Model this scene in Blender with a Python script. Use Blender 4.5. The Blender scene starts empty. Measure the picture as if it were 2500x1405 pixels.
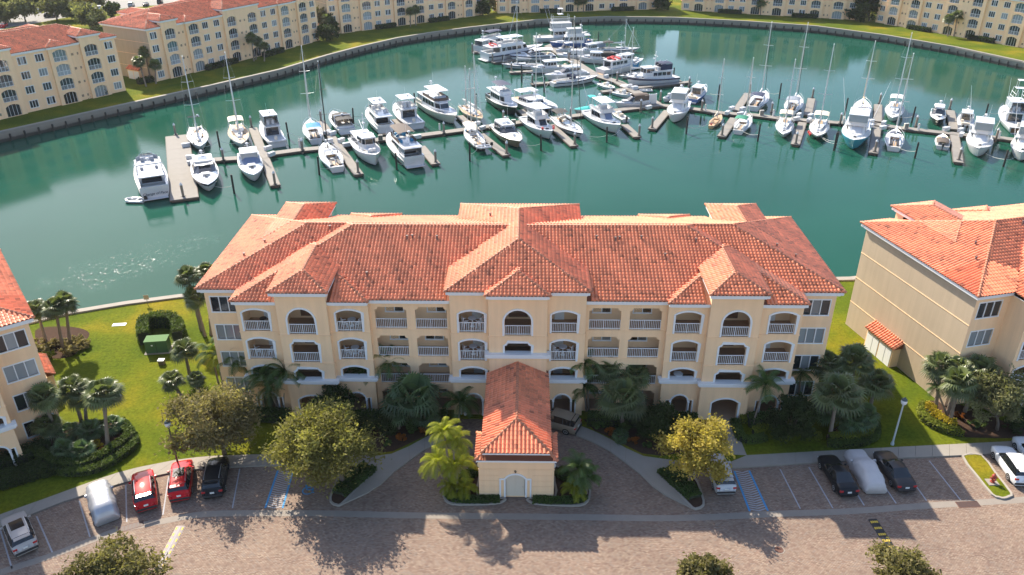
# Aerial view over a marina condominium with red tiled roofs.  Units: metres.  Camera hovers at (0, 0, 47.2) looking +Y.
import bpy, bmesh, math, random
from mathutils import Vector, Matrix
from mathutils.geometry import delaunay_2d_cdt
R = math.radians
random.seed(7)
COL = bpy.context.scene.collection
sc = bpy.context.scene

# ------------------------------------------------------------------ camera
cam = bpy.data.cameras.new('camera'); cam.lens = 28.0; cam.sensor_width = 36.0
cam.clip_start = 0.5; cam.clip_end = 4000
camo = bpy.data.objects.new('camera', cam); COL.objects.link(camo)
camo.matrix_world = Matrix.Translation((0, 0, 47.2)) @ Matrix.Rotation(R(90 - 28.126), 4, 'X') @ Matrix.Rotation(R(-.244), 4, 'Z')
sc.camera = camo

# ------------------------------------------------------------------ sky, sun, exposure
SUN_DIR = Vector((-.647, 1.039, 1.0)).normalized()           # towards the sun: behind the building, to the left
SUN_EL = math.asin(SUN_DIR.z); SUN_AZ = math.atan2(SUN_DIR.x, SUN_DIR.y)   # azimuth measured from +Y towards +X
world = bpy.data.worlds.new('World'); sc.world = world; world.use_nodes = True
wn = world.node_tree.nodes; wl = world.node_tree.links; wn.clear()
sky = wn.new('ShaderNodeTexSky'); sky.sky_type = 'NISHITA'; sky.sun_disc = False
sky.sun_elevation = SUN_EL; sky.sun_rotation = SUN_AZ; sky.air_density = .85; sky.dust_density = 1.1; sky.ozone_density = .7
bg = wn.new('ShaderNodeBackground'); bg.inputs['Strength'].default_value = .15
wo = wn.new('ShaderNodeOutputWorld'); wl.new(sky.outputs[0], bg.inputs[0]); wl.new(bg.outputs[0], wo.inputs[0])
sl = bpy.data.lights.new('sun', 'SUN'); sl.energy = 5.0; sl.angle = R(.53); sl.color = (1, .90, .75)
so = bpy.data.objects.new('sun', sl); COL.objects.link(so)
so.rotation_euler = SUN_DIR.to_track_quat('Z', 'Y').to_euler()
so.location = (-60, 100, 90)
vs = sc.view_settings; vs.view_transform = 'Standard'; vs.look = 'None'; vs.gamma = 1; vs.use_curve_mapping = False; vs.exposure = 1.0
sc.cycles.max_bounces = 6; sc.cycles.diffuse_bounces = 3; sc.cycles.glossy_bounces = 3; sc.cycles.transparent_max_bounces = 4
sc.cycles.caustics_reflective = False; sc.cycles.caustics_refractive = False
try:
    sc.cycles.use_denoising = True; sc.cycles.denoiser = 'OPENIMAGEDENOISE'
except Exception: pass

# ------------------------------------------------------------------ mesh builder
class MB:
    def __init__(s): s.v = []; s.f = []; s.m = []; s.sm = []; s.a = []; s.mi = 0; s.smooth = False; s.val = 0.0; s.M = None
    def av(s, pts):
        n = len(s.v)
        if s.M is None: s.v += [tuple(p) for p in pts]
        else: s.v += [tuple(s.M @ Vector(p)) for p in pts]
        return n
    def fc(s, idx):
        s.f.append(idx); s.m.append(s.mi); s.sm.append(s.smooth); s.a.append(s.val)
    def poly(s, pts):
        n = s.av(pts); s.fc(list(range(n, n + len(pts)))); return s
    def box(s, x0, x1, y0, y1, z0, z1):
        n = s.av([(x0,y0,z0),(x1,y0,z0),(x1,y1,z0),(x0,y1,z0),(x0,y0,z1),(x1,y0,z1),(x1,y1,z1),(x0,y1,z1)])
        for q in ((0,3,2,1),(4,5,6,7),(0,1,5,4),(1,2,6,5),(2,3,7,6),(3,0,4,7)): s.fc([n+i for i in q])
        return s
    def cbox(s, c, d, b=0.0):
        x, y, z = c; a, e, h = d[0]/2, d[1]/2, d[2]/2
        if b <= 0: return s.box(x-a, x+a, y-e, y+e, z-h, z+h)
        r = [[(x-a+b, y-e), (x+a-b, y-e), (x+a, y-e+b), (x+a, y+e-b), (x+a-b, y+e), (x-a+b, y+e), (x-a, y+e-b), (x-a, y-e+b)]]
        i = [(x-a+2*b, y-e+b), (x+a-2*b, y-e+b), (x+a-b, y-e+2*b), (x+a-b, y+e-2*b), (x+a-2*b, y+e-b), (x-a+2*b, y+e-b), (x-a+b, y+e-2*b), (x-a+b, y-e+2*b)]
        return s.loft([[p + (z-h,) for p in r[0]], [p + (z+h-b,) for p in r[0]], [p + (z+h,) for p in i]], True, True, True)
    def loft(s, rings, closed=True, cap0=False, cap1=False):
        k = len(rings[0]); n = [s.av(r) for r in rings]
        for i in range(len(rings) - 1):
            a, b = n[i], n[i+1]
            for j in range(k if closed else k - 1):
                j2 = (j + 1) % k; s.fc([a+j, a+j2, b+j2, b+j])
        if cap0: s.fc([n[0]+j for j in range(k)][::-1])
        if cap1: s.fc([n[-1]+j for j in range(k)])
        return s
    def tube(s, pts, r, n=6, cap=True):
        if not isinstance(r, (list, tuple)): r = [r] * len(pts)
        P = [Vector(p) for p in pts]; rings = []
        for i, p in enumerate(P):
            d = (P[min(i+1, len(P)-1)] - P[max(i-1, 0)])
            d = d.normalized() if d.length > 1e-9 else Vector((0,0,1))
            u = d.cross(Vector((0,0,1)) if abs(d.z) < .95 else Vector((1,0,0))).normalized(); w = d.cross(u)
            rings.append([p + (u*math.cos(a) + w*math.sin(a))*r[i] for a in [2*math.pi*k/n for k in range(n)]])
        return s.loft(rings, True, cap, cap)
    def lathe(s, prof, c=(0,0), n=10):
        return s.loft([[(c[0]+r*math.cos(2*math.pi*k/n), c[1]+r*math.sin(2*math.pi*k/n), z) for k in range(n)] for r, z in prof], True, True, True)
    def prism(s, poly, z0, z1):
        k = len(poly); a = s.av([(x,y,z0) for x,y in poly]); b = s.av([(x,y,z1) for x,y in poly])
        s.fc([a+i for i in range(k)][::-1]); s.fc([b+i for i in range(k)])
        for i in range(k): j = (i+1)%k; s.fc([a+i, a+j, b+j, b+i])
        return s
    def mesh(s, name, mats):
        me = bpy.data.meshes.new(name); me.from_pydata(s.v, [], s.f)
        if not isinstance(mats, (list, tuple)): mats = [mats]
        for m in mats: me.materials.append(m)
        if any(s.m): me.polygons.foreach_set('material_index', s.m)
        if any(s.sm): me.polygons.foreach_set('use_smooth', s.sm)
        if any(s.a):
            at = me.attributes.new('v', 'FLOAT', 'FACE'); at.data.foreach_set('value', s.a)
        me.update(); return me
    def ob(s, name, mats, parent=None, **k): return put(name, s.mesh(name, mats), parent, **k)

def put(name, data, parent=None, loc=(0,0,0), rot=(0,0,0), scale=(1,1,1), **props):
    o = bpy.data.objects.new(name, data); COL.objects.link(o)
    if parent is not None: o.parent = parent
    o.location = loc; o.rotation_euler = rot if isinstance(rot, (tuple, list)) else (0,0,rot); o.scale = scale
    for k, v in props.items():
        if v is not None: o[k] = v
    return o
def thing(name, label, cat, loc=(0,0,0), rz=0, group=None, **k):
    return put(name, None, None, loc, (0,0,rz), label=label, category=cat, group=group, **k)
def copy_tree(o, parent=None):
    c = o.copy(); COL.objects.link(c); c.parent = parent
    for ch in KIDS.get(o.name, []): copy_tree(bpy.data.objects[ch], c)
    return c
KIDS = {}
def index_kids():
    KIDS.clear()
    for o in bpy.data.objects:
        if o.parent: KIDS.setdefault(o.parent.name, []).append(o.name)

def inpoly(x, y, P):
    r = False; j = len(P) - 1
    for i in range(len(P)):
        xi, yi = P[i]; xj, yj = P[j]
        if (yi > y) != (yj > y) and x < (xj-xi)*(y-yi)/(yj-yi)+xi: r = not r
        j = i
    return r
def cdt(outer, holes):
    """triangulate outer minus holes -> verts2d, tris"""
    vs_ = [Vector(p) for p in outer]; ed = [(i, (i+1) % len(outer)) for i in range(len(outer))]
    for h in holes:
        b = len(vs_); vs_ += [Vector(p) for p in h]; ed += [(b+i, b+(i+1) % len(h)) for i in range(len(h))]
    r = delaunay_2d_cdt(vs_, ed, [], 0, 1e-5)
    V = [tuple(p) for p in r[0]]; F = []
    for f in r[2]:
        cx = sum(V[i][0] for i in f)/len(f); cy = sum(V[i][1] for i in f)/len(f)
        if inpoly(cx, cy, outer) and not any(inpoly(cx, cy, h) for h in holes): F.append(list(f))
    return V, F
def smooth_poly(P, n=4, closed=True):
    """Catmull-Rom through points"""
    out = []; k = len(P)
    for i in range(k if closed else k-1):
        if closed: a, b, c, d = P[i-1], P[i], P[(i+1)%k], P[(i+2)%k]
        else: a, b, c, d = P[max(i-1,0)], P[i], P[i+1], P[min(i+2,k-1)]
        for t in [j/n for j in range(n)]:
            out.append(tuple(.5*(2*b[q]+(c[q]-a[q])*t+(2*a[q]-5*b[q]+4*c[q]-d[q])*t*t+(-a[q]+3*b[q]-3*c[q]+d[q])*t**3) for q in (0,1)))
    if not closed: out.append(tuple(P[-1][:2]))
    return out

# ------------------------------------------------------------------ materials
MATS = {}
def nodes(m): return m.node_tree.nodes, m.node_tree.links
def mat(name, col, rough=.6, metal=0, spec=.5, var=0, vs=4.0, bump=0, bs=30.0, coat=0, attr=0, objvar=0, trans=0, sheen=0, streak=0):
    """principled with object-space noise variation (var), bump, per-face attribute variation (attr), per-object variation"""
    if name in MATS: return MATS[name]
    m = bpy.data.materials.new(name); m.use_nodes = True; N, L = nodes(m)
    b = N['Principled BSDF']; b.inputs['Base Color'].default_value = (*col, 1); b.inputs['Roughness'].default_value = rough
    b.inputs['Metallic'].default_value = metal; b.inputs['Specular IOR Level'].default_value = spec; b.inputs['Coat Weight'].default_value = coat
    b.inputs['Coat Roughness'].default_value = .09
    if sheen: b.inputs['Sheen Weight'].default_value = sheen; b.inputs['Sheen Roughness'].default_value = .5; b.inputs['Sheen Tint'].default_value = (1,.86,.78,1)
    cur = None
    if var or bump or streak: tc = N.new('ShaderNodeTexCoord')
    if var or attr or objvar or streak:
        fac = None
        def addf(sock, amp):
            nonlocal fac
            mm = N.new('ShaderNodeMath'); mm.operation = 'MULTIPLY_ADD'; L.new(sock, mm.inputs[0]); mm.inputs[1].default_value = amp
            if fac is None: mm.inputs[2].default_value = 1 - amp/2
            else:
                L.new(fac, mm.inputs[2])
                s2 = N.new('ShaderNodeMath'); s2.operation = 'SUBTRACT'; L.new(mm.outputs[0], s2.inputs[0]); s2.inputs[1].default_value = amp/2; mm = s2
            fac = mm.outputs[0]
        if var:
            nz = N.new('ShaderNodeTexNoise'); nz.inputs['Scale'].default_value = vs; nz.inputs['Detail'].default_value = 4; nz.inputs['Roughness'].default_value = .6
            L.new(tc.outputs['Object'], nz.inputs['Vector']); addf(nz.outputs['Fac'], var*2)
        if streak:
            mp = N.new('ShaderNodeMapping'); mp.inputs['Scale'].default_value = (1.6,1.6,.10); L.new(tc.outputs['Object'], mp.inputs['Vector'])
            n3 = N.new('ShaderNodeTexNoise'); n3.inputs['Scale'].default_value = 1.0; n3.inputs['Detail'].default_value = 5; n3.inputs['Roughness'].default_value = .65; L.new(mp.outputs[0], n3.inputs['Vector']); addf(n3.outputs['Fac'], streak)
        if attr:
            an = N.new('ShaderNodeAttribute'); an.attribute_name = 'v'; addf(an.outputs['Fac'], attr)
        if objvar:
            oi = N.new('ShaderNodeObjectInfo'); addf(oi.outputs['Random'], objvar)
        mx = N.new('ShaderNodeVectorMath'); mx.operation = 'SCALE'; mx.inputs[0].default_value = col; L.new(fac, mx.inputs['Scale'])
        L.new(mx.outputs[0], b.inputs['Base Color']); cur = mx.outputs[0]
    if bump:
        nb = N.new('ShaderNodeTexNoise'); nb.inputs['Scale'].default_value = bs; nb.inputs['Detail'].default_value = 3
        L.new(tc.outputs['Object'], nb.inputs['Vector'])
        bp = N.new('ShaderNodeBump'); bp.inputs['Strength'].default_value = bump; bp.inputs['Distance'].default_value = .02
        L.new(nb.outputs['Fac'], bp.inputs['Height']); L.new(bp.outputs[0], b.inputs['Normal'])
    if trans:
        t = N.new('ShaderNodeBsdfTranslucent'); ms = N.new('ShaderNodeMixShader'); ms.inputs[0].default_value = trans
        t.inputs[0].default_value = (min(1,col[0]*1.25), min(1,col[1]*1.35), col[2]*.7, 1)
        if cur is not None:
            tm = N.new('ShaderNodeVectorMath'); tm.operation = 'MULTIPLY'; L.new(cur, tm.inputs[0]); tm.inputs[1].default_value = (1.25, 1.35, .7)
            L.new(tm.outputs[0], t.inputs[0])
        L.new(b.outputs[0], ms.inputs[1]); L.new(t.outputs[0], ms.inputs[2])
        L.new(ms.outputs[0], N['Material Output'].inputs[0])
    MATS[name] = m; return m

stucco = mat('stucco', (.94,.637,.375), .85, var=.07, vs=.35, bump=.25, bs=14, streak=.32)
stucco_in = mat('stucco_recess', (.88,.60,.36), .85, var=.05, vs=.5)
stucco_dimmed = mat('stucco_end_dimmed', (.47,.37,.255), .85, var=.10, vs=.3, bump=.25, bs=10, streak=.32)  # same stucco as the facade, colour darkened to hold down sunlight on end walls
trim = mat('white_trim', (.80,.80,.79), .6, var=.04, vs=1.2)
white_metal = mat('white_metal', (.82,.83,.83), .45)
floor_tile = mat('balcony_floor_tile', (.42,.28,.18), .7, var=.1, vs=2)
louver = mat('brown_louver', (.20,.10,.06), .6)
tile_m = mat('clay_tile', (.77,.238,.112), .48, spec=.42, attr=.95, var=.16, vs=.35, sheen=.24)
cap_m = mat('clay_cap', (.50,.18,.09), .55, attr=.4, var=.1, vs=2)
deck_m = mat('roof_underlay', (.20,.07,.035), .9)
glass_dark = mat('window_glass', (.02,.028,.033), .06, spec=.8, objvar=.7)
glass_curtain = mat('window_with_curtain', (.24,.27,.28), .12, spec=.8, objvar=.5)
glass_green = mat('window_green_film', (.10,.17,.17), .1, spec=.8, objvar=.4)
concrete = mat('concrete', (.285,.255,.215), .85, var=.12, vs=.9, bump=.2, bs=20)
kerb_m = mat('kerb_concrete', (.33,.295,.25), .85, var=.15, vs=1.5)
dock_m = mat('dock_concrete', (.225,.208,.186), .85, var=.16, vs=.8, bump=.2, bs=20)
dock_side = mat('dock_fender_wood', (.12,.10,.085), .8, var=.2, vs=2)
piling_m = mat('piling_concrete', (.24,.20,.165), .85, var=.2, vs=1.5)
pole_m = mat('mooring_pole_tar', (.025,.025,.022), .7, var=.25, vs=3)
gel = mat('white_gelcoat', (.64,.645,.65), .22, coat=.3)
gel_cream = mat('cream_gelcoat', (.62,.58,.50), .3, coat=.2)
nonskid = mat('nonskid_deck', (.56,.56,.555), .5, var=.04, vs=3)
alum = mat('anodised_aluminium', (.62,.63,.64), .35, metal=.6)
steel = mat('stainless_rail', (.75,.75,.76), .25, metal=.8)
teak = mat('teak', (.46,.31,.18), .6, var=.15, vs=5)
black = mat('black_rubber', (.012,.012,.013), .6)
dark_in = mat('dark_interior', (.03,.03,.035), .6)
hullglass = mat('boat_glass', (.012,.018,.026), .05, spec=.9)
rope_m = mat('rope', (.55,.55,.50), .8)
def canvas(n, c): return mat('canvas_' + n, c, .8, var=.12, vs=2.5)
def paint(n, c): return mat('car_paint_' + n, c, .45, spec=.06, coat=.5, metal=.25 if n in ('silver','gold','gray') else 0)
def gelc(n, c): return mat('gelcoat_' + n, c, .25, coat=.4)
bark_palm = mat('palm_trunk', (.24,.19,.145), .9, var=.3, vs=3, bump=.6, bs=9)
bark = mat('tree_bark', (.15,.115,.085), .9, var=.3, vs=3)
mulch = mat('mulch', (.065,.04,.028), .95, spec=.05, var=.35, vs=2.5, bump=.5, bs=12)
def leaf(n, c, tr=.3, attr=1.0, rough=.6, spec=.12): return mat('leaf_' + n, c, rough, attr=attr, trans=tr, spec=spec, objvar=.18)

def ground_mats():
    # lawn
    m = bpy.data.materials.new('lawn'); m.use_nodes = True; N, L = nodes(m); b = N['Principled BSDF']; b.inputs['Roughness'].default_value = .95; b.inputs['Specular IOR Level'].default_value = .05
    tc = N.new('ShaderNodeTexCoord')
    def noise(sc_, det=4, rough=.6):
        n = N.new('ShaderNodeTexNoise'); n.inputs['Scale'].default_value = sc_; n.inputs['Detail'].default_value = det; n.inputs['Roughness'].default_value = rough
        L.new(tc.outputs['Object'], n.inputs['Vector']); return n.outputs['Fac']
    def ramp(f, stops):
        r = N.new('ShaderNodeValToRGB'); L.new(f, r.inputs[0]); e = r.color_ramp.elements
        while len(e) < len(stops): e.new(.5)
        for i, (p, c) in enumerate(stops): e[i].position = p; e[i].color = (*c, 1)
        return r.outputs[0]
    def mix(f, a, c, mode='MIX', v=None):
        x = N.new('ShaderNodeMix'); x.data_type = 'RGBA'; x.blend_type = mode
        if f is None: x.inputs[0].default_value = v
        else: L.new(f, x.inputs[0])
        L.new(a, x.inputs[6]); L.new(c, x.inputs[7]); return x.outputs[2]
    big = ramp(noise(.10, 3), [(.38,(.075,.108,.008)), (.53,(.118,.138,.009)), (.70,(.225,.178,.014))])
    fine = ramp(noise(3.0, 6, .75), [(.3,(.55,.55,.55)), (.7,(1.35,1.35,1.35))])
    c1 = mix(None, big, fine, 'MULTIPLY', 1.0)
    dry = ramp(noise(.5, 5), [(.66,(0,0,0)), (.78,(.6,.6,.6))])
    tan = N.new('ShaderNodeRGB'); tan.outputs[0].default_value = (.20,.12,.045,1)
    L.new(mix(dry, c1, tan.outputs[0]), b.inputs['Base Color'])
    bp = N.new('ShaderNodeBump'); bp.inputs['Strength'].default_value = .8; bp.inputs['Distance'].default_value = .06
    L.new(noise(7, 5, .8), bp.inputs['Height']); L.new(bp.outputs[0], b.inputs['Normal']); MATS['lawn'] = m
    # pavers
    m = bpy.data.materials.new('paver'); m.use_nodes = True; N, L = nodes(m); b = N['Principled BSDF']; b.inputs['Roughness'].default_value = .85; b.inputs['Specular IOR Level'].default_value = .25
    tc = N.new('ShaderNodeTexCoord')
    def brick(s, rotz, off):
        mp = N.new('ShaderNodeMapping'); mp.inputs['Rotation'].default_value = (0,0,rotz); L.new(tc.outputs['Object'], mp.inputs['Vector'])
        k = N.new('ShaderNodeTexBrick'); L.new(mp.outputs[0], k.inputs['Vector']); k.inputs['Scale'].default_value = s
        k.inputs['Color1'].default_value = (0,0,0,1); k.inputs['Color2'].default_value = (1,1,1,1); k.inputs['Mortar'].default_value = (.5,.5,.5,1)
        k.inputs['Mortar Size'].default_value = .012; k.inputs['Mortar Smooth'].default_value = .2; k.inputs['Brick Width'].default_value = .21; k.inputs['Row Height'].default_value = .105; k.inputs['Bias'].default_value = 0
        return k
    k = brick(1.0, 0, 0)
    sep = N.new('ShaderNodeSeparateColor'); L.new(k.outputs['Color'], sep.inputs[0])
    colr = ramp(sep.outputs[0], [(0,(.20,.135,.106)), (.2,(.27,.18,.137)), (.38,(.315,.235,.178)), (.55,(.275,.185,.142)), (.72,(.36,.272,.203)), (.88,(.26,.205,.172)), (1,(.40,.305,.225))])
    mor = N.new('ShaderNodeRGB'); mor.outputs[0].default_value = (.16,.125,.10,1)
    c2 = mix(k.outputs['Fac'], colr, mor.outputs[0])
    st = ramp(noise(.14, 6, .7), [(.28,(.72,.71,.71)), (.5,(.88,.86,.85)), (.72,(1.02,.99,.95))])
    c3 = mix(None, c2, st, 'MULTIPLY', 1.0)
    g2 = ramp(noise(.9, 5, .7), [(.35,(.93,.93,.93)), (.65,(1.05,1.05,1.05))])
    L.new(mix(None, c3, g2, 'MULTIPLY', 1.0), b.inputs['Base Color'])
    bp = N.new('ShaderNodeBump'); bp.inputs['Strength'].default_value = .5; bp.inputs['Distance'].default_value = .012; bp.invert = True
    L.new(k.outputs['Fac'], bp.inputs['Height']); L.new(bp.outputs[0], b.inputs['Normal']); MATS['paver'] = m
    # water
    m = bpy.data.materials.new('water'); m.use_nodes = True; N, L = nodes(m); b = N['Principled BSDF']; tc = N.new('ShaderNodeTexCoord')
    b.inputs['Roughness'].default_value = .055; b.inputs['IOR'].default_value = 1.333; b.inputs['Specular IOR Level'].default_value = .14
    L.new(ramp(noise(.02, 3), [(.35,(.007,.058,.037)), (.65,(.012,.074,.049))]), b.inputs['Base Color'])
    mp = N.new('ShaderNodeMapping'); mp.inputs['Scale'].default_value = (1, .8, 1); mp.inputs['Rotation'].default_value = (0,0,.5); L.new(tc.outputs['Object'], mp.inputs['Vector'])
    n1 = N.new('ShaderNodeTexNoise'); n1.inputs['Scale'].default_value = 2.2; n1.inputs['Detail'].default_value = 4; n1.inputs['Roughness'].default_value = .6; L.new(mp.outputs[0], n1.inputs['Vector'])
    pat = ramp(noise(.035, 3), [(.4,(.35,.35,.35)), (.62,(1,1,1))])          # calmer and rougher patches of the breeze
    mu = N.new('ShaderNodeMath'); mu.operation = 'MULTIPLY'; L.new(n1.outputs['Fac'], mu.inputs[0]); L.new(pat, mu.inputs[1])
    bp = N.new('ShaderNodeBump'); bp.inputs['Strength'].default_value = .30; bp.inputs['Distance'].default_value = .06
    L.new(mu.outputs[0], bp.inputs['Height'])
    # cat's-paw: a gust ruffling two patches of the basin with short steep ripples
    def blob(x, y, sx, sy, rz):
        q = N.new('ShaderNodeMapping'); q.vector_type = 'TEXTURE'; q.inputs['Location'].default_value = (x, y, -2); q.inputs['Rotation'].default_value = (0,0,rz); q.inputs['Scale'].default_value = (sx, sy, 1); L.new(tc.outputs['Object'], q.inputs['Vector'])
        ln = N.new('ShaderNodeVectorMath'); ln.operation = 'LENGTH'; L.new(q.outputs[0], ln.inputs[0])
        r = N.new('ShaderNodeMapRange'); r.inputs[1].default_value = 1; r.inputs[2].default_value = 0; L.new(ln.outputs['Value'], r.inputs[0]); return r.outputs[0]
    ad = N.new('ShaderNodeMath'); ad.operation = 'MAXIMUM'; L.new(blob(-52, 101, 20, 9, .75), ad.inputs[0]); L.new(blob(-9, 116, 16, 7, .2), ad.inputs[1])
    nf = N.new('ShaderNodeTexNoise'); nf.inputs['Scale'].default_value = 5.5; nf.inputs['Detail'].default_value = 2; L.new(tc.outputs['Object'], nf.inputs['Vector'])
    bp2 = N.new('ShaderNodeBump'); bp2.inputs['Distance'].default_value = .07; th_ = N.new('ShaderNodeMapRange'); th_.inputs[1].default_value = .52; th_.inputs[2].default_value = .60; L.new(noise(1.6, 2), th_.inputs[0]); m3 = N.new('ShaderNodeMath'); m3.operation = 'MULTIPLY'; L.new(th_.outputs[0], m3.inputs[0]); L.new(ad.outputs[0], m3.inputs[1]); L.new(m3.outputs[0], bp2.inputs['Strength']); L.new(nf.outputs['Fac'], bp2.inputs['Height'])
    L.new(bp.outputs[0], bp2.inputs['Normal']); L.new(bp2.outputs[0], b.inputs['Normal']); MATS['water'] = m
    # seawall face: concrete with a dark tidal band
    m = bpy.data.materials.new('seawall'); m.use_nodes = True; N, L = nodes(m); b = N['Principled BSDF']; b.inputs['Roughness'].default_value = .9; tc = N.new('ShaderNodeTexCoord')
    sx = N.new('ShaderNodeSeparateXYZ'); L.new(tc.outputs['Object'], sx.inputs[0])
    ad = N.new('ShaderNodeMath'); ad.operation = 'MULTIPLY_ADD'; L.new(noise(1.2, 4), ad.inputs[0]); ad.inputs[1].default_value = .5; L.new(sx.outputs['Z'], ad.inputs[2])
    mr = N.new('ShaderNodeMapRange'); mr.inputs[1].default_value = -2.0; mr.inputs[2].default_value = .5; L.new(ad.outputs[0], mr.inputs[0])
    cw = ramp(mr.outputs[0], [(.0,(.03,.03,.025)), (.30,(.06,.055,.045)), (.42,(.25,.22,.18)), (1,(.36,.325,.275))])
    L.new(cw, b.inputs['Base Color']); MATS['seawall'] = m
ground_mats()

# ------------------------------------------------------------------ site survey (metres, world frame unless noted)
WATER = [(-101.9, 154.9), (-93.2, 165.7), (-84.3, 176.9), (-72.3, 191.6), (-59.7, 208.2), (-50.9, 225.4), (-43.7, 237.0), (-34.4, 249.6), (-24.1, 258.7), (-13.9, 266.2), (9, 280.1), (33.3, 285.6), (56.3, 283.3), (78.3, 275.7), (98.4, 266.3), (114.4, 250.6),
 (126.9, 232.6), (135.5, 213.5), (141, 195), (143, 175), (138, 155), (125, 135), (105, 115), (80, 101), (60, 94), (43.2, 90.2), (0, 89.2), (-30, 88.2), (-41.1, 86.3), (-46.9, 84.6), (-52.6, 82.4), (-60, 78), (-75, 66), (-103, 43), (-150, 20),
 (-260, 20), (-260, 105), (-150, 112), (-118, 136)]
NFAR = 18
SW_L_UP = [(-45.22, 47.01), (-42.23, 49.05), (-39.58, 50.84), (-36.88, 52.72), (-35.17, 53.9), (-33.5, 54.7), (-30.24, 55.78), (-27.81, 56.26), (-24.15, 56.45), (-19.98, 56.54), (-15.98, 56.33), (-12.82, 56.37)]
SW_L_LO = [(-44.47, 45.8), (-41.48, 47.72), (-39.67, 49.04), (-38.11, 50.34), (-36.05, 51.51), (-33.28, 53.09), (-31.27, 53.67), (-29.99, 54.13), (-27.27, 54.66), (-22.39, 54.96), (-19.61, 55.0), (-16.52, 55.1)]
SW_R_UP = [(21.07, 56.08), (23.99, 56.31), (30.31, 56.79), (36.01, 57.2), (42.06, 57.62), (47.14, 57.96), (51.2, 58.17)]
SW_R_LO = [(13.85, 54.43), (19.48, 54.4), (23.54, 54.77), (27.11, 55.07), (34.16, 55.6), (40.26, 55.96), (46.25, 56.39), (50.22, 56.59)]
WALK_UP = [(5.79, -1.14), (7.3, -2.12), (8.82, -3.38), (10.06, -4.6), (11.37, -5.54), (13.27, -5.94)]
WALK_LO = [(5.46, -2.65), (7.18, -3.78), (8.51, -4.98), (9.63, -6.4), (10.77, -7.88), (11.63, -9.41), (12.64, -10.57), (14.52, -11.99)]
WALK_IN = [(13.71, -10.35), (12.32, -7.64)]
ISLAND = [(12.32, -7.64), (12.77, -7.23), (13.48, -7.1), (15.78, -7.13), (15.46, -8.04), (15.68, -8.92), (15.77, -11.16), (15.48, -11.87), (15.0, -12.13), (14.52, -12.01), (13.71, -10.37)]
left_check = [(-9.9, -4.3), (-11.97, -5.55), (-13.22, -5.69), (-9.64, -6.3), (-10.93, -7.77), (-11.71, -9.12), (-12.43, -10.22), (-13.37, -11.19), (-14.82, -12.04), (-12.17, -7.26)]
ENTRY_PATH = [(19.52, 61.39), (21.03, 61.38), (21.07, 56.08), (19.22, 56.22)]
CENTRE_ISLAND = [(0.8, -10.98), (1.01, -11.45), (1.81, -11.77), (3.84, -11.89), (5.32, -11.87), (6.02, -11.38), (6.35, -10.12), (6.02, -9.12), (4.7, -7.69), (3.45, -6.86)]
GRASS_ISLAND = [(40.35, 55.96), (42.22, 56.05), (42.23, 53.58), (42.21, 51.12), (41.83, 50.67), (41.16, 50.42), (40.78, 50.55), (40.36, 50.94), (40.26, 53.18)]
STALLS_L = [[(-41.24, 47.38), (-38.17, 43.48)], [(-39.17, 48.97), (-35.81, 44.96)], [(-36.53, 50.76), (-33.71, 46.67)], [(-33.43, 52.7), (-31.47, 48.29)], [(-30.11, 53.73), (-28.83, 49.09)], [(-24.18, 54.68), (-23.33, 49.81)]]
STALLS_R = [[(23.57, 54.32), (23.79, 49.47)], [(26.19, 54.58), (26.5, 49.51)], [(28.92, 54.85), (29.22, 49.81)], [(31.65, 55.04), (31.97, 50.04)], [(34.45, 55.17), (34.64, 50.34)], [(37.2, 55.36), (37.52, 50.38)]]
HATCH_R = [(19.48, 54.11), (20.8, 54.16), (21.04, 49.24), (19.53, 49.19)]
HATCH_L = [(-20.74, 54.43), (-19.39, 54.42), (-19.15, 49.78), (-20.6, 49.79)]
ISA = (-17.51, 52.08)
GUTTER = [(-41.05, 41.53), (-38.86, 43.08), (-35.78, 44.75), (-33.33, 46.39), (-31.51, 47.49), (-28.05, 48.5), (-25.4, 49.13), (-20.37, 49.21), (-14.59, 49.13), (-8.49, 48.9), (4.7, 48.63), (13.3, 48.45), (21.89, 48.9), (27.64, 49.14), (34.52, 49.77),
 (38.75, 50.09), (42.85, 50.41), (46.6, 50.71)]
DRAIN_L = (-30.91, 47.77)
DRAIN_R = (37.89, 49.88)
MANHOLE = (20.7, 45.03)
BUMP_L = [(-26.87, 47.8), (-26.96, 43.42)]
BUMP_R = [(29.26, 48.22), (29.61, 42.85)]
LAMPS = [(-29.56, 54.75), (34.75, 57.47)]
HYDRANT = (41.2, 52.41)
TRANSFORMER = (-38.75, 73.59)
UBOX = (-37.42, 71.24)
PADS = [(-45.58, 79.56), (-41.25, 80.32)]
SIGN = (-44.13, 84.25)
LOT = [(-164.84, 266.14), (-163.83, 271.68), (-159.33, 278.01), (-153.7, 291.61), (-146.99, 301.81), (-142.33, 308.73), (-132.45, 316.64), (-129.8, 320.8), (-126.11, 328.59), (-132.2, 345.69), (-175.9, 346.97), (-207.72, 342.04), (-212.52, 331.0),
 (-169.01, 257.99)]
CARS = {'black_sedan': ((28.2, 50.63), (27.91, 54.64)),
 'black_suv': ((-25.22, 50.8), (-25.96, 54.58)),
 'cover1': ((-32.87, 48.12), (-35.31, 51.82)),
 'cover2': ((30.68, 51.12), (30.66, 55.05)),
 'dark_sedan': ((33.27, 51.17), (33.07, 55.03)),
 'gold': ((6.19, 59.63), (3.66, 60.87)),
 'red1': ((-30.18, 49.39), (-32.14, 53.48)),
 'red2': ((-27.88, 50.46), (-28.89, 53.99)),
 'silver2': ((17.96, 50.97), (17.89, 53.89)),
 'silver_suv': ((-37.65, 44.86), (-40.5, 48.23)),
 'white1': ((43.56, 51.83), (43.85, 55.54)),
 'white2': ((46.43, 53.14), (46.5, 56.84))}
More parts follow.
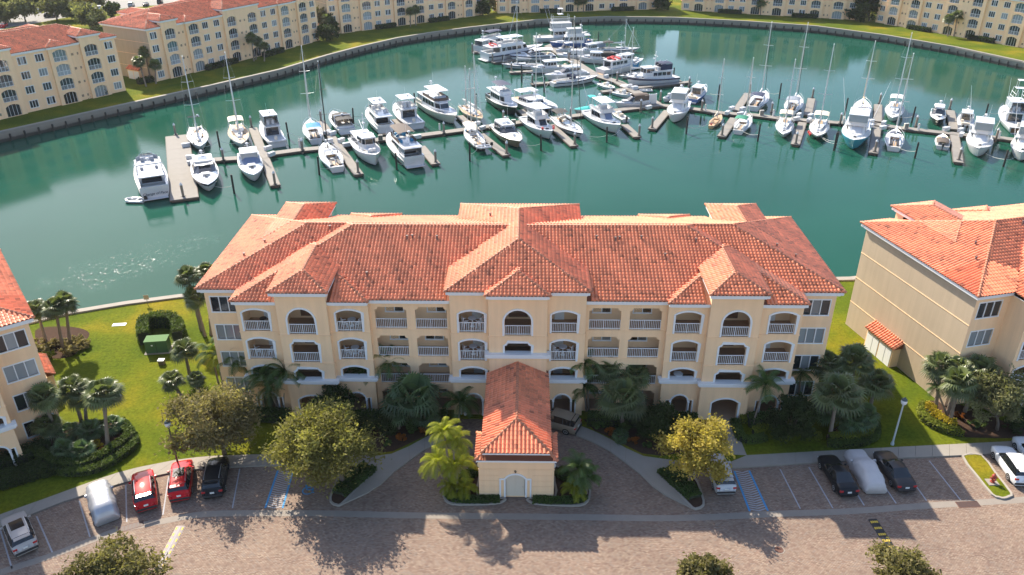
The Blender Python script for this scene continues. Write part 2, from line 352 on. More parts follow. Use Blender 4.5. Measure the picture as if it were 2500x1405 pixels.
FARCARS = [(-156.79, 305.94), (-152.95, 304.28), (-150.2, 304.99), (-148.61, 308.89), (-146.08, 309.62), (-141.95, 312.75), (-136.86, 313.77), (-134.05, 320.06), (-160.06, 289.63), (-170.87, 302.43), (-166.27, 271.11)]
PALMS = [('S', -51.79, 75.27, 4.83, 1.5, 0.21), ('S', -49.56, 74.38, 5.49, 1.6, 0.66), ('S', -49.21, 75.25, 5.61, 1.6, 1.11), ('S', -35.56, 78.13, 7.2, 1.7, -0.27), ('S', -34.74, 76.91, 5.32, 1.7, -0.24), ('S', -34.13, 77.2, 8.35, 1.4, 1.21),
 ('S', -33.51, 68.72, 3.61, 1.6, 0.06), ('S', -33.4, 65.64, 2.04, 1.5, -0.57), ('S', -31.73, 66.11, 1.88, 1.1, 0.08), ('Q', -30.3, 67.82, 3.76, 1.9, -0.04), ('Q', -27.19, 66.08, 4.21, 2.0, -0.01), ('Y', -29.71, 67.31, 3.74, 1.7, 0.23),
 ('S', -42.19, 58.67, 5.06, 1.7, -0.05), ('S', -41.1, 61.02, 4.26, 1.8, 0.08), ('S', -37.01, 57.36, 6.4, 1.9, 1.29), ('S', -40.72, 61.02, 3.35, 1.6, 0.76), ('S', -42.1, 58.67, 1.96, 1.6, -0.83), ('F', -40.42, 56.01, 1.24, 1.3, 0.34),
 ('F', -38.81, 56.0, 1.13, 1.4, 0.29), ('F', -39.4, 58.79, 1.38, 1.4, 0.35), ('F', -37.63, 59.8, 1.16, 1.2, 0.28), ('F', -41.18, 58.66, 1.27, 1.2, 0.34), ('Q', -22.52, 62.57, 4.59, 2.0, -1.07), ('Q', -22.35, 62.68, 4.98, 2.0, 0.89),
 ('Q', -22.85, 62.79, 3.23, 1.9, -0.21), ('Q', -13.57, 64.09, 4.23, 1.7, -0.92), ('Q', -12.26, 63.62, 5.41, 1.8, 0.48), ('F', -9.45, 60.81, 3.39, 3.0, 0.21), ('F', -8.3, 60.06, 1.89, 1.8, 0.1), ('F', -10.74, 60.08, 2.63, 1.8, 0.34),
 ('Q', -5.17, 61.53, 2.1, 1.9, 0.23), ('Y', -5.23, 51.7, 6.56, 1.5, -0.33), ('Y', -4.89, 51.7, 5.57, 1.6, 0.01), ('Y', -5.49, 51.51, 3.53, 1.6, -0.79), ('Y', -4.74, 51.5, 3.18, 1.7, 0.12), ('Y', -5.27, 51.31, 1.07, 1.2, 0.04),
 ('Y', -4.04, 51.2, 0.98, 1.1, 0.17), ('Q', 5.69, 51.24, 3.0, 1.6, -0.38), ('Y', 5.13, 51.05, 1.07, 1.2, 0.1), ('Q', 6.24, 51.24, 1.96, 1.4, -0.08), ('Q', 7.45, 62.72, 5.74, 1.7, -0.62), ('Q', 7.21, 62.72, 3.06, 1.6, -0.36),
 ('S', 9.31, 63.23, 5.02, 1.8, -0.19), ('S', 11.77, 62.69, 4.55, 1.7, -0.16), ('S', 10.33, 59.94, 3.83, 2.5, -0.16), ('F', 9.97, 58.27, 0.75, 1.0, -0.05), ('Q', 22.61, 60.1, 5.09, 1.9, 0.55), ('Q', 28.34, 64.15, 3.56, 1.4, -0.36),
 ('S', 31.21, 64.13, 4.59, 1.9, -1.0), ('S', 33.45, 64.11, 4.96, 2.2, -0.74), ('S', 29.42, 58.61, 5.22, 2.6, -0.23), ('S', 35.0, 63.18, 3.07, 2.0, -0.02), ('F', 31.64, 59.31, 1.69, 1.9, -0.18), ('F', 29.51, 61.04, 1.53, 1.7, -0.27),
 ('F', 33.28, 60.02, 1.7, 1.5, -0.2), ('S', 41.14, 62.61, 5.55, 1.7, -1.07), ('S', 41.44, 60.46, 5.1, 1.9, -0.48), ('S', 43.84, 62.33, 5.26, 1.9, 0.05), ('Q', 41.89, 61.71, 3.51, 1.0, -1.96), ('S', 42.13, 62.22, 5.44, 1.5, -0.17),
 ('Q', 49.9, 69.26, 3.54, 1.7, -0.41), ('S', -87.51, 191.33, 6.27, 1.9, -0.6), ('S', -88.71, 196.89, 7.24, 2.1, 0.22), ('S', -86.22, 194.04, 4.69, 1.9, 0.84), ('S', -69.33, 218.32, 6.41, 1.9, 0.26), ('S', -69.32, 220.04, 5.17, 1.8, 1.63),
 ('S', -66.48, 218.27, 4.23, 1.7, 0.64), ('S', -107.4, 168.19, 3.76, 1.9, 0.39), ('S', -32.73, 269.24, 4.8, 1.9, 0.22), ('S', -31.12, 270.46, 5.25, 2.0, 0.32), ('S', 23.85, 296.66, 3.56, 2.0, 0.02), ('S', 25.89, 296.61, 4.03, 2.0, -0.06),
 ('S', 86.68, 288.32, 4.07, 1.9, -0.58), ('S', 88.47, 289.13, 4.63, 1.9, -0.53), ('S', 132.41, 248.62, 5.58, 2.0, -1.08), ('S', 134.22, 248.58, 6.38, 2.2, -0.39), ('S', -57.01, 253.24, 5.38, 2.2, 0.83)]
TREES = [('olive', -26.12, 56.61, -25.91, 4.95, 4.0, 3.0), ('oak', -14.64, 52.76, -16.02, 4.31, 5.4, 3.3), ('gold', 15.15, 52.47, 15.56, 3.81, 3.5, 2.7), ('brown', -26.96, 37.11, -26.34, 6.34, 4.3, 2.7), ('oak', 12.93, 37.91, 12.75, 5.03, 2.2, 1.8),
 ('brown', 26.94, 38.18, 26.43, 5.42, 2.5, 2.0), ('grey', 45.47, 59.55, 44.47, 3.54, 2.8, 2.8), ('dark', 25.79, 58.59, 25.74, 2.17, 2.2, 2.0), ('dark', 13.48, 58.85, 13.61, 1.57, 2.0, 1.7), ('dark', -17.11, 61.22, -16.68, 2.17, 2.0, 1.7),
 ('dark', 119.42, 275.93, 118.17, 4.9, 5.0, 4.5), ('dark', 115.26, 276.03, 114.85, 2.01, 3.2, 2.2), ('dark', -9.72, 290.16, -9.91, 2.33, 3.3, 3.0), ('dark', 54.56, 298.9, 54.35, 2.39, 3.3, 2.5), ('dark', -55.24, 246.65, -55.41, 2.24, 3.4, 2.6),
 ('brown', -59.22, 255.54, -58.58, 5.42, 2.5, 3.0), ('dark', -56.09, 255.47, -56.19, 2.94, 3.3, 3.5), ('brown', -7.9, 295.98, -7.84, 3.79, 3, 4), ('grey', -170.18, 278.93, -169.66, 2.48, 5.5, 4.0), ('grey', -163.98, 280.11, -164.0, 4.74, 5.0, 3.8),
 ('grey', -155.38, 283.95, -154.25, 4.56, 5.5, 4.2), ('grey', -147.74, 283.76, -147.92, 2.06, 4.2, 3.0), ('grey', -136.45, 269.17, -136.24, 2.63, 5.2, 4.0), ('dark', -138.22, 287.68, -137.83, 1.62, 3.2, 3.2),
 ('gold', -157.29, 307.53, -156.98, 2.21, 4.0, 3.5), ('grey', -154.07, 310.64, -153.84, 1.98, 4.0, 3.5), ('dark', -174.01, 307.97, -173.25, 2.7, 5.0, 4.0), ('grey', -164.61, 309.31, -163.95, 2.46, 5.0, 4.0),
 ('dark', -182.89, 303.51, -181.94, 3.15, 5.0, 4.0)]
BOATS = [('b1', 'fly', -63.02, 132.02, 115.8, 18.6, None), ('b2', 'rib', -62.06, 122.71, 177.0, 3.2, None), ('b3', 'sail', -62.63, 154.58, -67.0, 16.3, 17.2), ('b4', 'express', -54.4, 134.4, -67.2, 19.3, None),
 ('b5', 'sail', -55.35, 157.18, -68.6, 18.5, 17.3), ('b6', 'express', -47.42, 138.28, -69.2, 17.1, None), ('b7', 'sport', -48.04, 155.58, 116.1, 10.7, None), ('b8', 'sail', -40.68, 158.86, 108.1, 13.5, 17.3),
 ('b9', 'sail', -34.04, 143.32, 111.5, 15.2, 17.8), ('b10', 'express', -35.81, 163.91, 113.4, 11.3, None), ('b11', 'trawler', -27.73, 146.02, -67.0, 16.2, None), ('b12', 'fly', -28.29, 165.15, 113.1, 14.2, None),
 ('b13', 'sport', -22.6, 168.42, 115.1, 13.2, None), ('b14', 'fly', -20.59, 145.25, 113.8, 14.5, None), ('b15', 'fly', -15.05, 170.99, -62.7, 14.6, None), ('b16', 'ketch', -8.44, 171.17, -67.8, 11.8, 13.9),
 ('b17', 'ketch', -7.51, 154.31, 103.9, 12.5, 13.6), ('b18', 'express', -0.83, 155.53, -71.0, 15.1, None), ('b19', 'fly', -1.27, 176.97, -67.5, 12.2, None), ('b20', 'cat', 5.74, 177.15, -63.1, 10.4, 16.4),
 ('b21', 'sport', 5.83, 159.79, -70.9, 13.4, None), ('b22', 'sail', 11.75, 160.98, -68.4, 13.5, 22.7), ('b23', 'sport', 19.6, 163.96, -71.7, 14.5, None), ('b24', 'small', 23.44, 169.17, 112.8, 5.4, None),
 ('b25', 'small', 16.63, 174.22, -164.2, 6.0, None), ('b26', 'express', 26.47, 178.6, -162.4, 6.7, None), ('b27', 'small', 26.74, 187.57, -48.9, 6.0, None), ('b28', 'small', 23.52, 195.22, -64.9, 6.7, None),
 ('b29', 'sail', 14.99, 200.09, 26.4, 11.0, 13.8), ('b30', 'express', 13.48, 205.69, -154.2, 11.4, None), ('b31', 'cabin', 9.84, 212.99, -158.6, 10.2, None), ('b32', 'sail', 4.15, 217.55, 173.5, 8.5, 16.9),
 ('b33', 'express', 5.06, 227.56, -168.0, 11.3, None), ('b34', 'fly', 0.98, 232.19, 32.9, 20.0, None), ('b35', 'fly', -5.15, 241.95, 47.8, 13.5, None), ('b36', 'tower', 14.96, 255.0, 8.7, 15.7, None),
 ('b37', 'fly', 16.69, 244.66, -166.0, 10.8, None), ('b38', 'express', 17.81, 228.47, 169.7, 5.9, None), ('b39', 'cabin', 24.95, 223.74, 172.4, 7.7, None), ('b40', 'sail', 29.91, 237.62, 1.7, 8.4, 9.0),
 ('b41', 'trawler', 29.78, 214.0, 33.9, 15.9, None), ('b42', 'sail', 30.37, 206.1, -163.4, 5.8, 12.4), ('b43', 'trawler', 34.18, 199.65, -161.6, 12.0, None), ('b44', 'rib', 32.61, 192.53, -174.1, 3.4, None),
 ('b45', 'sport', 37.38, 174.56, -108.3, 21.5, None), ('b46', 'cabin', 43.43, 185.2, 60.9, 9.2, None), ('b47', 'day', 43.62, 166.02, 63.3, 9.8, 13.1), ('b48', 'sail', 48.55, 162.91, 64.7, 11.4, 13.8), ('b49', 'sail', 57.29, 181.9, 64.2, 15.7, 17.6),
 ('b50', 'sail', 63.95, 178.01, 65.7, 14.9, 18.1), ('b51', 'sail', 56.82, 161.76, -108.8, 16.4, 14.7), ('b52', 'sail', 63.63, 160.55, -112.5, 18.0, 17.9), ('b53', 'sport', 70.42, 158.29, -114.3, 27.3, None),
 ('b54', 'sail', 77.53, 173.77, 68.3, 14.1, 14.9), ('b55', 'sail', 84.88, 173.86, -116.0, 21.0, 17.6), ('b56', 'sail', 75.65, 152.41, 65.7, 12.7, 16.8), ('b57', 'express', 91.95, 168.86, -115.9, 14.5, None),
 ('b58', 'cabin', 95.82, 164.72, 62.2, 11.8, None), ('b59', 'small', 85.06, 152.35, 65.2, 10.8, None), ('b60', 'sport', 91.86, 151.42, -119.0, 22.6, None), ('b61', 'tower', 104.63, 163.11, 74.1, 12.7, None),
 ('b62', 'sport', 98.56, 147.87, -123.1, 20.5, None), ('b63', 'express', 14.97, 237.3, -142.7, 5.4, None), ('b64', 'small', 36.85, 184.37, -130.8, 5.5, None), ('b65', 'cabin', 22.61, 234.99, -145.4, 8.8, None)]
DOCK_MAIN = [(-55.59, 142.24), (-51.46, 143.04), (-41.29, 147.65), (-36.85, 148.92), (-31.51, 151.29), (-26.1, 154.29), (-18.99, 156.5), (-10.36, 160.25), (1.54, 165.55), (8.08, 168.21), (16.83, 171.55), (22.89, 174.39), (29.26, 176.97), (33.59, 178.62),
 (40.44, 175.78), (40.36, 175.58), (46.42, 171.94), (52.79, 170.39), (57.46, 167.78), (63.21, 166.03), (68.86, 164.32), (76.12, 163.2), (80.39, 160.39), (86.9, 157.37), (91.43, 155.5), (97.24, 153.39), (103.11, 150.35)]
DOCK_TWO = [(33.14, 179.32), (30.4, 188.81), (26.88, 200.08), (21.68, 208.02), (16.53, 226.4), (13.31, 237.3), (11.25, 244.43), (15.37, 250.43)]
FINGERS = [('wide', (-67.78, 157.09), (-53.84, 122.53)), ('f', (-53.84, 162.11), (-40.47, 128.64)), ('f', (-40.75, 166.67), (-27.04, 133.85)), ('f', (-24.88, 168.07), (-22.25, 161.65)), ('f', (-17.59, 149.46), (-13.86, 139.24)),
 ('f', (-11.3, 170.54), (-7.47, 160.21)), ('f', (-6.29, 157.2), (-0.91, 144.01)), ('f', (1.99, 175.05), (4.19, 167.34)), ('f', (8.23, 163.66), (12.21, 149.37)), ('f', (23.69, 163.43), (25.24, 154.94)), ('f', (34.62, 173.88), (29.02, 160.16)),
 ('f', (42.77, 193.26), (37.93, 182.06)), ('f', (56.27, 188.5), (49.75, 173.64)), ('f', (47.85, 167.92), (42.12, 154.97)), ('f', (69.7, 183.59), (64.34, 169.93)), ('f', (61.44, 164.43), (55.2, 149.6)), ('f', (82.92, 178.11), (77.44, 164.86)),
 ('f', (75.71, 161.0), (68.26, 144.28)), ('f', (96.86, 173.15), (90.75, 159.17)), ('f', (88.87, 155.02), (81.62, 138.86)), ('f', (-0.34, 211.02), (15.25, 214.34)), ('f', (5.04, 198.41), (18.35, 202.35)), ('f', (44.77, 200.02), (21.72, 190.64)),
 ('f', (-11.09, 236.54), (10.31, 241.18)), ('f', (24.24, 250.94), (15.21, 247.7)), ('f', (-5.06, 222.84), (11.88, 234.84)), ('f', (31.9, 228.43), (18.87, 224.07))]
PILINGS = [(-68.22, 157.58), (-54.38, 123.58), (-54.32, 162.88), (-53.5, 141.79), (-40.6, 129.04), (-40.01, 146.88), (-40.12, 147.56), (-40.69, 167.18), (-27.28, 134.72), (-13.94, 140.15), (-13.7, 157.79), (-0.92, 144.96), (-1.68, 166.11), (-0.9, 145.31),
 (12.36, 150.34), (12.77, 168.35), (25.69, 155.68), (28.74, 174.51), (29.15, 160.94), (34.4, 182.32), (43.62, 195.45), (43.55, 194.93), (42.19, 174.0), (56.8, 189.07), (42.38, 155.69), (57.05, 172.01), (70.09, 184.16), (55.44, 150.06),
 (68.88, 163.22), (83.57, 178.98), (68.78, 144.94), (83.77, 161.11), (97.05, 173.99), (82.29, 140.14), (95.42, 151.9), (-11.26, 237.27), (-5.09, 224.09), (0.13, 212.17), (5.28, 199.02), (16.13, 225.96), (23.96, 252.42), (29.16, 242.83),
 (34.53, 229.08), (26.62, 200.95), (39.47, 213.51)]
POLES = [(-57.26, 151.09), (-46.84, 126.23), (-44.98, 156.26), (-34.31, 135.0), (-33.85, 167.46), (-20.81, 137.58), (-21.76, 178.27), (-7.77, 142.2), (-7.88, 178.05), (5.73, 148.13), (18.91, 153.04), (35.81, 158.76), (35.74, 158.31), (48.21, 184.39),
 (48.97, 153.26), (62.81, 185.46), (62.8, 148.91), (73.11, 171.73), (62.0, 147.38), (75.45, 142.69), (85.01, 165.49), (102.22, 168.69), (89.36, 137.82), (-2.31, 219.23), (2.67, 205.88), (7.95, 192.18), (26.68, 250.26), (41.24, 203.29), (2.7, 201.92),
 (7.99, 193.66)]
BOXES = [(-59.87, 142.56), (-58.6, 139.57), (-46.78, 147.74), (-45.16, 144.12), (-63.33, 149.82), (-35.89, 151.92), (-33.58, 152.44), (-32.04, 149.66), (-36.22, 157.08), (-37.31, 157.69), (-18.77, 154.51), (-7.22, 163.38), (-5.93, 160.25), (-9.39, 162.78),
 (48.86, 174.18), (47.04, 170.68), (49.7, 169.78), (51.07, 173.55), (61.98, 168.74), (60.62, 165.96), (64.32, 168.14), (62.91, 164.83), (75.44, 163.7), (74.12, 160.4), (77.71, 162.55), (76.2, 159.29), (91.24, 157.48), (89.85, 154.39),
 (88.67, 158.31), (30.64, 175.34), (31.37, 179.44), (28.79, 194.5), (29.77, 192.88), (24.27, 204.6), (29.96, 192.56)]
PEDS = [(-41.33, 150.45), (-41.03, 149.09), (-14.77, 160.15), (-27.95, 154.44), (11.67, 170.81), (-0.72, 164.81), (42.95, 173.87), (56.63, 169.3), (69.87, 164.13), (69.55, 163.13), (83.14, 158.58), (96.69, 153.24), (-25.95, 153.28), (54.25, 169.91),
 (81.1, 159.68), (0.49, 163.61)]
BEDS = {'entry_hedge': [(21.15, 60.88), (21.08, 59.3), (21.2, 58.15), (22.37, 58.02), (23.36, 58.39)],
 'entry_yellow': [(21.71, 61.15), (22.65, 60.87), (23.65, 60.6), (24.39, 60.86)],
 'entry_yellow2': [(23.71, 60.2), (23.01, 59.16), (22.4, 59.03)],
 'left_bed': [(-44.22, 57.97), (-42.39, 56.02), (-39.69, 54.55), (-37.64, 54.27), (-36.13, 55.58), (-35.19, 57.35), (-35.27, 58.62), (-36.92, 60.54), (-38.74, 61.47), (-41.53, 61.33), (-43.85, 60.29)],
 'left_hedge': [(-43.25, 56.98), (-42.46, 56.16), (-41.22, 55.48), (-39.82, 54.81), (-38.7, 54.67), (-37.77, 54.93), (-36.9, 55.72), (-36.13, 56.8), (-35.7, 57.91), (-35.42, 58.76), (-36.23, 59.79), (-37.17, 60.69)],
 'left_hedge2': [(-39.85, 54.16), (-38.33, 53.89), (-36.85, 54.27), (-35.77, 55.18), (-35.05, 56.38), (-34.73, 57.76), (-35.3, 58.91)],
 'left_rear_bed': [(-54.7, 78.29), (-52.76, 79.21), (-50.01, 78.87), (-48.13, 77.62), (-47.8, 75.24), (-47.79, 72.96), (-49.65, 72.42), (-51.44, 73.55)],
 'nb_bed': [(39.4, 62.63), (41.36, 64.18), (43.96, 63.46), (46.75, 60.9), (48.49, 60.4), (47.42, 58.51), (43.4, 58.38), (41.09, 58.7), (39.54, 59.82), (39.13, 61.12)],
 'nb_hedge': [(40.44, 63.31), (39.66, 62.29), (39.33, 61.12), (39.69, 60.14), (40.38, 59.49), (41.25, 59.02), (41.74, 59.01)],
 'nb_yellow': [(40.72, 62.79), (40.14, 61.78), (40.55, 61.11), (40.67, 60.29), (41.64, 59.8)],
 'right_bed': [(28.98, 58.32), (30.07, 59.72), (32.56, 61.0), (34.23, 60.34), (34.09, 59.38), (33.18, 57.98), (31.13, 57.24), (29.39, 57.25)],
 'right_hedge': [(29.13, 58.17), (30.05, 58.01), (31.48, 58.15), (33.0, 58.76), (33.64, 59.86)],
 'right_hedge2': [(28.79, 57.48), (29.8, 57.32), (31.51, 57.46), (33.31, 58.29), (33.99, 59.38), (34.34, 60.5)],
 'trans_hedge': [(-40.77, 75.18), (-41.91, 78.19), (-41.23, 79.11), (-39.28, 79.1), (-37.69, 77.38), (-37.14, 75.44)]}

# ------------------------------------------------------------------ condominium (one building type, reused round the basin)
import numpy as np
FL = 3.05; FZ = [.05, 3.1, 6.15, 9.2]
def arc_top(cx, w, z0, zs, za, n=10):
    """outline bottom-left -> over the arch -> bottom-right"""
    h = za - zs; a = w/2; r = (a*a + h*h)/(2*h); t = math.asin(min(1, a/r)); out = [(cx-a, z0)]
    for i in range(n+1):
        p = -t + 2*t*i/n; out.append((cx + r*math.sin(p), za - r + r*math.cos(p)))
    out.append((cx+a, z0)); return out
def notch_top(cx, w, z0, z1, q=.28, n=4):
    a = w/2; out = [(cx-a, z0)]
    for i in range(n+1):
        p = math.pi/2*i/n; out.append((cx-a + q*math.sin(p), z1-q + q*(1-math.cos(p))))
    for i in range(n+1):
        p = math.pi/2*i/n; out.append((cx+a-q + q*(1-math.cos(p)), z1 - q*math.sin(p)))
    out.append((cx+a, z0)); return out
def rect_hole(cx, w, z0, z1): return [(cx-w/2, z0), (cx-w/2, z1), (cx+w/2, z1), (cx+w/2, z0)]
def panel(mb, x0, x1, z0, z1, yp, holes, depth=.28, d=1):
    """wall plane y=yp with holes and their reveals going to yp+depth*d"""
    V, F = cdt([(x0,z0),(x1,z0),(x1,z1),(x0,z1)], holes)
    n = mb.av([(x, yp, z) for x, z in V])
    for f in F: mb.fc([n+i for i in f])
    for h in holes:
        for i in range(len(h)):
            a, b = h[i], h[(i+1) % len(h)]
            mb.poly([(a[0],yp,a[1]), (b[0],yp,b[1]), (b[0],yp+depth*d,b[1]), (a[0],yp+depth*d,a[1])])
def trim_mesh(outline, t=.17, proud=.06, closed=False):
    mb = MB(); n = len(outline); O = []; 
    for i, (x, z) in enumerate(outline):
        if closed: a, c = outline[i-1], outline[(i+1) % n]
        else: a, c = outline[max(i-1,0)], outline[min(i+1,n-1)]
        dx, dz = c[0]-a[0], c[1]-a[1]; l = math.hypot(dx, dz) or 1; nx, nz = -dz/l, dx/l
        k = 1.0
        if 0 < i < n-1 or closed:
            e = math.hypot(x-a[0], z-a[1]) or 1; ca = ((x-a[0])*dx + (z-a[1])*dz)/(e*l); k = 1/max(.6, ca)
        O.append((x+nx*t*k, z+nz*t*k))
    r = range(n if closed else n-1)
    for i in r:
        j = (i+1) % n; a, b, c, e = outline[i], outline[j], O[j], O[i]
        mb.poly([(a[0],-proud,a[1]),(b[0],-proud,b[1]),(c[0],-proud,c[1]),(e[0],-proud,e[1])])
        mb.poly([(e[0],-proud,e[1]),(c[0],-proud,c[1]),(c[0],.02,c[1]),(e[0],.02,e[1])])
        mb.poly([(a[0],.05,a[1]),(b[0],.05,b[1]),(b[0],-proud,b[1]),(a[0],-proud,a[1])])
    return mb.mesh('arch_trim', trim)
def railing_mesh(w, h=1.0, step=.165):
    mb = MB(); a = w/2 - .02
    mb.box(-a, a, -.03, .03, h-.06, h); mb.box(-a, a, -.025, .025, .06, .11)
    n = max(2, round(2*a/step))
    for i in range(n+1):
        x = -a + 2*a*i/n; q = .028 if i in (0, n, n//2) else .016
        mb.box(x-q, x+q, -q, q, .0, h-.03)
    return mb.mesh('railing', white_metal)
def window_meshes(w, h, n):
    fr = MB(); a, b = w/2, .085
    fr.box(-a-.12, a+.12, -.07, .04, -.14, 0); fr.box(-a-.1, a+.1, -.05, .04, h, h+.12)
    fr.box(-a-.1, -a, -.05, .04, .002, h-.002); fr.box(a, a+.1, -.05, .04, .002, h-.002)
    pw = (w - b*(n-1))/n
    for i in range(n-1):
        x = -a + pw*(i+1) + b*i; fr.box(x, x+b, -.03, .04, .003, h-.003)
    pane = MB(); pane.box(-pw/2, pw/2, .0, .03, 0, h)
    return fr.mesh('window', trim), pane.mesh('pane', glass_dark), pane.mesh('pane', glass_curtain), pw, b
# ---- roof as hip-roofed rectangles (x0,x1,y0,y1,eave z,slope); the roof surface is the highest of them
S3 = 1/3.
ROOF = [(-29.83,29.83,2.36,19.75,12.5,S3), (-25.9,25.9,.6,19.7,12.45,S3), (-25.9,-13.4,.06,14.2,12.5,S3), (13.4,25.9,.06,14.2,12.5,S3),
        (-22.15,-16.75,-.7,10,13.8,S3), (16.75,22.15,-.7,10,13.8,S3), (-6.5,6.5,-.2,20.2,13.75,S3), (-2.9,2.9,-.9,8,13.72,S3),
        (-25.95,-20.4,10.4,20.3,13.8,S3), (20.4,25.95,10.4,20.3,13.8,S3), (-18.8,-13.2,12,20.3,12.5,S3), (13.2,18.8,12,20.3,12.5,S3)]
PORTE = [(-2.85,2.85,-11.38,3.0,5.02,.465), (-3.38,3.38,-11.45,-7.9,4.32,.40)]
def rz_(c, x, y):
    x0, x1, y0, y1, z, s = c
    if x < x0-1e-6 or x > x1+1e-6 or y < y0-1e-6 or y > y1+1e-6: return -1e9
    return z + s*min(x-x0, x1-x, y-y0, y1-y)
TW, TL = .335, .40
PROF = [(0,.005),(.03,.075),(.115,.125),(.20,.085),(.245,.010),(TW+.004,.0)]
def tile_template():
    v = []; f = []; n = len(PROF)
    for x, z in PROF: v.append((x, 0, z+.035))
    for x, z in PROF: v.append((x, TL+.06, z))
    for x, z in PROF: v.append((x, 0, z-.015))
    for i in range(n-1): f.append((i, i+1, n+i+1, n+i)); f.append((2*n+i, 2*n+i+1, i+1, i))
    return np.array(v, float), np.array(f, int)
TV, TF = tile_template()
def tile_list(comps, rng, cut=lambda x, y, z: True):
    """tiles of every visible slope -> list of (origin, e, u3, nrm, v)"""
    out = []
    for ci, c in enumerate(comps):
        x0, x1, y0, y1, z, s = c; k = 1/math.sqrt(1+s*s); dz = TL*k
        for side in range(4):
            L_ = (x1-x0) if side < 2 else (y1-y0); D_ = ((y1-y0) if side < 2 else (x1-x0))/2
            for j in range(int(D_/dz)+1):
                for i in range(int(L_/TW)+1):
                    a = i*TW + TW/2; r = j*dz; rc = r + dz*.5
                    if side == 0: x, y, e, u = x0+a, y0+rc, (1,0), (0,1); ox, oy = x0+i*TW, y0+r
                    elif side == 1: x, y, e, u = x1-a, y1-rc, (-1,0), (0,-1); ox, oy = x1-i*TW, y1-r
                    elif side == 2: x, y, e, u = x0+rc, y1-a, (0,-1), (1,0); ox, oy = x0+r, y1-i*TW
                    else: x, y, e, u = x1-rc, y0+a, (0,1), (-1,0); ox, oy = x1-r, y0+i*TW
                    m = [y-y0, y1-y, x-x0, x1-x]
                    if m[side] > min(m)+.01 or min(m) < 0: continue
                    zc = z + s*m[side]; hid = False
                    for cj, c2 in enumerate(comps):
                        if cj == ci: continue
                        z2 = rz_(c2, x, y)
                        if z2 > zc+.06 or (abs(z2-zc) <= .06 and cj < ci and z2 > zc-.001): hid = True; break
                    if hid or not cut(x, y, zc): continue
                    v = rng.gauss(.53, .11) if rng.random() > .05 else rng.uniform(-.02, .25)
                    # neighbouring tiles come from the same kiln batch
                    v += .10*math.sin(x*1.7+y*.9+rng.random())
                    out.append(((ox, oy, z + s*r + .02), (e[0],e[1],0), (u[0]*k,u[1]*k,s*k), (-u[0]*s*k,-u[1]*s*k,k), v))
    return out
def tiles_mesh(name, T):
    n = len(T); O = np.array([t[0] for t in T]); E = np.array([t[1] for t in T], float); U = np.array([t[2] for t in T]); N = np.array([t[3] for t in T])
    P = O[:,None,:] + TV[None,:,0:1]*E[:,None,:] + TV[None,:,1:2]*U[:,None,:] + TV[None,:,2:3]*N[:,None,:]
    nv, nf = len(TV), len(TF)
    F = (TF[None] + (np.arange(n)*nv)[:,None,None]).reshape(-1, 4)
    me = bpy.data.meshes.new(name); me.vertices.add(n*nv); me.vertices.foreach_set('co', P.reshape(-1))
    me.loops.add(F.size); me.loops.foreach_set('vertex_index', F.reshape(-1).astype(np.int32))
    me.polygons.add(len(F)); me.polygons.foreach_set('loop_start', np.arange(0, F.size, 4, dtype=np.int32))
    at = me.attributes.new('v', 'FLOAT', 'FACE'); at.data.foreach_set('value', np.repeat(np.array([t[4] for t in T]), nf))
    me.materials.append(tile_m); me.update(calc_edges=True); me.validate(); return me
def tile_objects(T, parent):
    me = []
    for v in (.02, .3, .42, .5, .58, .7):
        m = MB(); m.val = v; n = m.av([tuple(p) for p in TV])
        for f in TF: m.fc([n+int(i) for i in f])
        me.append((v, m.mesh('roof_tile', tile_m)))
    for o, e, u, nn, v in T:
        k = min(me, key=lambda q: abs(q[0]-v))[1]
        ob = bpy.data.objects.new('roof_tile', k); COL.objects.link(ob); ob.parent = parent
        ob.matrix_local = Matrix(((e[0],u[0],nn[0],o[0]), (e[1],u[1],nn[1],o[1]), (e[2],u[2],nn[2],o[2]), (0,0,0,1)))
def hip_edges(c):
    x0, x1, y0, y1, z, s = c; w = min(x1-x0, y1-y0)/2; zt = z+s*w
    if x1-x0 >= y1-y0: a, b = (x0+w, (y0+y1)/2, zt), (x1-w, (y0+y1)/2, zt); q = [((x0,y0,z),a), ((x0,y1,z),a), ((x1,y0,z),b), ((x1,y1,z),b), (a,b)]
    else: a, b = ((x0+x1)/2, y0+w, zt), ((x0+x1)/2, y1-w, zt); q = [((x0,y0,z),a), ((x1,y0,z),a), ((x0,y1,z),b), ((x1,y1,z),b), (a,b)]
    return q
def caps_mesh(comps, rng, cut=lambda x, y, z: True):
    out = []
    for ci, c in enumerate(comps):
        for a, b in hip_edges(c):
            mb = MB(); mb.smooth = True; A, B = Vector(a), Vector(b); l = (B-A).length; n = max(1, int(l/.38)); d = (B-A)/n
            for i in range(n):
                p = A + d*i; m = p + d*.5
                if any(cj != ci and rz_(c2, m.x, m.y) > m.z+.05 for cj, c2 in enumerate(comps)) or not cut(m.x, m.y, m.z):
                    if mb.f: out.append(mb.mesh('ridge_cap', cap_m)); mb = MB(); mb.smooth = True
                    continue
                mb.val = min(.95, max(.06, rng.gauss(.5, .2)))
                u = d.cross(Vector((0,0,1))).normalized(); w = u.cross(d).normalized(); rings = []
                for t, r in ((0, .15), (1.12, .12)):
                    rings.append([p + d*t + u*(math.cos(q)*r) + w*(math.sin(q)*r + (.05 if t == 0 else .02)) for q in [-.35+k*(math.pi+.7)/6 for k in range(7)]])
                mb.loft(rings, False, True, False)
            if mb.f: out.append(mb.mesh('ridge_cap', cap_m))
    return out
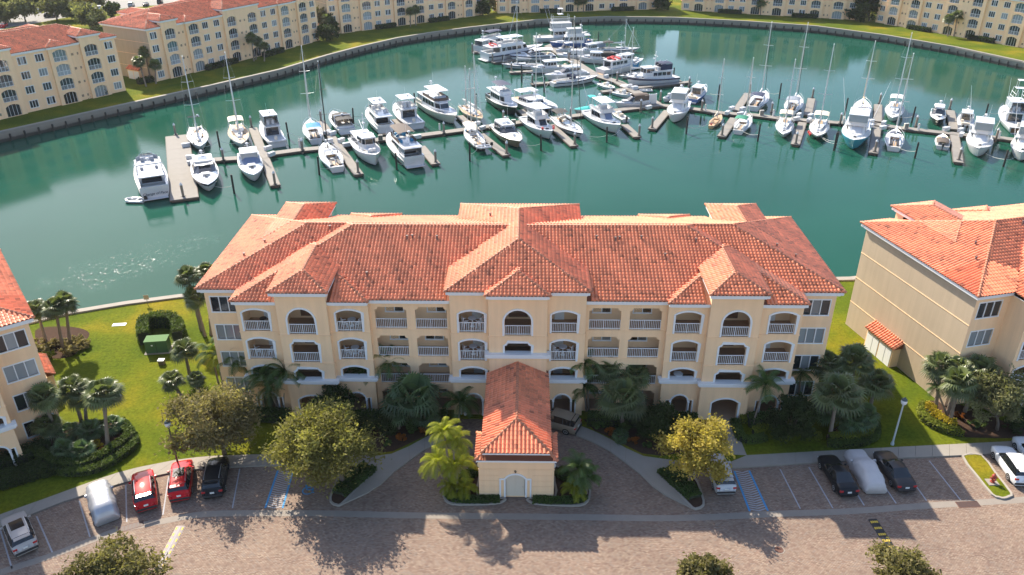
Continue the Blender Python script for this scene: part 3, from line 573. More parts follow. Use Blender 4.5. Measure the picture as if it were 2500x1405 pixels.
def deck_mesh(comps):
    mb = MB()
    for x0, x1, y0, y1, z, s in comps:
        w = min(x1-x0, y1-y0)/2; zt = z+s*w
        if x1-x0 >= y1-y0: a, b = (x0+w,(y0+y1)/2,zt), (x1-w,(y0+y1)/2,zt); P = [[(x0,y0,z),(x1,y0,z),b,a],[(x1,y1,z),(x0,y1,z),a,b],[(x0,y1,z),(x0,y0,z),a],[(x1,y0,z),(x1,y1,z),b]]
        else: a, b = ((x0+x1)/2,y0+w,zt), ((x0+x1)/2,y1-w,zt); P = [[(x0,y0,z),(x1,y0,z),a],[(x1,y1,z),(x0,y1,z),b],[(x0,y1,z),(x0,y0,z),a,b],[(x1,y0,z),(x1,y1,z),b,a]]
        for p in P: mb.poly(p)
        mb.poly([(x0,y0,z),(x0,y1,z),(x1,y1,z),(x1,y0,z)])
    return mb.mesh('roof', deck_m)
def fascia_mesh(comps):
    mb = MB()
    for i, (x0, x1, y0, y1, z, s) in enumerate(comps): 
        e = .003*i; mb.box(x0+.10, x1-.10, y0+.10, y1-.10, z-.34+e, z-.03+e*.3); mb.box(x0+.3, x1-.3, y0+.3, y1-.3, z-.5+e, z-.33)
    return mb.mesh('eave_fascia', trim)

SIDES = (-1, 1)
BAYS = [('b1',23.92,2.35,21.75,25.6,.55), ('b2',19.62,2.45,17.15,21.75,0.), ('b3',15.4,2.3,13.55,17.15,.55), ('cb',4.22,2.3,2.65,6.15,.5)]
GAL = [('g',11.65,2.9), ('g',7.95,2.9)]
def build_condo(root):
    W = MB(); floors = [MB() for _ in range(4)]; belt = MB()
    parts = []                                   # (mesh key, x, y, z, kind)
    def add(kind, me, x, y, z, rz=0, par=root): return put(kind, me, par, (x,y,z), (0,0,rz))
    KW = dict()
    def shared(k, fn):
        if k not in KW: KW[k] = fn()
        return KW[k]
    holes = {}                                   # wall segment -> holes
    segs = []
    for s in SIDES:
        for nm, cx, w, a, b, yp in BAYS: segs.append((nm, s, cx*s, w, min(a*s,b*s), max(a*s,b*s), yp))
    segs.append(('c', 0, 0, 2.4, -2.65, 2.65, 0.))
    for nm, s, cx, w, xa, xb, yp in segs:
        pod = MB(); corn = MB(); H = []; top = 13.5 if nm in ('b2','c','cb') else 12.3
        for k in range(1, 4):
            z = FZ[k]; rail = True
            if nm in ('b2','c'):
                if k == 3: o = arc_top(0, w, 0, 1.45, 2.65, 14); key = 'round'
                elif k == 2: o = notch_top(0, w, 0 if nm == 'b2' else 1.08, 2.25); key = nm+'notch'; rail = nm == 'b2'
                else: o = notch_top(0, w, 1.1, 2.3); key = 'notch_low'; rail = False
                if nm == 'c' and k == 1: continue
            else:
                lo = 1.1 if k == 1 else 0; o = arc_top(0, w, lo, 1.95, 2.25); key = 'seg%d%.2f' % (lo > 0, w); rail = k > 1
            H.append([(x+cx, zz+z) for x, zz in o])
            add('arch_trim', shared(('t',key), lambda: trim_mesh(o)), cx, yp, z)
            if rail: add('railing', shared(('r',w), lambda: railing_mesh(w-.02)), cx, yp+.16, z)
        # ground floor
        if nm in ('b1','b3','cb'):
            o = arc_top(0, 1.55, 0, 1.72, 2.42); H1 = [[(x+cx, z) for x, z in o]] + [rect_hole(cx+q*1.08, .26, 0, 1.85) for q in SIDES]
            add('arch_trim', shared(('t','gf'), lambda: trim_mesh(o, .14)), cx, yp-.12, 0)
            add('arch_trim', shared(('t','gf2'), lambda: trim_mesh(rect_hole(0, .26, 0, 1.85), .09)), cx-1.08, yp-.12, 0)
            add('arch_trim', shared(('t','gf2'), None), cx+1.08, yp-.12, 0)
            col = shared('col', lambda: MB().lathe([(.13,0),(.13,.12),(.09,.16),(.085,1.55),(.12,1.62),(.12,1.72)], (0,0), 10).mesh('column', trim))
            for q in SIDES: add('column', col, cx+q*.86, yp-.2, 0)
        elif nm == 'b2':
            o = arc_top(0, 2.5, 0, 1.95, 2.42); H1 = [[(x+cx, z) for x, z in o]]
            add('arch_trim', shared(('t','gfb2'), lambda: trim_mesh(o, .15)), cx, yp-.12, 0)
        else: H1 = [rect_hole(0, 2.6, 0, 2.5)]
        zc = 7.1 if nm == 'c' else 4.05; pp = yp-.12
        panel(W, xa, xb, zc, top, yp, H); panel(pod, xa-.0, xb+.0, 0, zc-.2, pp, H1, .4)
        for xx, sg in ((xa,-1),(xb,1)):
            W.poly([(xx+sg*.004,yp,zc),(xx+sg*.004,3.0,zc),(xx+sg*.004,3.0,top),(xx+sg*.004,yp,top)])
            pod.poly([(xx,pp,0),(xx,3.0,0),(xx,3.0,zc-.2),(xx,pp,zc-.2)])
            W.poly([(xx-sg*.2,yp+.1,0),(xx-sg*.2,3.0,0),(xx-sg*.2,3.0,12.3),(xx-sg*.2,yp+.1,12.3)])
        e = .02 if nm in ('b2','c') else 0
        corn.box(xa-.34-e, xb+.34+e, yp-.42, yp+.35, zc-.02+e, zc+.26); corn.box(xa-.2-e, xb+.2+e, yp-.3, yp+.3, zc-.22+e, zc-.021)
        pod.ob('podium', stucco, root); corn.ob('cornice', trim, root)
        for z in (6.08, 9.12):
            if z > zc: belt.box(xa-.05-e, xb+.05+e, yp-.05-e, yp+.4, z-.045, z+.02)
        for k in range(4): floors[k].box(xa+.003, xb-.003, yp+.03+(.0 if k else -.1), 3.0, FZ[k]-.25 if k else -.05, FZ[k])
        W.box(xa+.2, xb-.2, yp+.2, 3.0, 12.28, 12.4)
    for s in SIDES:                                # recessed gallery between bays
        xa, xb = sorted((6.15*s, 13.55*s)); H = []
        for nm, gx, w in GAL:
            for k in range(4):
                o = notch_top(0, w, 0, 2.3 if k else 2.4, .3); H.append([(x+gx*s, z+FZ[k]) for x, z in o])
                if k: add('railing', shared(('r',w), lambda: railing_mesh(w-.02)), gx*s, 1.26, FZ[k])
                # high window on the back wall
                fr, pd, pc, pw, pb = shared('gw', lambda: window_meshes(1.6, 1.2, 2))
                wi = add('window', fr, (gx+random.uniform(-.3,.3))*s, 3.0, FZ[k]+.82)
                for q in (0, 1): put('pane', pd if random.random() < .6 else pc, wi, (-.8+pw/2+q*(pw+pb),0,0))
        panel(W, xa, xb, 0, 12.3, 1.1, H, .3)
        for k in range(1,4): belt.box(xa, xb, 1.05, 1.3, FZ[k]-.09, FZ[k]-.02)
        for k in range(4): floors[k].box(xa+.003, xb-.003, 1.13, 3.0, FZ[k]-.25 if k else -.05, FZ[k]-.001)
        W.box(xa, xb, 1.3, 3.0, 12.281, 12.4)
        # wing front, end wall
        x0, x1 = sorted((25.6*s, 29.3*s)); zs = [.8, 3.8, 6.85, 9.9]
        panel(W, x0, x1, 0, 12.35, 2.9, [rect_hole(27.62*s, 2.4, z, z+1.55) for z in zs], .12)
        for z in zs:
            fr, pd, pc, pw, pb = shared('ww', lambda: window_meshes(2.4, 1.55, 3))
            wi = add('window', fr, 27.62*s, 2.93, z)
            kind = random.random()
            for q in range(3): put('pane', pc if (kind < .35 or (q == 1 and kind < .8)) else pd, wi, (-1.2+pw/2+q*(pw+pb), .06, 0))
        # rear: outer bay, tower, link, bump, window bay
    RB = [(-29.3,-25.5,19.2,12.35,[('W',-27.6)]), (-25.5,-20.9,19.8,13.5,[('A',-23.15)]), (-20.9,-18.3,19.2,12.35,[('U',-19.6)]), (-18.3,-13.7,19.8,12.35,[('A',-16.0)]),
          (-13.7,-6.15,19.2,12.35,[('W',-11.9),('W',-8.2)]), (-6.15,6.15,19.8,13.5,[('A',-3.6),('A',3.6),('U',0)]), (6.15,13.7,19.2,12.35,[('W',8.2),('W',11.9)]), (13.7,18.3,19.8,12.35,[('A',16.0)]),
          (18.3,20.9,19.2,12.35,[('U',19.6)]), (20.9,25.5,19.8,13.5,[('A',23.15)]), (25.5,29.3,19.2,12.35,[('W',27.6)])]
    for xa, xb, yp, top, cols in RB:
        H = []
        for t, cx in cols:
            for k in range(4):
                z = FZ[k]
                if t == 'W':
                    H.append(rect_hole(cx, 1.7, z+.75, z+2.2))
                    fr, pd, pc, pw, pb = shared('rw', lambda: window_meshes(1.7, 1.45, 3))
                    wi = add('window', fr, cx, yp-.03, z+.75, math.pi); kind = random.random()
                    for q in range(3): put('pane', pc if kind < .2 or (q == 1 and kind < .6) else pd, wi, (-.85+pw/2+q*(pw+pb), .05, 0))
                elif t == 'A':
                    o = arc_top(0, 3.0, .02, 2.0, 2.5); H.append([(x+cx, zz+z) for x, zz in o])
                    gm = shared('adoor', lambda: [MB().poly([(x, .0, zz) for x, zz in o]).mesh('glass_door', m) for m in (glass_dark, glass_curtain, glass_green)])
                    kind = random.random(); gd = add('glass_door', gm[0 if kind < .78 else (1 if kind < .9 else 2)], cx, yp-.32, z, math.pi)
                    mm = shared('amul', lambda: MB().box(-.78,-.72,-.05,.0,.02,2.34).box(-.03,.03,-.05,.0,.02,2.46).box(.72,.78,-.05,.0,.02,2.34).box(-1.48,-1.42,-.05,0,.02,2.02).box(1.42,1.48,-.05,0,.02,2.02).mesh('door_frame', trim))
                    put('door_frame', mm, gd)
                    if k: add('railing', shared(('r','rear'), lambda: railing_mesh(2.9, 1.0, .2)), cx, yp-.12, z)
                else:
                    for q in ((-.6, .5), (.6, .7)) if cx else ((-.75,.55),(.75,.75)):
                        vm = shared(('vent',q[1]), lambda: MB().box(-.2*q[1]*1.6, .2*q[1]*1.6, -.05, .02, 0, .5).mesh('wall_vent', mat('vent_tan', (.30,.21,.14), .7)))
                        add('wall_vent', vm, cx+q[0], yp+.02, z+.7, math.pi)
        panel(W, xa, xb, 0, top, yp, H, .34, -1)
        for xx in (xa, xb):
            if abs(xx) < 29: W.poly([(xx,18.6,0),(xx,yp,0),(xx,yp,top),(xx,18.6,top)])
        for k in (1,2,3): belt.box(xa, xb, yp-.2, yp+.035, FZ[k]-.14, FZ[k]-.06)
    for s in SIDES:
        x = 29.3*s; MB().poly([(x,2.9,0),(x,19.2,0),(x,19.2,12.35),(x,2.9,12.35)]).ob('end_wall', stucco_dimmed, root)
        for z in (3.05, 6.1, 9.15): belt.box(min(x,x+.035*s), max(x,x+.035*s), 2.9, 19.2, z-.04, z+.04)
        # service shed against the end wall
        x2 = x+.95*s; sh = MB(); xs = sorted((x, x2)); sh.box(xs[0], xs[1], 10.1, 14.4, 0, 2.35)
        so_ = sh.ob('shed', stucco, root)
        for yy in (11.2, 13.3):
            dm = shared('sheddoor', lambda: MB().box(-.04,.04,-.95,.95,0,2.0).box(-.06,.06,-.01,.01,0,2.0).mesh('shed_door', white_metal)); put('shed_door', dm, so_, (x2, yy, .02))
        q = MB(); q.poly([(x,9.85,3.0),(x2+.22*s,9.85,2.35),(x2+.22*s,14.65,2.35),(x,14.65,3.0)]); q.poly([(x,9.85,3.0),(x,9.85,2.35),(x2+.22*s,9.85,2.35)]); q.poly([(x,14.65,3.0),(x,14.65,2.35),(x2+.22*s,14.65,2.35)])
        q.ob('shed_roof', deck_m, so_)
        T = []; sl = .65/1.17; k = 1/math.sqrt(1+sl*sl)
        for j in range(6):
            for i in range(14):
                r = j*TL*k
                if r > 1.1: continue
                e = (0,1,0) if s > 0 else (0,-1,0); oy = 9.85+i*TW if s > 0 else 14.65-i*TW
                T.append(((x2+.22*s-r*s, oy, 2.37+r*sl), e, (-s*k,0,sl*k), (s*sl*k,0,k), random.gauss(.5,.15)))
        put('shed_roof_tiles', tiles_mesh('shed_roof_tiles', T), so_, kind='stuff')
    # back walls behind the galleries
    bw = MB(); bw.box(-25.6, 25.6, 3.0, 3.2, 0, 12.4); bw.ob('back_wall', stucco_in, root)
    W.ob('wall', stucco, root); belt.ob('belt_course', stucco, root)
    for k in range(4): floors[k].ob('balcony_floor', floor_tile, root)
    # doors at the back of the balconies
    dr = MB().box(-.45,.45,-.04,.02,0,2.05).mesh('door', white_metal); lv = MB()
    for i in range(10): lv.box(-.9,.9,-.05,.02,.25+i*.16,.37+i*.16)
    lvm = lv.mesh('louver_panel', louver)
    for nm, s, cx, w, xa, xb, yp in segs:
        for k in range(4):
            if nm in ('b1','cb'): add('door', dr, cx-s*.35, 2.99, FZ[k])
            elif nm in ('b2','c'): add('louver_panel', lvm, cx, 2.99, FZ[k])
            else:
                fr, pd, pc, pw, pb = KW['gw']; wi = add('window', fr, cx-s*.3, 3.0, FZ[k]+1.0); put('pane', pd, wi, (-.8+pw/2,0,0)); put('pane', pd, wi, (.8-pw/2,0,0))
    # roof
    rf = put('roof', deck_mesh(ROOF), root)
    put('eave_fascia', fascia_mesh(ROOF), rf)
    for me in caps_mesh(ROOF, random.Random(3)): put('ridge_cap', me, rf)
    vp = MB().lathe([(.09,0),(.09,.4),(.13,.41),(.13,.5)], (0,0), 8).mesh('roof_vent', mat('vent_lead', (.16,.10,.08), .6))
    for x, y in ((-14,3.5),(-10.8,8.2),(-10.3,8.3),(-7.9,8.2),(-18.7,10.2),(7.5,8.3),(9.3,8.1),(9.7,8.2),(11.8,8.3),(13.8,6),(-25,9),(-26.5,7),(25,8.6),(26.5,7.3),(-3,14),(17,8)):
        put('roof_vent', vp, rf, (x, y, max(rz_(c, x, y) for c in ROOF)-.05))
    return rf
def add_tiles(rf, T, near=None, n=300):
    """all the tiles of one roof: the n nearest to the point `near` one by one, the rest joined"""
    if near is None: put('roof_tiles', TILES_ALL, rf, kind='stuff'); return
    T = sorted(T, key=lambda t: (t[0][0]-near[0])**2 + (t[0][1]-near[1])**2 + (t[0][2]-near[2])**2)
    tile_objects(T[:n], rf); put('roof_tiles', tiles_mesh('roof_tiles', T[n:]), rf, kind='stuff')

TILES = tile_list(ROOF, random.Random(11))
TILES_ALL = tiles_mesh('roof_tiles', TILES)
BYAW = R(-1.14); BLOC = (.51, 61.8)
def BW(x, y, z=0):                                # building frame -> world
    c, s = math.cos(BYAW), math.sin(BYAW); return (BLOC[0]+c*x-s*y, BLOC[1]+s*x+c*y, z)
main = thing('condominium', 'four-storey cream condominium with red tiled roof and porte-cochere in the foreground', 'building', (*BLOC,0), BYAW, 'condominium blocks around the marina')
roof_main = build_condo(main)
index_kids()
CONDO_KIDS = list(KIDS[main.name])
def condo_copy(loc, yaw, label):
    r = thing('condominium', label, 'building', loc, yaw, 'condominium blocks around the marina'); rf = None
    for ch in CONDO_KIDS:
        c = copy_tree(bpy.data.objects[ch], r)
        if ch.split('.')[0] == 'roof': rf = c
    return r, rf
right, roof_right = condo_copy((71.63, 67.27, 0), R(13.5), 'cream condominium at the right edge with blank end wall and small tiled shed')
# its left eave corner (-29.83, 2.36) stands at (41.9, 62.6)
c_, s_ = math.cos(R(13.5)), math.sin(R(13.5)); right.location = (41.9-(c_*-29.83-s_*2.36), 62.6-(s_*-29.83+c_*2.36), 0)
left, roof_left = condo_copy((0,0,0), R(38), 'cream condominium at the left edge cut by the frame, below the water')
c_, s_ = math.cos(R(38)), math.sin(R(38)); left.location = (-41.4-(c_*29.83-s_*2.36), 59.7-(s_*29.83+c_*2.36), 0)
far = [((-90.8,187.7), None, 55, 'cream condominium by the far left bank, its left end cut by the frame'),
       ((-57.9,246.3), (-86.5,196.6), 60.1, 'cream condominium on the far bank with an orange-lit blank end wall beside palms'),
       ((-11.7,289.6), (-54.4,257.0), 37.3, 'cream condominium on the far bank, roof cropped, left of the lone bright lawn patch'),
       ((53.5,301.7), (-4.6,293.8), 7.7, 'cream condominium at top centre, only its lowest floors in the frame'),
       ((116.2,277.3), (60.6,299.7), -21.9, 'cream condominium at top right, lowest floors visible, left of dark trees'),
       (None, (120.4,273.3), -59.0, 'cream condominium at the top right corner behind the sunny lawn')]
for q, p, a, lab in far:
    th = R(a+180); c, s = math.cos(th), math.sin(th); O = []
    if q: O.append((q[0]-(c*-29.3-s*19.2), q[1]-(s*-29.3+c*19.2)))
    if p: O.append((p[0]-(c*29.3-s*19.2), p[1]-(s*29.3+c*19.2)))
    o, rf = condo_copy((sum(x[0] for x in O)/len(O), sum(x[1] for x in O)/len(O), 0), th, lab)
    add_tiles(rf, None)
wm = right.matrix_basis.inverted(); add_tiles(roof_right, TILES, wm @ Vector((43, 61, 12)))
wm = left.matrix_basis.inverted(); add_tiles(roof_left, TILES, wm @ Vector((-42, 58.5, 12)))
put('roof_tiles', TILES_ALL, roof_main, kind='stuff')

# ---- porte-cochere: tiled drive-through roof and a front pavilion with the door numbered 9
pc = MB(); panel(pc, -3.12, 3.12, 0, 4.1, -10.93, [arc_top(-.08, 1.62, 0, 1.95, 2.42)], .25)
for x, sg in ((-3.12,-1),(3.12,1)): pc.poly([(x,-10.93,0),(x,-8.2,0),(x,-8.2,4.1),(x,-10.93,4.1)])
pc.box(-3.12, 3.12, -8.4, -8.2, 0, 4.1); pc.box(-2.6, 2.6, -10.95, -10.8, 4.1, 4.85); pc.box(-2.6, -2.45, -10.8, 0, 4.35, 4.78); pc.box(2.45, 2.6, -10.8, 0, 4.35, 4.78)
pc.box(-3.16, 3.16, -10.97, -10.90, 2.98, 3.05)
for i in range(5): pc.box(-3.122, -1.47, -10.955, -10.9, .03+i*.59, .585+i*.59); pc.box(1.31, 3.122, -10.955, -10.9, .03+i*.59, .585+i*.59)
porte = pc.ob('porte_cochere', stucco, main)
ptr = MB(); ptr.box(-3.3, 3.3, -11.3, -8.05, 4.02, 4.28); ptr.box(-2.76, 2.76, -11.27, 3.0, 4.78, 5.0); ptr.ob('eave_fascia', trim, porte)
put('arch_trim', trim_mesh(arc_top(0, 1.62, 0, 1.95, 2.42), .15), porte, (-.08,-10.93,0))
MB().box(-1.42,-1.0,-11.0,-10.9,1.88,2.03).box(.84,1.26,-11.0,-10.9,1.88,2.03).box(-1.42,-1.28,-11.0,-10.9,.0,1.879).box(1.12,1.26,-11.0,-10.9,.0,1.879).ob('door_surround', trim, porte)
MB().box(-.86,.70,-10.78,-10.7,0,2.35).ob('door', mat('door_cream', (.66,.58,.46), .6), porte)
MB().poly([(-.86,-10.80,0),(.70,-10.80,0),(.70,-10.80,1.93),(-.86,-10.80,1.93)]).box(-.09,-.07,-10.84,-10.80,0,1.93).box(.5,.56,-10.86,-10.80,.9,1.02).ob('door_leaf', mat('door_cream', (.66,.58,.46)), porte)
for x in (-2.5, 2.5):
    for y in (-5.2, -1.2): MB().box(x-.22,x+.22,y-.22,y+.22,0,4.36).box(x-.3,x+.3,y-.3,y+.3,0,.35).ob('pillar', stucco, porte)
fc = bpy.data.curves.new('house_number', 'FONT'); fc.body = '9'; fc.size = .42; fc.extrude = .015; fc.align_x = 'CENTER'; fc.materials.append(mat('number_bronze', (.04,.03,.025), .5))
_t = bpy.data.objects.new('tmp', fc); _me = bpy.data.meshes.new_from_object(_t); bpy.data.objects.remove(_t)
put('house_number', _me, porte, (-.08,-10.99,2.62), (R(90),0,0))
for x in (-3.2, 3.2): MB().lathe([(.05,0),(.13,.08),(.13,.3),(.05,.4)], (x,-9.6), 8).ob('wall_lantern', white_metal, porte, loc=(0,0,2.1))
pr = put('roof', deck_mesh(PORTE), porte)   # third level: its tiles hang under the pavilion itself
ptiles = tile_list(PORTE, random.Random(5), lambda x, y, z: y < -.15)
ptiles.sort(key=lambda t: (t[0][1] + t[0][2]*.5))
tile_objects(ptiles[:300], porte); put('roof_tiles', tiles_mesh('roof_tiles', ptiles[300:]), porte, kind='stuff')
for me in caps_mesh(PORTE, random.Random(4), lambda x, y, z: y < -.15): put('ridge_cap', me, porte)

# ------------------------------------------------------------------ ground, road, water
def sheet(name, outer, holes, z, m, skirt=None, kind='structure', parent=None, **k):
    V, F = cdt(outer, holes); mb = MB(); n = mb.av([(x,y,z) for x, y in V])
    for f in F: mb.fc([n+i for i in f])
    if skirt is not None:
        for loop in [outer]+list(holes):
            for i in range(len(loop)):
                a, b = loop[i], loop[(i+1) % len(loop)]; mb.poly([(a[0],a[1],z),(b[0],b[1],z),(b[0],b[1],skirt),(a[0],a[1],skirt)])
    return mb.ob(name, m, parent, kind=kind, **k) if parent is None else mb.ob(name, m, parent, **k)
mir = lambda P: [(-x,y) for x, y in P]
bw2 = lambda P: [BW(x,y)[:2] for x, y in P]
# kerb line of the paved area (road side boundary of the lawns), left to right
drive_r = bw2(WALK_UP); drive_l = bw2(mir(WALK_UP))[::-1]
front_l = BW(-5.6,-.2)[:2]; front_r = BW(5.6,-.2)[:2]
paved_top = SW_L_UP + drive_l[0:] + [front_l, front_r] + drive_r + [(18.5,54.7)] + SW_R_UP
ROAD = [(-150,20)] + paved_top + [(150,66),(150,-60),(-150,-60)]
BIG = [(-900,-120),(900,-120),(900,1500),(-900,1500)]
sheet('lawn', BIG, [ROAD, WATER], 0, MATS['lawn'], -.3)
sheet('road', [(-151,-61),(151,-61),(151,70),(-151,70)], [], -.12, MATS['paver'])
MB().poly([(-900,-120,-2),(900,-120,-2),(900,1500,-2),(-900,1500,-2)]).ob('water', MATS['water'], kind='structure')
sheet('parking_lot', LOT, [], .012, mat('asphalt_pale', (.21,.20,.185), .9, var=.1, vs=.3), kind='structure')
# sea wall: cap and face round the basin, with piles on the far side
sw = MB(); cap = MB(); n = len(WATER)
for i in range(n):
    a, b = Vector(WATER[i]), Vector(WATER[(i+1) % n]); d = (b-a).normalized(); nr = Vector((d.y,-d.x))   # towards the water
    if not inpoly((a.x+b.x)/2+nr.x*.3, (a.y+b.y)/2+nr.y*.3, WATER): nr = -nr
    o = nr*.12; q = -nr*.55
    sw.poly([(a.x+o.x*.5,a.y+o.y*.5,-3.5),(b.x+o.x*.5,b.y+o.y*.5,-3.5),(b.x+o.x*.5,b.y+o.y*.5,.12),(a.x+o.x*.5,a.y+o.y*.5,.12)])
    o = nr*.3; a2 = a-d*.02; b2 = b+d*.02
    P = [(a2.x+o.x,a2.y+o.y),(b2.x+o.x,b2.y+o.y),(b2.x+q.x,b2.y+q.y),(a2.x+q.x,a2.y+q.y)]
    cap.prism(P, -.25, .2+.002*(i%2))
seaw = sw.ob('seawall', MATS['seawall'], label='grey concrete seawall running round the marina basin', category='seawall')
cap.ob('seawall_cap', concrete, seaw)
pm = MB().lathe([(.2,-1.6),(.2,1.35),(.08,1.5)], (0,0), 7).mesh('seawall_pile', pole_m); acc = 0
for i in range(NFAR-1):
    a, b = Vector(WATER[i]), Vector(WATER[i+1]); L_ = (b-a).length; k = int(L_/2.6)
    for j in range(k):
        p = a + (b-a)*((j+.5)/k); d = (b-a).normalized(); nr = Vector((d.y,-d.x))
        put('seawall_pile', pm, seaw, (p.x+nr.x*.45, p.y+nr.y*.45, -2.0))
# sidewalks: poured slabs with joints left open
def slab(name, poly, z=.012, m=None, bottom=-.16, parent=None, **k):
    return sheet(name, poly, [], z, m or concrete, bottom, 'structure', parent, **k)
def strip_slabs(name, A, B, step):
    """cut the band between polylines A and B into slabs about `step` long"""
    root = put(name, None, kind='structure'); cut = lambda P, t: None
    def resample(P, n):
        ls = [0]
        for i in range(len(P)-1): ls.append(ls[-1]+math.dist(P[i], P[i+1]))
        out = []
        for k in range(n+1):
            t = ls[-1]*k/n; i = max(j for j in range(len(ls)) if ls[j] <= t+1e-9); i = min(i, len(P)-2)
            f = (t-ls[i])/(ls[i+1]-ls[i]); out.append(Vector(P[i]).lerp(Vector(P[i+1]), f))
        return out, ls[-1]
    n = max(1, round(resample(A, 1)[1]/step)); a, _ = resample(A, n); b, _ = resample(B, n); g = .012
    for i in range(n):
        da = (a[i+1]-a[i]).normalized()*g; db = (b[i+1]-b[i]).normalized()*g
        sheet('slab', [tuple(a[i]+da), tuple(a[i+1]-da), tuple(b[i+1]-db), tuple(b[i]+db)], [], .012+random.uniform(-.003,.003), concrete, -.16, parent=root)
    return root
strip_slabs('sidewalk', SW_L_UP, SW_L_LO, 1.6)
strip_slabs('sidewalk', SW_R_UP[1:], SW_R_LO[2:], 1.6)
for sgn in (1, -1):
    f = (lambda P: bw2(P)) if sgn > 0 else (lambda P: bw2(mir(P)))
    wk = strip_slabs('walkway', f(WALK_UP[:5]), f(WALK_LO[:5]), 1.8)
    if sgn > 0: q = f([WALK_UP[4], WALK_UP[5]]) + [(18.5,54.7), SW_R_UP[0], SW_R_UP[1], SW_R_LO[2], SW_R_LO[1], SW_R_LO[0]] + f([WALK_IN[1], WALK_LO[4]])
    else: q = f([WALK_UP[4], WALK_UP[5]]) + [SW_L_UP[-1], SW_L_LO[-1]] + f([ISLAND[1], WALK_IN[1], WALK_LO[4]])
    slab('slab', q, .008, parent=wk)
    slab('slab', f([WALK_LO[4], WALK_LO[5], WALK_LO[6], WALK_LO[7], WALK_IN[0], WALK_IN[1]]), .004, parent=wk)
slab('entry_path', [Vector(p) for p in ENTRY_PATH] and ENTRY_PATH, .02)
# planted islands with kerbs
def island(P, fill, n=3):
    P = smooth_poly(P, n); c = Vector((sum(p[0] for p in P)/len(P), sum(p[1] for p in P)/len(P)))
    inner = []
    for i in range(len(P)):
        a, b = Vector(P[i-1]), Vector(P[(i+1) % len(P)]); d = (b-a).normalized(); nr = Vector((-d.y,d.x))
        if not inpoly(P[i][0]+nr.x*.05, P[i][1]+nr.y*.05, P): nr = -nr
        inner.append((P[i][0]+nr.x*.18, P[i][1]+nr.y*.18))
    k = sheet('kerb', P, [inner], .03, kerb_m, -.16); sheet('planting_bed', inner, [], .0, fill, -.1)
island(bw2(ISLAND), mulch, 2); island(bw2(mir(ISLAND)), mulch, 2)
ci = CENTRE_ISLAND; cc = [(3.2,-10.98),(.95,-10.99)] 
for f in (lambda P: P, mir): island(bw2(f([(1.0,-11.0)] + ci[1:] + [(3.2,-6.9),(3.18,-9),(3.18,-10.95)])), mulch, 2)
island(GRASS_ISLAND, MATS['lawn'], 2)
# concrete gutter strip between stalls and lane
gp = smooth_poly(GUTTER, 3, False); A = []; B = []
for i in range(len(gp)):
    a, b = Vector(gp[max(i-1,0)]), Vector(gp[min(i+1,len(gp)-1)]); d = (b-a).normalized(); nr = Vector((-d.y,d.x))
    A.append(tuple(Vector(gp[i])+nr*.34)); B.append(tuple(Vector(gp[i])-nr*.34))
gut = put('gutter', None, kind='structure')
for i in range(0, len(gp)-1):
    sheet('slab', [A[i], A[i+1], B[i+1], B[i]], [], -.112-.002*(i%2), mat('gutter_concrete', (.25,.215,.18), .85, var=.15, vs=1.5), parent=gut)
# painted lines
white_paint = mat('road_paint_white', (.34,.34,.36), .8, var=.2, vs=5); blue_paint = mat('road_paint_blue', (.05,.25,.48), .8, var=.15, vs=4); yellow_paint = mat('road_paint_yellow', (.62,.42,.05), .7, var=.2, vs=5)
def line(p, q, w, m, z=-.114, name='stall_line', parent=None, **k):
    a, b = Vector(p), Vector(q); d = (b-a).normalized(); nr = Vector((-d.y,d.x))*w/2
    mb = MB().poly([(*(a+nr),z),(*(a-nr),z),(*(b-nr),z),(*(b+nr),z)])
    return mb.ob(name, m, parent, **k)
marks = put('parking_markings', None, kind='structure')
for s in STALLS_L + STALLS_R: line(s[0], s[1], .11, white_paint, parent=marks)
for H in (HATCH_R, HATCH_L):
    a, b, c, d = [Vector(p) for p in H]
    line(a, d, .16, blue_paint, parent=marks); line(b, c, .16, blue_paint, parent=marks)
    for i in range(18):
        t0 = i/18; p0 = a.lerp(d, t0+.004); p1 = b.lerp(c, t0+.004); mdl = p0.lerp(p1, .5) + (d-a).normalized()*.22
        line(p0.lerp(p1,.06), mdl, .11, white_paint, -.1145, parent=marks); line(mdl, p1.lerp(p0,.06), .11, white_paint, -.1145, parent=marks)
ip = Vector(ISA)
for a, b in (((-.3,.5),(-.1,-.1)), ((-.1,-.1),(.35,-.1)), ((.35,-.1),(.55,-.5)), ((-.35,.2),(.2,.2))): line(ip+Vector(a), ip+Vector(b), .13, blue_paint, name='wheelchair_symbol', parent=marks)
for k in range(14):
    t0, t1 = 2*math.pi*k/18+2.2, 2*math.pi*(k+1)/18+2.2; line(ip+Vector((math.cos(t0)*.45-.0, math.sin(t0)*.45-.2)), ip+Vector((math.cos(t1)*.45, math.sin(t1)*.45-.2)), .12, blue_paint, name='wheelchair_symbol', parent=marks)
# wheel-stop number plates / drain covers
def grate(x, y, rz, label):
    o = thing('drain_grate', label, 'drain', (x,y,-.118), rz); MB().box(-.95,.95,-.36,.36,-.02,.008).ob('frame', mat('rust_iron', (.13,.06,.04), .8, var=.2), o)
    for i in range(18): MB().box(-.85+i*.1,-.80+i*.1,-.3,.3,.008,.016).ob('bar', dark_in, o)
grate(*DRAIN_L, .42, 'long slotted drain grate in the pavers behind the covered car'); grate(*DRAIN_R, .05, 'rusty drain cover in the gutter near the grass strip with hydrant')
mh = thing('manhole_cover', 'round iron manhole cover set in the brick lane', 'manhole', (*MANHOLE,-.118)); MB().lathe([(.42,-.03),(.42,.006)], (0,0), 24).ob('frame', concrete, mh); MB().lathe([(.36,-.03),(.36,.010),(.3,.012)], (0,0), 24).ob('cover', mat('rust_iron', (.13,.06,.04)), mh)
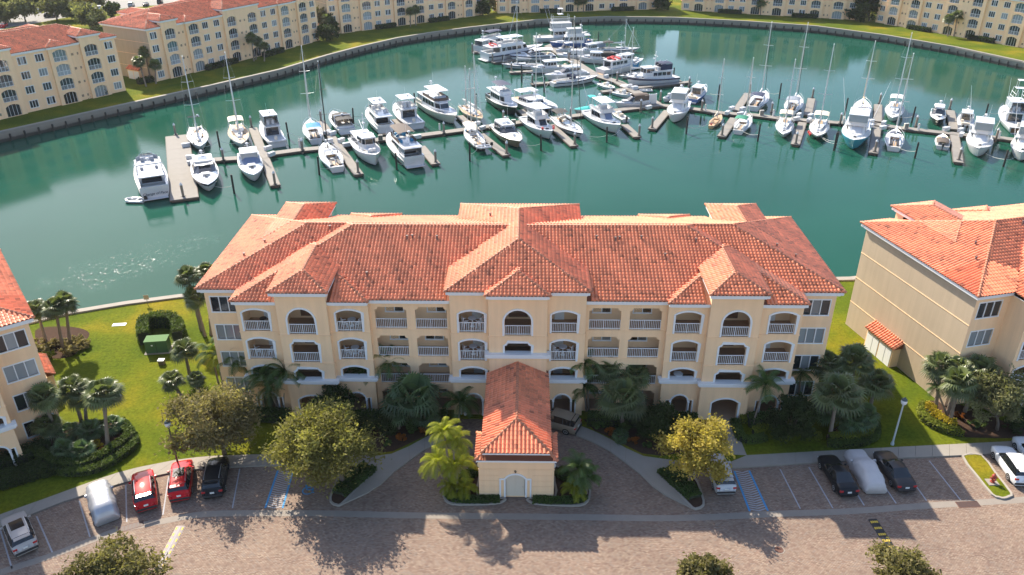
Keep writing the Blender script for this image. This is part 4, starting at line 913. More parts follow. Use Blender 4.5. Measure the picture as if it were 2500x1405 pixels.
# speed bumps: black rubber with yellow blocks (right) and worn white/yellow paint (left)
def bump(P, label, worn):
    a, b = Vector(P[0]), Vector(P[1]); d = b-a; L_ = d.length; o = thing('speed_bump', label, 'speed bump', (a.x,a.y,-.12), math.atan2(d.y,d.x))
    prof = [(-.38,0),(-.3,.035),(-.12,.06),(.12,.06),(.3,.035),(.38,0)]
    MB().loft([[(x,y,z) for y, z in prof] for x in (0, L_)], False, False, False).ob('body', mat('worn_bump', (.34,.29,.27), .85, var=.25, vs=2) if worn else black, o)
    n = int(L_/.62)
    for i in range(n):
        x = (i+.5)*L_/n
        if worn:
            MB().box(x-.15,x+.15,-.31,-.05,.035,.052).ob('stripe', yellow_paint, o); MB().box(x-.15,x+.15,.05,.31,.035,.052).ob('stripe', yellow_paint, o)
        else:
            for k in range(4): MB().box(x-.11,x+.11,-.31+k*.155,-.31+k*.155+.12,.03,.068).ob('reflector', yellow_paint, o)
    if worn: MB().box(.1,L_-.1,-.045,.045,.055,.067).ob('stripe', white_paint, o)
bump(BUMP_L, 'worn speed bump painted yellow and white on the left of the lane', True)
bump(BUMP_R, 'black rubber speed bump with yellow blocks on the right of the lane', False)
# street furniture
def lamp(x, y, label, m):
    o = thing('street_lamp', label, 'lamp post', (x,y,0)); MB().lathe([(.16,0),(.16,.15),(.10,.35),(.085,.5),(.065,4.4),(.09,4.42),(.09,4.5)], (0,0), 10).ob('pole', m, o)
    MB().lathe([(.09,4.5),(.22,4.62),(.27,4.8),(.25,5.0)], (0,0), 12).ob('globe', mat('lamp_globe', (.75,.76,.76), .3), o)
    MB().lathe([(.27,5.0),(.2,5.12),(.08,5.2),(.03,5.32)], (0,0), 12).ob('cap', mat('lamp_cap', (.05,.07,.08), .5), o)
lamp(*LAMPS[0], 'dark pole lamp with white globe on the left lawn by the sidewalk', mat('lamp_pole_dark', (.07,.075,.07), .5)); lamp(*LAMPS[1], 'pale grey pole lamp with white globe on the right lawn', mat('lamp_pole_pale', (.48,.52,.52), .5))
hy = thing('fire_hydrant', 'red fire hydrant on the narrow grass strip', 'hydrant', (*HYDRANT,.0)); red_iron = mat('hydrant_red', (.32,.05,.03), .5)
MB().box(-.45,.45,-.4,.4,-.02,.05).ob('pad', concrete, hy)
MB().lathe([(.2,.05),(.2,.12),(.13,.14),(.13,.62),(.19,.65),(.17,.78),(.06,.9),(.05,.98)], (0,0), 10).ob('barrel', red_iron, hy); MB().tube([(-.3,0,.5),(.3,0,.5)], .08, 8).ob('side_nozzle', red_iron, hy); MB().tube([(0,0,.48),(0,-.28,.48)], .1, 8).ob('front_nozzle', red_iron, hy)
tf = thing('transformer_cabinet', 'green metal transformer cabinet on the left lawn backed by a hedge', 'transformer', (*TRANSFORMER,0), .12); tg = mat('transformer_green', (.06,.14,.055), .5, var=.1)
MB().box(-1.15,1.15,-.2,1.1,0,1.45).ob('cabinet', tg, tf); MB().box(-1.2,1.2,-.25,1.15,1.45,1.55).ob('lid', mat('transformer_lid', (.13,.22,.10), .9, spec=.1), tf); MB().box(-.02,.02,-.215,-.2,.05,1.4).ob('door_seam', dark_in, tf); MB().box(-.5,-.32,-.22,-.2,.95,1.1).ob('warning_plate', white_metal, tf); MB().box(-1.35,1.35,-.4,1.3,-.02,.06).ob('pad', concrete, tf)
ub = thing('utility_box', 'small brown utility box on the left lawn below the transformer', 'utility box', (*UBOX,0)); MB().box(-.28,.28,-.2,.25,0,.5).ob('body', mat('ubox_brown', (.14,.10,.06), .6), ub); MB().box(-.32,.32,-.24,.29,.5,.58).ob('lid', trim, ub)
for i, p in enumerate(PADS):
    o = thing('utility_pad', ('flat rectangular concrete cover in the left lawn' , 'small oval concrete cover in the lawn left of the palms')[i], 'utility cover', (*p,0), .1)
    (MB().box(-.75,.75,-.3,.3,-.05,.04) if i == 0 else MB().lathe([(.5,-.05),(.5,.04)], (0,0), 16)).ob('cover', trim, o)
sg = thing('warning_sign', 'small tan sign on a post at the seawall edge', 'sign', (*SIGN,0), .1); MB().box(-.03,.03,-.03,.03,0,1.1).ob('post', mat('sign_post', (.2,.17,.13), .7), sg); MB().box(-.3,.3,-.05,-.03,.75,1.35).ob('board', mat('sign_tan', (.5,.40,.28), .7), sg)
sp = thing('sprinkler_cover', 'small round white valve cover in the grass near the left lamp', 'valve cover', (-29.8,57.6,0)); MB().lathe([(.17,-.02),(.17,.03)], (0,0), 12).ob('cover', concrete, sp)

# ------------------------------------------------------------------ boats (local frame: +x bow, z = 0 water)
C_ = {'white': gel, 'cream': gel_cream, 'navy': gelc('navy', (.02,.035,.09)), 'black': gelc('black', (.018,.018,.02)), 'teal': gelc('teal', (.04,.30,.40)), 'blue': gelc('blue', (.03,.10,.30)),
      'brown': gelc('brown', (.20,.145,.10)), 'tan': gelc('tan', (.48,.34,.19)), 'grey': gelc('grey', (.42,.44,.45)), 'green': gelc('green', (.02,.10,.07))}
K_ = {'white': canvas('white', (.62,.63,.64)), 'black': canvas('black', (.022,.022,.024)), 'brown': canvas('brown', (.10,.075,.06)), 'tan': canvas('tan', (.62,.45,.29)), 'blue': canvas('blue', (.03,.22,.42)), 'navy': canvas('navy', (.02,.03,.075)),
      'green': canvas('green', (.02,.20,.12)), 'teal': canvas('teal', (.03,.42,.40)), 'grey': canvas('grey', (.22,.25,.30)), 'beige': canvas('beige', (.70,.60,.47)), 'slate': canvas('slate', (.17,.22,.33)), 'red': canvas('red', (.55,.05,.05))}
boot = gelc('boot', (.03,.04,.05)); boot_red = gelc('bootred', (.25,.05,.04)); stripe_m = gelc('stripe', (.03,.04,.08)); clear_vinyl = mat('clear_vinyl', (.30,.34,.37), .12, spec=.7)
def hull_fn(L, B, fs, fb, tw, p=2.2, rake=.10):
    def sec(t):
        if t < .42: q = t/.42; f = tw + (1-tw)*(q*q*(3-2*q))
        else: f = max(0., 1-((t-.42)/.58)**p)**.85
        return B/2*f, fs + (fb-fs)*t**1.7, -L/2 + L*t
    def pt(t, zfrac):                                # point on the hull side
        hb, zd, x = sec(t); return x - rake*L*(1-zfrac)*t**5, hb, zd
    return sec, pt
def build_hull(root, L, B, fs, fb, tw, col, bootc=None, p=2.2, rake=.10, deck=None, stripe=None):
    sec, pt = hull_fn(L, B, fs, fb, tw, p, rake); N = 15; rings = []
    prof = [(.0,-.45),(.62,-.18),(.80,.10),(.88,.34),(.955,.70),(1.,.93),(1.,1.0)]
    for i in range(N+1):
        t = i/N; hb, zd, x = sec(t); r = []
        flare = 1 - .28*t*t
        for j, (w, h) in enumerate(prof):
            z = h*zd if h > 0 else h*(1-t**3)*1.2
            k = w if w > .9 else w*(flare if j > 0 else 1)
            xr = x - rake*L*(1-max(h,-.2))*t**5
            r.append((xr, hb*k, z))
        rings.append([(a,-b,c) for a, b, c in r[::-1]] + r[1:])
    mb = MB(); mb.smooth = True; k = len(rings[0]); n = [mb.av(r) for r in rings]; m = len(prof)
    for i in range(N):
        for j in range(k-1):
            jj = j if j < m-1 else k-2-j            # 0 = sheer
            mb.mi = 1 if jj >= m-4+1 else (2 if (stripe and jj == 1) else 0)
            mb.fc([n[i]+j, n[i+1]+j, n[i+1]+j+1, n[i]+j+1])
    mb.mi = 0; mb.smooth = False; mb.fc([n[0]+j for j in range(k)])
    mb.ob('hull', [col, bootc or boot, stripe or col], root)
    d = MB(); P = []
    for i in range(N+1): hb, zd, x = sec(i/N); P.append((x, hb*.985, zd-.03))
    for i in range(N): a, b = P[i], P[i+1]; d.poly([(a[0],-a[1],a[2]),(b[0],-b[1],b[2]),(b[0],b[1],b[2]),(a[0],a[1],a[2])])
    d.ob('deck', deck or nonskid, root)
    rr = MB()
    for s in SIDES: rr.tube([(x, s*y*1.01, z-.02) for x, y, z in P], .045, 4)
    rr.ob('rub_rail', col if col is not gel else steel, root)
    return sec
def ring(x0, x1, w0, w1, z, nose=.12):
    c = (x1-x0)*nose; return [(x0,-w0,z),(x1-c,-w1,z),(x1,-w1*.6,z),(x1,w1*.6,z),(x1-c,w1,z),(x0,w0,z)]
def cabin(root, name, x0, x1, w0, w1, z0, z1, m=gel, rf=.5, rr=.1, inset=.12, nose=.12, win=(.38,.82), panes=(3,1,1), wm=None, roof=None):
    """raked deckhouse with panes on sides, front and rear. panes = (per side, front, rear)"""
    a = ring(x0, x1, w0, w1, z0, nose); b = ring(x0+rr, x1-rf, w0-inset, w1-inset, z1, nose)
    mb = MB().loft([a, b], True, False, True); o = mb.ob(name, m, root); wm = wm or hullglass
    def pane(s, u0, u1, v0, v1, nm='window'):
        A, B, C, D = Vector(a[s]), Vector(a[(s+1) % 6]), Vector(b[(s+1) % 6]), Vector(b[s])
        nr = (B-A).cross(D-A).normalized(); mid = (A+B+C+D)/4; cen = Vector(((x0+x1)/2,0,(z0+z1)/2))
        if nr.dot(mid-cen) < 0: nr = -nr
        f = lambda u, v: A.lerp(B,u).lerp(D.lerp(C,u),v) + nr*.018
        MB().poly([f(u0,v0),f(u1,v0),f(u1,v1),f(u0,v1)]).ob(nm, wm, o)
    v0, v1 = win
    if panes[0]:
        for s in (0, 4):
            n = panes[0]
            for i in range(n): pane(s, .06+.88*i/n, .06+.88*(i+1)/n-.03, v0, v1)
    if panes[1]:
        pane(2, .03, .97, v0, v1, 'windshield'); pane(1, .06, .94, v0, v1); pane(3, .06, .94, v0, v1)
    if panes[2]: pane(5, .12, .88, .12, .85, 'cabin_door')
    if roof is not None:
        MB().cbox(((x0+rr-roof+x1-rf+roof*.4)/2, 0, z1+.05), (x1-rf+roof*.4-x0-rr+roof, (w1-inset)*2+roof*.7, .10), .03).ob('cabin_roof', gel, o)
    return o
def soft_top(root, name, x0, x1, w, z, m, zb=None, crown=.14, post=True, side=0):
    mb = MB(); mb.smooth = True; R_ = []
    for i in range(5):
        x = x0 + (x1-x0)*i/4; dz = -.10*abs(i-2)/2
        R_.append([(x, y*w, z+dz+crown*(1-y*y)-(.10 if abs(y) == 1 else 0)) for y in (-1,-.8,-.4,0,.4,.8,1)])
    mb.loft(R_, False)
    if side: mb.smooth = False; [mb.poly([(x0,s*w,z-.2),(x1,s*w,z-.2),(x1,s*w*.98,z-side),(x0,s*w*.98,z-side)]) for s in SIDES]
    o = mb.ob(name, m, root)
    if post and zb is not None:
        p = MB()
        for s in SIDES: p.tube([(x0+.1,s*w*.97,z-.1),((x0+x1)/2,s*w*.97,zb)], .025, 4); p.tube([(x1-.1,s*w*.97,z-.1),((x0+x1)/2,s*w*.97,zb)], .025, 4)
        p.ob('canopy_frame', steel, o)
    return o
def hard_top(root, x0, x1, w, z, zb, m=gel, n=2, enclosed=None):
    o = MB().cbox(((x0+x1)/2,0,z), (x1-x0, 2*w, .12), .05).ob('hardtop', m, root)
    for s in SIDES:
        for i in range(n): x = x0+.15+(x1-x0-.3)*i/(n-1); MB().tube([(x,s*w*.92,z),(x-.05,s*w*.96,zb)], .03, 5).ob('hardtop_leg', white_metal, o)
    if enclosed is not None:
        e = MB()
        for s in SIDES: e.poly([(x0+.2,s*w*.93,zb),(x1-.05,s*w*.93,zb),(x1-.1,s*w*.91,z),(x0+.2,s*w*.91,z)])
        e.poly([(x1-.05,-w*.93,zb),(x1-.05,w*.93,zb),(x1-.1,w*.91,z),(x1-.1,-w*.91,z)]); e.ob('clear_curtain', enclosed, o)
    return o
def rails(root, sec, t0, t1, h=.6, n=7, name='bow_rail'):
    mb = MB()
    for s in SIDES:
        P = []
        for i in range(n):
            t = t0+(t1-t0)*i/(n-1); hb, zd, x = sec(min(t,.985)); P.append((x, s*hb*.95, zd+h)); mb.tube([(x,s*hb*.95,zd-.02),(x,s*hb*.95,zd+h)], .018, 4, False)
        mb.tube(P, .022, 4, False)
    mb.ob(name, steel, root)
def radar(root, x, z, h=1.2, dome=True):
    o = MB().tube([(x,0,z),(x-.15,0,z+h)], .06, 6).tube([(x-.12,-.55,z+h*.7),(x-.12,.55,z+h*.7)], .04, 5).ob('radar_mast', white_metal, root)
    if dome: MB().lathe([(.1,0),(.3,.05),(.32,.18),(.2,.28)], (x-.12,.0), 10).ob('radar_dome', gel, o, loc=(0,0,z+h))
    MB().tube([(x-.1,.5,z+h*.7),(x-.25,.55,z+h*.7+2.2)], .012, 4).ob('antenna', white_metal, o)
    return o
def seats(root, P, m, name='seat'):
    for x, y, z, a, b, h in P: MB().cbox((x,y,z+h/2), (a,b,h), .06).ob(name, m, root)
def outboard(root, x, y=0, z=.7):
    o = MB().cbox((x-.25,y,z+.35), (.55,.38,.6), .1).ob('outboard_motor', black, root); MB().box(x-.3,x-.12,y-.08,y+.08,-.4,z+.1).ob('motor_leg', dark_in, o)
def rig(root, xm, zd, H, L, B, col, boom=True, bc=None, name='mast', furl=True, bl=.36):
    o = MB().tube([(xm,0,zd),(xm,0,H*.55),(xm,0,H)], [.12,.11,.07], 8).ob(name, col, root)
    for f, w in ((.42,.33),(.70,.26)): MB().tube([(xm-.15,-B*w,zd+(H-zd)*f+.05),(xm,0,zd+(H-zd)*f-.03),(xm-.15,B*w,zd+(H-zd)*f+.05)], .045, 5).ob('spreader', col, o)
    st = MB()
    for s in SIDES: st.tube([(xm-.2,s*B*.46,zd),(xm-.15,s*B*.33,zd+(H-zd)*.42),(xm-.15,s*B*.26,zd+(H-zd)*.7),(xm,0,H)], .014, 3, False)
    st.tube([(-L*.49,0,zd),(xm,0,H-.05)], .014, 3, False); st.ob('stay', steel, o)
    fs = MB().tube([(L*.47,0,zd+.4),(xm,0,H-.3)], .055 if furl else .014, 5, False); fs.ob('furled_sail', K_['white'] if furl is True else (K_[furl] if furl else steel), o)
    MB().tube([(xm-.1,0,H),(xm-.1,0,H+.35)], .03, 4).lathe([(.12,H+.1),(.12,H+.2)], (xm+.1,0), 6).ob('masthead', white_metal, o)
    if boom:
        b = MB().tube([(xm-.1,0,zd+1.15),(xm-L*bl,0,zd+1.25)], .075, 6).ob('boom', col, o)
        MB().tube([(xm-.05,0,zd+1.5),(xm-L*bl*.3,0,zd+1.42),(xm-L*bl*.97,0,zd+1.34)], [.2,.16,.1], 7).ob('sail_cover', K_[bc or 'white'], b)
    return o
def sail(root, L, B, o, H):
    k = L/13.; fs, fb = 1.0*k, 1.35*k; col = C_[o.get('hull','white')]; dk = teak if o.get('deck') == 'teak' else nonskid
    sec = build_hull(root, L, B, fs, fb, o.get('tw',.62), col, boot_red if o.get('redboot') else None, 2.0, .13, dk, stripe=gel if o.get('hull') in ('black','navy') else (stripe_m if o.get('line') else None))
    zd = fs+.15
    cb = cabin(root, 'coachroof', -.10*L, .24*L, B*.27, B*.17, zd-.15, zd+.38, gel, .55, .1, .1, .25, (.35,.75), (4,0,1), roof=None)
    MB().cbox((.30*L,0,zd+.09), (.55,.55,.08), .03).ob('hatch', hullglass, root); MB().cbox((.10*L,0,zd+.40), (.5,.5,.05), .02).ob('hatch', hullglass, cb)
    ck = MB(); x0, x1, w = -.45*L, -.11*L, B*.24
    ck.box(x0,x1,-w-.22,-w,zd-.2,zd+.20); ck.box(x0,x1,w,w+.22,zd-.2,zd+.20); ck.ob('coaming', gel, root)
    MB().box(x0+.05,x1,-w,w,zd-.25,zd-.13).ob('cockpit_sole', teak if o.get('teak',1) else nonskid, root)
    MB().box(x0+.1,x1-.3,-w,-w*.45,zd-.13,zd+.08).box(x0+.1,x1-.3,w*.45,w,zd-.13,zd+.08).ob('cockpit_seat', dark_in if o.get('dark') else gel_cream, root)
    wh = MB().tube([(x0+.9,0,zd-.1),(x0+.9,0,zd+.75)], .09, 6).ob('pedestal', white_metal, root); MB().tube([(x0+.95,.5*math.cos(a),zd+.65+.5*math.sin(a)) for a in [2*math.pi*i/12 for i in range(13)]], .025, 4, False).ob('steering_wheel', steel, wh)
    rails(root, sec, .03, .97, .6, 10, 'lifeline')
    if o.get('bimini'): soft_top(root, 'bimini', x0+.1*L*.3, x1-.06*L, B*.36, zd+2.0, K_[o['bimini']], zd)
    if o.get('dodger'): soft_top(root, 'dodger', x1-.03*L, x1+.07*L, B*.30, zd+1.25, K_[o['dodger']], None, .2, False, .9)
    xm = L*o.get('mx',.12); rig(root, xm, zd+.3, H, L, B, o.get('mast') and mat('mast_black', (.03,.03,.032), .4) or alum, True, o.get('cover','white'), furl=o.get('furl', True))
    if o.get('mizzen'): rig(root, -L*.30, zd, H*.72, L*.6, B*.7, alum, True, o.get('cover','white'), 'mizzen_mast', False, .3)
    if o.get('arch'):
        a = MB().tube([(-L*.46,-B*.3,zd),(-L*.47,-B*.3,zd+2.1),(-L*.47,B*.3,zd+2.1),(-L*.46,B*.3,zd)], .04, 5).ob('stern_arch', steel, root); MB().box(-L*.50,-L*.42,-B*.27,B*.27,zd+2.14,zd+2.18).ob('solar_panel', hullglass, a); MB().lathe([(.1,0),(.22,.05),(.22,.25),(.1,.32)], (-L*.47,B*.2), 8).ob('radar_dome', gel, a, loc=(0,0,zd+2.2))
    if o.get('awning'):
        soft_top(root, 'awning', -.05*L, .36*L, B*.33, zd+1.3, K_[o['awning']], None, .35, False)
    if o.get('fenders'):
        for i, (t, s) in enumerate(((.75,1),(.68,1),(.80,1))): hb, z, x = sec(t); MB().lathe([(.05,-.3),(.2,-.2),(.2,.2),(.05,.3)], (x,-hb*1.08), 8).ob('fender', mat('fender_red', (.75,.06,.05), .4), root, loc=(0,0,.75))
    if o.get('clutter'):
        rr = random.Random(L)
        for i in range(12): x = rr.uniform(-.35,.35)*L; MB().cbox((x,rr.uniform(-.25,.25)*B,zd+.2), (rr.uniform(.3,.9),rr.uniform(.2,.5),.3), .05).ob('deck_gear', rr.choice([teak, dark_in, K_['tan'], K_['beige'], gel, K_['blue']]), root)
    if o.get('davit'):
        dm = make_rib_mesh(2.9); MB().tube([(-L*.5,-.9,zd),(-L*.5-1.2,-.9,zd+1.2)], .04, 5).tube([(-L*.5,.9,zd),(-L*.5-1.2,.9,zd+1.2)], .04, 5).ob('davit', steel, root)
def make_rib_mesh(L):
    w = L*.24; mb = MB(); mb.smooth = True
    P = [(-L/2,-w,.25),(L*.2,-w,.27),(L*.38,-w*.65,.33),(L*.47,0,.38),(L*.38,w*.65,.33),(L*.2,w,.27),(-L/2,w,.25)]
    mb.tube(smooth_poly3(P), L*.065, 8); return mb
def smooth_poly3(P, n=4):
    out = []
    for i in range(len(P)-1):
        a, b, c, d = [Vector(P[min(max(k,0),len(P)-1)]) for k in (i-1,i,i+1,i+2)]
        for t in [j/n for j in range(n)]: out.append(.5*(2*b+(c-a)*t+(2*a-5*b+4*c-d)*t*t+(-a+3*b-3*c+d)*t**3))
    out.append(Vector(P[-1])); return out
def rib(root, L, B, o, H):
    make_rib_mesh(L).ob('tube', C_['grey'] if o.get('grey') else gel, root); w = L*.24
    MB().poly([(-L/2,-w,.12),(L*.25,-w,.12),(L*.42,0,.15),(L*.25,w,.12),(-L/2,w,.12)]).box(-L/2,-L/2+.06,-w,w,-.1,.45).ob('floor', nonskid, root)
    seats(root, [(-L*.12,0,.14,.35,w*1.5,.25),(L*.12,0,.14,.45,.4,.45)], C_['grey']); outboard(root, -L/2, 0, .35)
def fly(root, L, B, o, H):
    k = L/15.; fs, fb = 1.45*k**.5, 2.15*k**.5; col = C_[o.get('hull','white')]
    sec = build_hull(root, L, B, fs, fb, .86, col, boot, 2.5, .09, stripe=(stripe_m if o.get('stripe') else None)); zd = fs
    x0, x1 = -.30*L, .20*L; z1 = zd+2.05
    bw = MB(); bw.box(-.49*L,x0,-B*.42,-B*.36,zd-.1,zd+.7); bw.box(-.49*L,x0,B*.36,B*.42,zd-.1,zd+.7); bw.box(-.50*L,-.485*L,-B*.42,B*.42,zd-.1,zd+.7); bw.ob('bulwark', col, root)
    MB().box(-.485*L,x0,-B*.36,B*.36,zd-.04,zd+.02).ob('cockpit_sole', teak if o.get('teak') else nonskid, root)
    seats(root, [(-.46*L,0,zd,.5,B*.55,.45)], K_['beige'], 'aft_seat')
    hs = cabin(root, 'deckhouse', x0, x1, B*.40, B*.33, zd-.05, z1, gel, .9, .05, .12, .18, (.42,.86), (4,1,1))
    cabin(root, 'trunk_cabin', x1-.6, .36*L, B*.30, B*.17, zd+.1, zd+.75, gel, .5, .0, .08, .3, (.3,.7), (2,0,0))
    if o.get('wcover'):
        a = ring(x0, x1, B*.40, B*.33, zd-.05, .18); MB().poly([(x1+.03,-B*.2,zd+.6),(x1+.03,B*.2,zd+.6),(x1-.8,B*.17,z1),(x1-.8,-B*.17,z1)]).ob('windshield_cover', K_[o['wcover']], hs)
    f0, f1 = x0-.16*L, x1-.09*L; fd = MB().cbox(((f0+f1)/2,0,z1+.06), (f1-f0, B*.80, .14), .05).ob('flybridge_deck', gel, root)
    fw = MB(); P = [(f0+.3*(f1-f0),-B*.36),(f1-.5,-B*.34),(f1,-B*.2),(f1,B*.2),(f1-.5,B*.34),(f0+.3*(f1-f0),B*.36)]
    for i in range(len(P)-1): a, b = P[i], P[i+1]; fw.poly([(*a,z1+.1),(*b,z1+.1),(b[0]-.15,b[1]*.97,z1+.75),(a[0]-.15,a[1]*.97,z1+.75)])
    fw.ob('flybridge_coaming', K_[o['flyc']] if o.get('flyc') else gel, fd)
    MB().poly([(f1-.10,-B*.2,z1+.76),(f1-.10,B*.2,z1+.76),(f1-.5,B*.18,z1+1.15),(f1-.5,-B*.18,z1+1.15)]).ob('flybridge_screen', clear_vinyl, fd)
    seats(fd, [(f1-1.6,-B*.15,z1+.13,.5,.6,.7),(f1-1.6,B*.15,z1+.13,.5,.6,.7),((f0+f1)/2-.6,B*.22,z1+.13,1.4,.5,.45),((f0+f1)/2-.8,-B*.22,z1+.13,1.0,.5,.45)], K_[o.get('seat','white')])
    MB().cbox((f1-.85,0,z1+.45), (.5,B*.4,.65), .08).ob('helm', gel, fd)
    top = o.get('top'); tz = z1+2.1; xa, xb = (f0+f1)/2-.08*L, f1-.35
    if top == 'hard': 
        ht = hard_top(root, xa, xb, B*.33, tz, z1+.6, gel, 3, clear_vinyl if o.get('encl') else None)
        if o.get('skylight'):
            for s in SIDES: MB().cbox(((xa+xb)/2,s*B*.14,tz+.07), ((xb-xa)*.3,B*.12,.03)).ob('skylight', hullglass, ht)
        radar(root, xa+.3, tz, .8)
    elif top: soft_top(root, 'bimini', xa-.2, xb, B*.35, tz, K_[top], z1+.6, .16, True, o.get('side',0)); radar(root, f0+.12*L, z1+.1, 2.3)
    else: radar(root, f0+.18*L, z1+.1, 2.0)
    if o.get('arch'): MB().tube([(f0+.12*L,-B*.38,z1),(f0+.09*L,-B*.36,z1+1.7),(f0+.09*L,B*.36,z1+1.7),(f0+.12*L,B*.38,z1)], .14, 6).ob('radar_arch', gel, root)
    if o.get('aft'): # enclosed aft deck
        hard_top(root, -.48*L, x0, B*.38, z1, zd+.6, gel, 3, clear_vinyl if o['aft'] == 'clear' else K_[o['aft']])
    rails(root, sec, .5, .98, .75); MB().cbox((-.515*L,0,.35), (.07*L,B*.72,.1), .03).ob('swim_platform', teak if o.get('teak') else nonskid, root)
    if o.get('name'):
        fcv = bpy.data.curves.new('boat_name', 'FONT'); fcv.body = o['name']; fcv.size = .62; fcv.align_x = 'CENTER'; fcv.shear = .3; fcv.extrude = .01
        t_ = bpy.data.objects.new('tmp', fcv); me = bpy.data.meshes.new_from_object(t_); me.materials.append(boot); bpy.data.objects.remove(t_)
        put('boat_name', me, root, (-.505*L-.02,0,fs*.55), (R(90),0,R(-90)))
    if o.get('dinghy'):
        d_ = make_rib_mesh(3.0); d_.M = None; d_.ob('tender_tube', K_[o['dinghy']], root, loc=(f0+.10*L,0,z1+.2), rot=(0,0,R(90)))
def sport(root, L, B, o, H):
    k = L/15.; fs, fb = 1.15*k**.5, 2.35*k**.5; col = C_[o.get('hull','white')]
    sec = build_hull(root, L, B, fs, fb, .84, col, boot, 2.4, .11, stripe=(stripe_m if o.get('stripe') else None)); zd = fs
    MB().box(-.49*L,-.16*L,-B*.36,B*.36,zd-.45,zd-.02).ob('cockpit_sole', teak if o.get('teak') else nonskid, root)
    c = MB(); c.box(-.49*L,-.16*L,-B*.43,-B*.36,zd-.2,zd+.22); c.box(-.49*L,-.16*L,B*.36,B*.43,zd-.2,zd+.22); c.box(-.50*L,-.47*L,-B*.43,B*.43,zd-.2,zd+.22); c.ob('covering_board', gel, root)
    seats(root, [(-.40*L,0,zd-.02,.6,.6,.9)], gel_cream, 'fighting_chair')
    x0, x1 = -.17*L, .24*L; z1 = zd+2.05; long_ = o.get('slope', 2.6)
    hs = cabin(root, 'deckhouse', x0, x1, B*.40, B*.30, zd-.05, z1, gel, long_, .05, .13, .2, (.45,.86), (3,0,1))
    # sloping front: dark glass, white cover or plain moulding
    fm = {'dark': hullglass, 'white': K_['white'], 'slate': K_['slate'], 'mould': gel}[o.get('front','white')]
    A = [(x1+.02,-B*.17,zd+.35),(x1+.02,B*.17,zd+.35),(x1-long_+.05,B*.16,z1+.02),(x1-long_+.05,-B*.16,z1+.02)]; MB().poly(A).ob('windshield' if o.get('front') == 'dark' else 'windshield_cover', fm, hs)
    cabin(root, 'foredeck_house', x1-.7, .37*L, B*.29, B*.14, zd+.25, fb*.93, gel, 1.2, 0, .1, .3, (.2,.6), (0,0,0))
    MB().cbox((.33*L,0,fb*.9), (.5,.5,.2), .03).ob('hatch', hullglass, root)
    f0, f1 = x0-.05*L, x1-long_*.75; fd = MB().cbox(((f0+f1)/2,0,z1+.07), (f1-f0, B*.76, .14), .05).ob('flybridge_deck', gel, root)
    fw = MB(); P = [(f0+.6,-B*.36),(f1-.5,-B*.34),(f1,-B*.22),(f1,B*.22),(f1-.5,B*.34),(f0+.6,B*.36)]
    for i in range(5): a, b = P[i], P[i+1]; fw.poly([(*a,z1+.1),(*b,z1+.1),(b[0]-.1,b[1]*.97,z1+.8),(a[0]-.1,a[1]*.97,z1+.8)])
    fw.ob('flybridge_coaming', gel, fd); MB().cbox(((f0+f1)/2+.2,0,z1+.6), (.7,B*.35,1.0), .1).ob('helm', gel, fd)
    seats(fd, [((f0+f1)/2-.7,-.5,z1+.14,.5,.55,.9),((f0+f1)/2-.7,.5,z1+.14,.5,.55,.9)], K_['white'])
    tz = z1+2.15
    if o.get('top','hard') == 'hard': ht = hard_top(root, f0+.35, f1+.1, B*.34, tz, z1+.75, gel, 3, clear_vinyl if o.get('encl',1) else None); radar(ht, f0+1.0, tz, .5)
    else: soft_top(root, 'bimini', f0+.3, f1, B*.34, tz, K_[o['top']], z1+.6)
    for s in SIDES:
        if o.get('rigger',1): MB().tube([(x0+.6,s*B*.42,zd+1.2),(x0-.5,s*B*.55,zd+4),(x0-2.2,s*B*.8,zd+9.5)], [.05,.04,.02], 5).ob('outrigger', white_metal, root)
    if o.get('tower'):
        t = MB()
        for s in SIDES:
            for xx in (f0+.6, f1-.2): t.tube([(xx,s*B*.33,z1),(xx+(.3 if xx < f1-1 else -.5),s*B*.2,z1+4.6)], .045, 5)
            t.tube([(f0+.7,s*B*.27,tz+.8),(f1-.4,s*B*.27,tz+.8)], .035, 4); t.tube([(f0+.8,s*B*.24,z1+3.7),(f1-.5,s*B*.24,z1+3.7)], .035, 4)
        t.ob('tower', white_metal, root); MB().cbox(((f0+f1)/2,0,z1+4.7), (1.6,B*.45,.1), .03).ob('tower_platform', gel, root); MB().cbox(((f0+f1)/2,0,z1+6.3), (1.5,B*.42,.08), .03).ob('tower_top', gel, root)
        p = MB(); [p.tube([((f0+f1)/2+a,s*B*.18,z1+4.7),((f0+f1)/2+a,s*B*.18,z1+6.3)], .03, 4) for s in SIDES for a in (-.6,.6)]; p.ob('tower_leg', white_metal, root)
    rails(root, sec, .55, .985, .55)
    if o.get('transom') == 'teak': MB().box(-.502*L-.02,-.5*L,-B*.36,B*.36,.25,fs+.1).ob('transom_panel', mat('transom_teak', (.16,.07,.035), .3), root)
    if o.get('fenders'):
        for t, s in ((.86,-1),(.80,1),(.9,1)): hb, z, x = sec(t); MB().lathe([(.05,-.32),(.26,-.15),(.26,.15),(.05,.32)], (x,s*hb*1.0), 8).ob('fender', mat('fender_red', (.75,.06,.05)), root, loc=(0,0,z+.25))
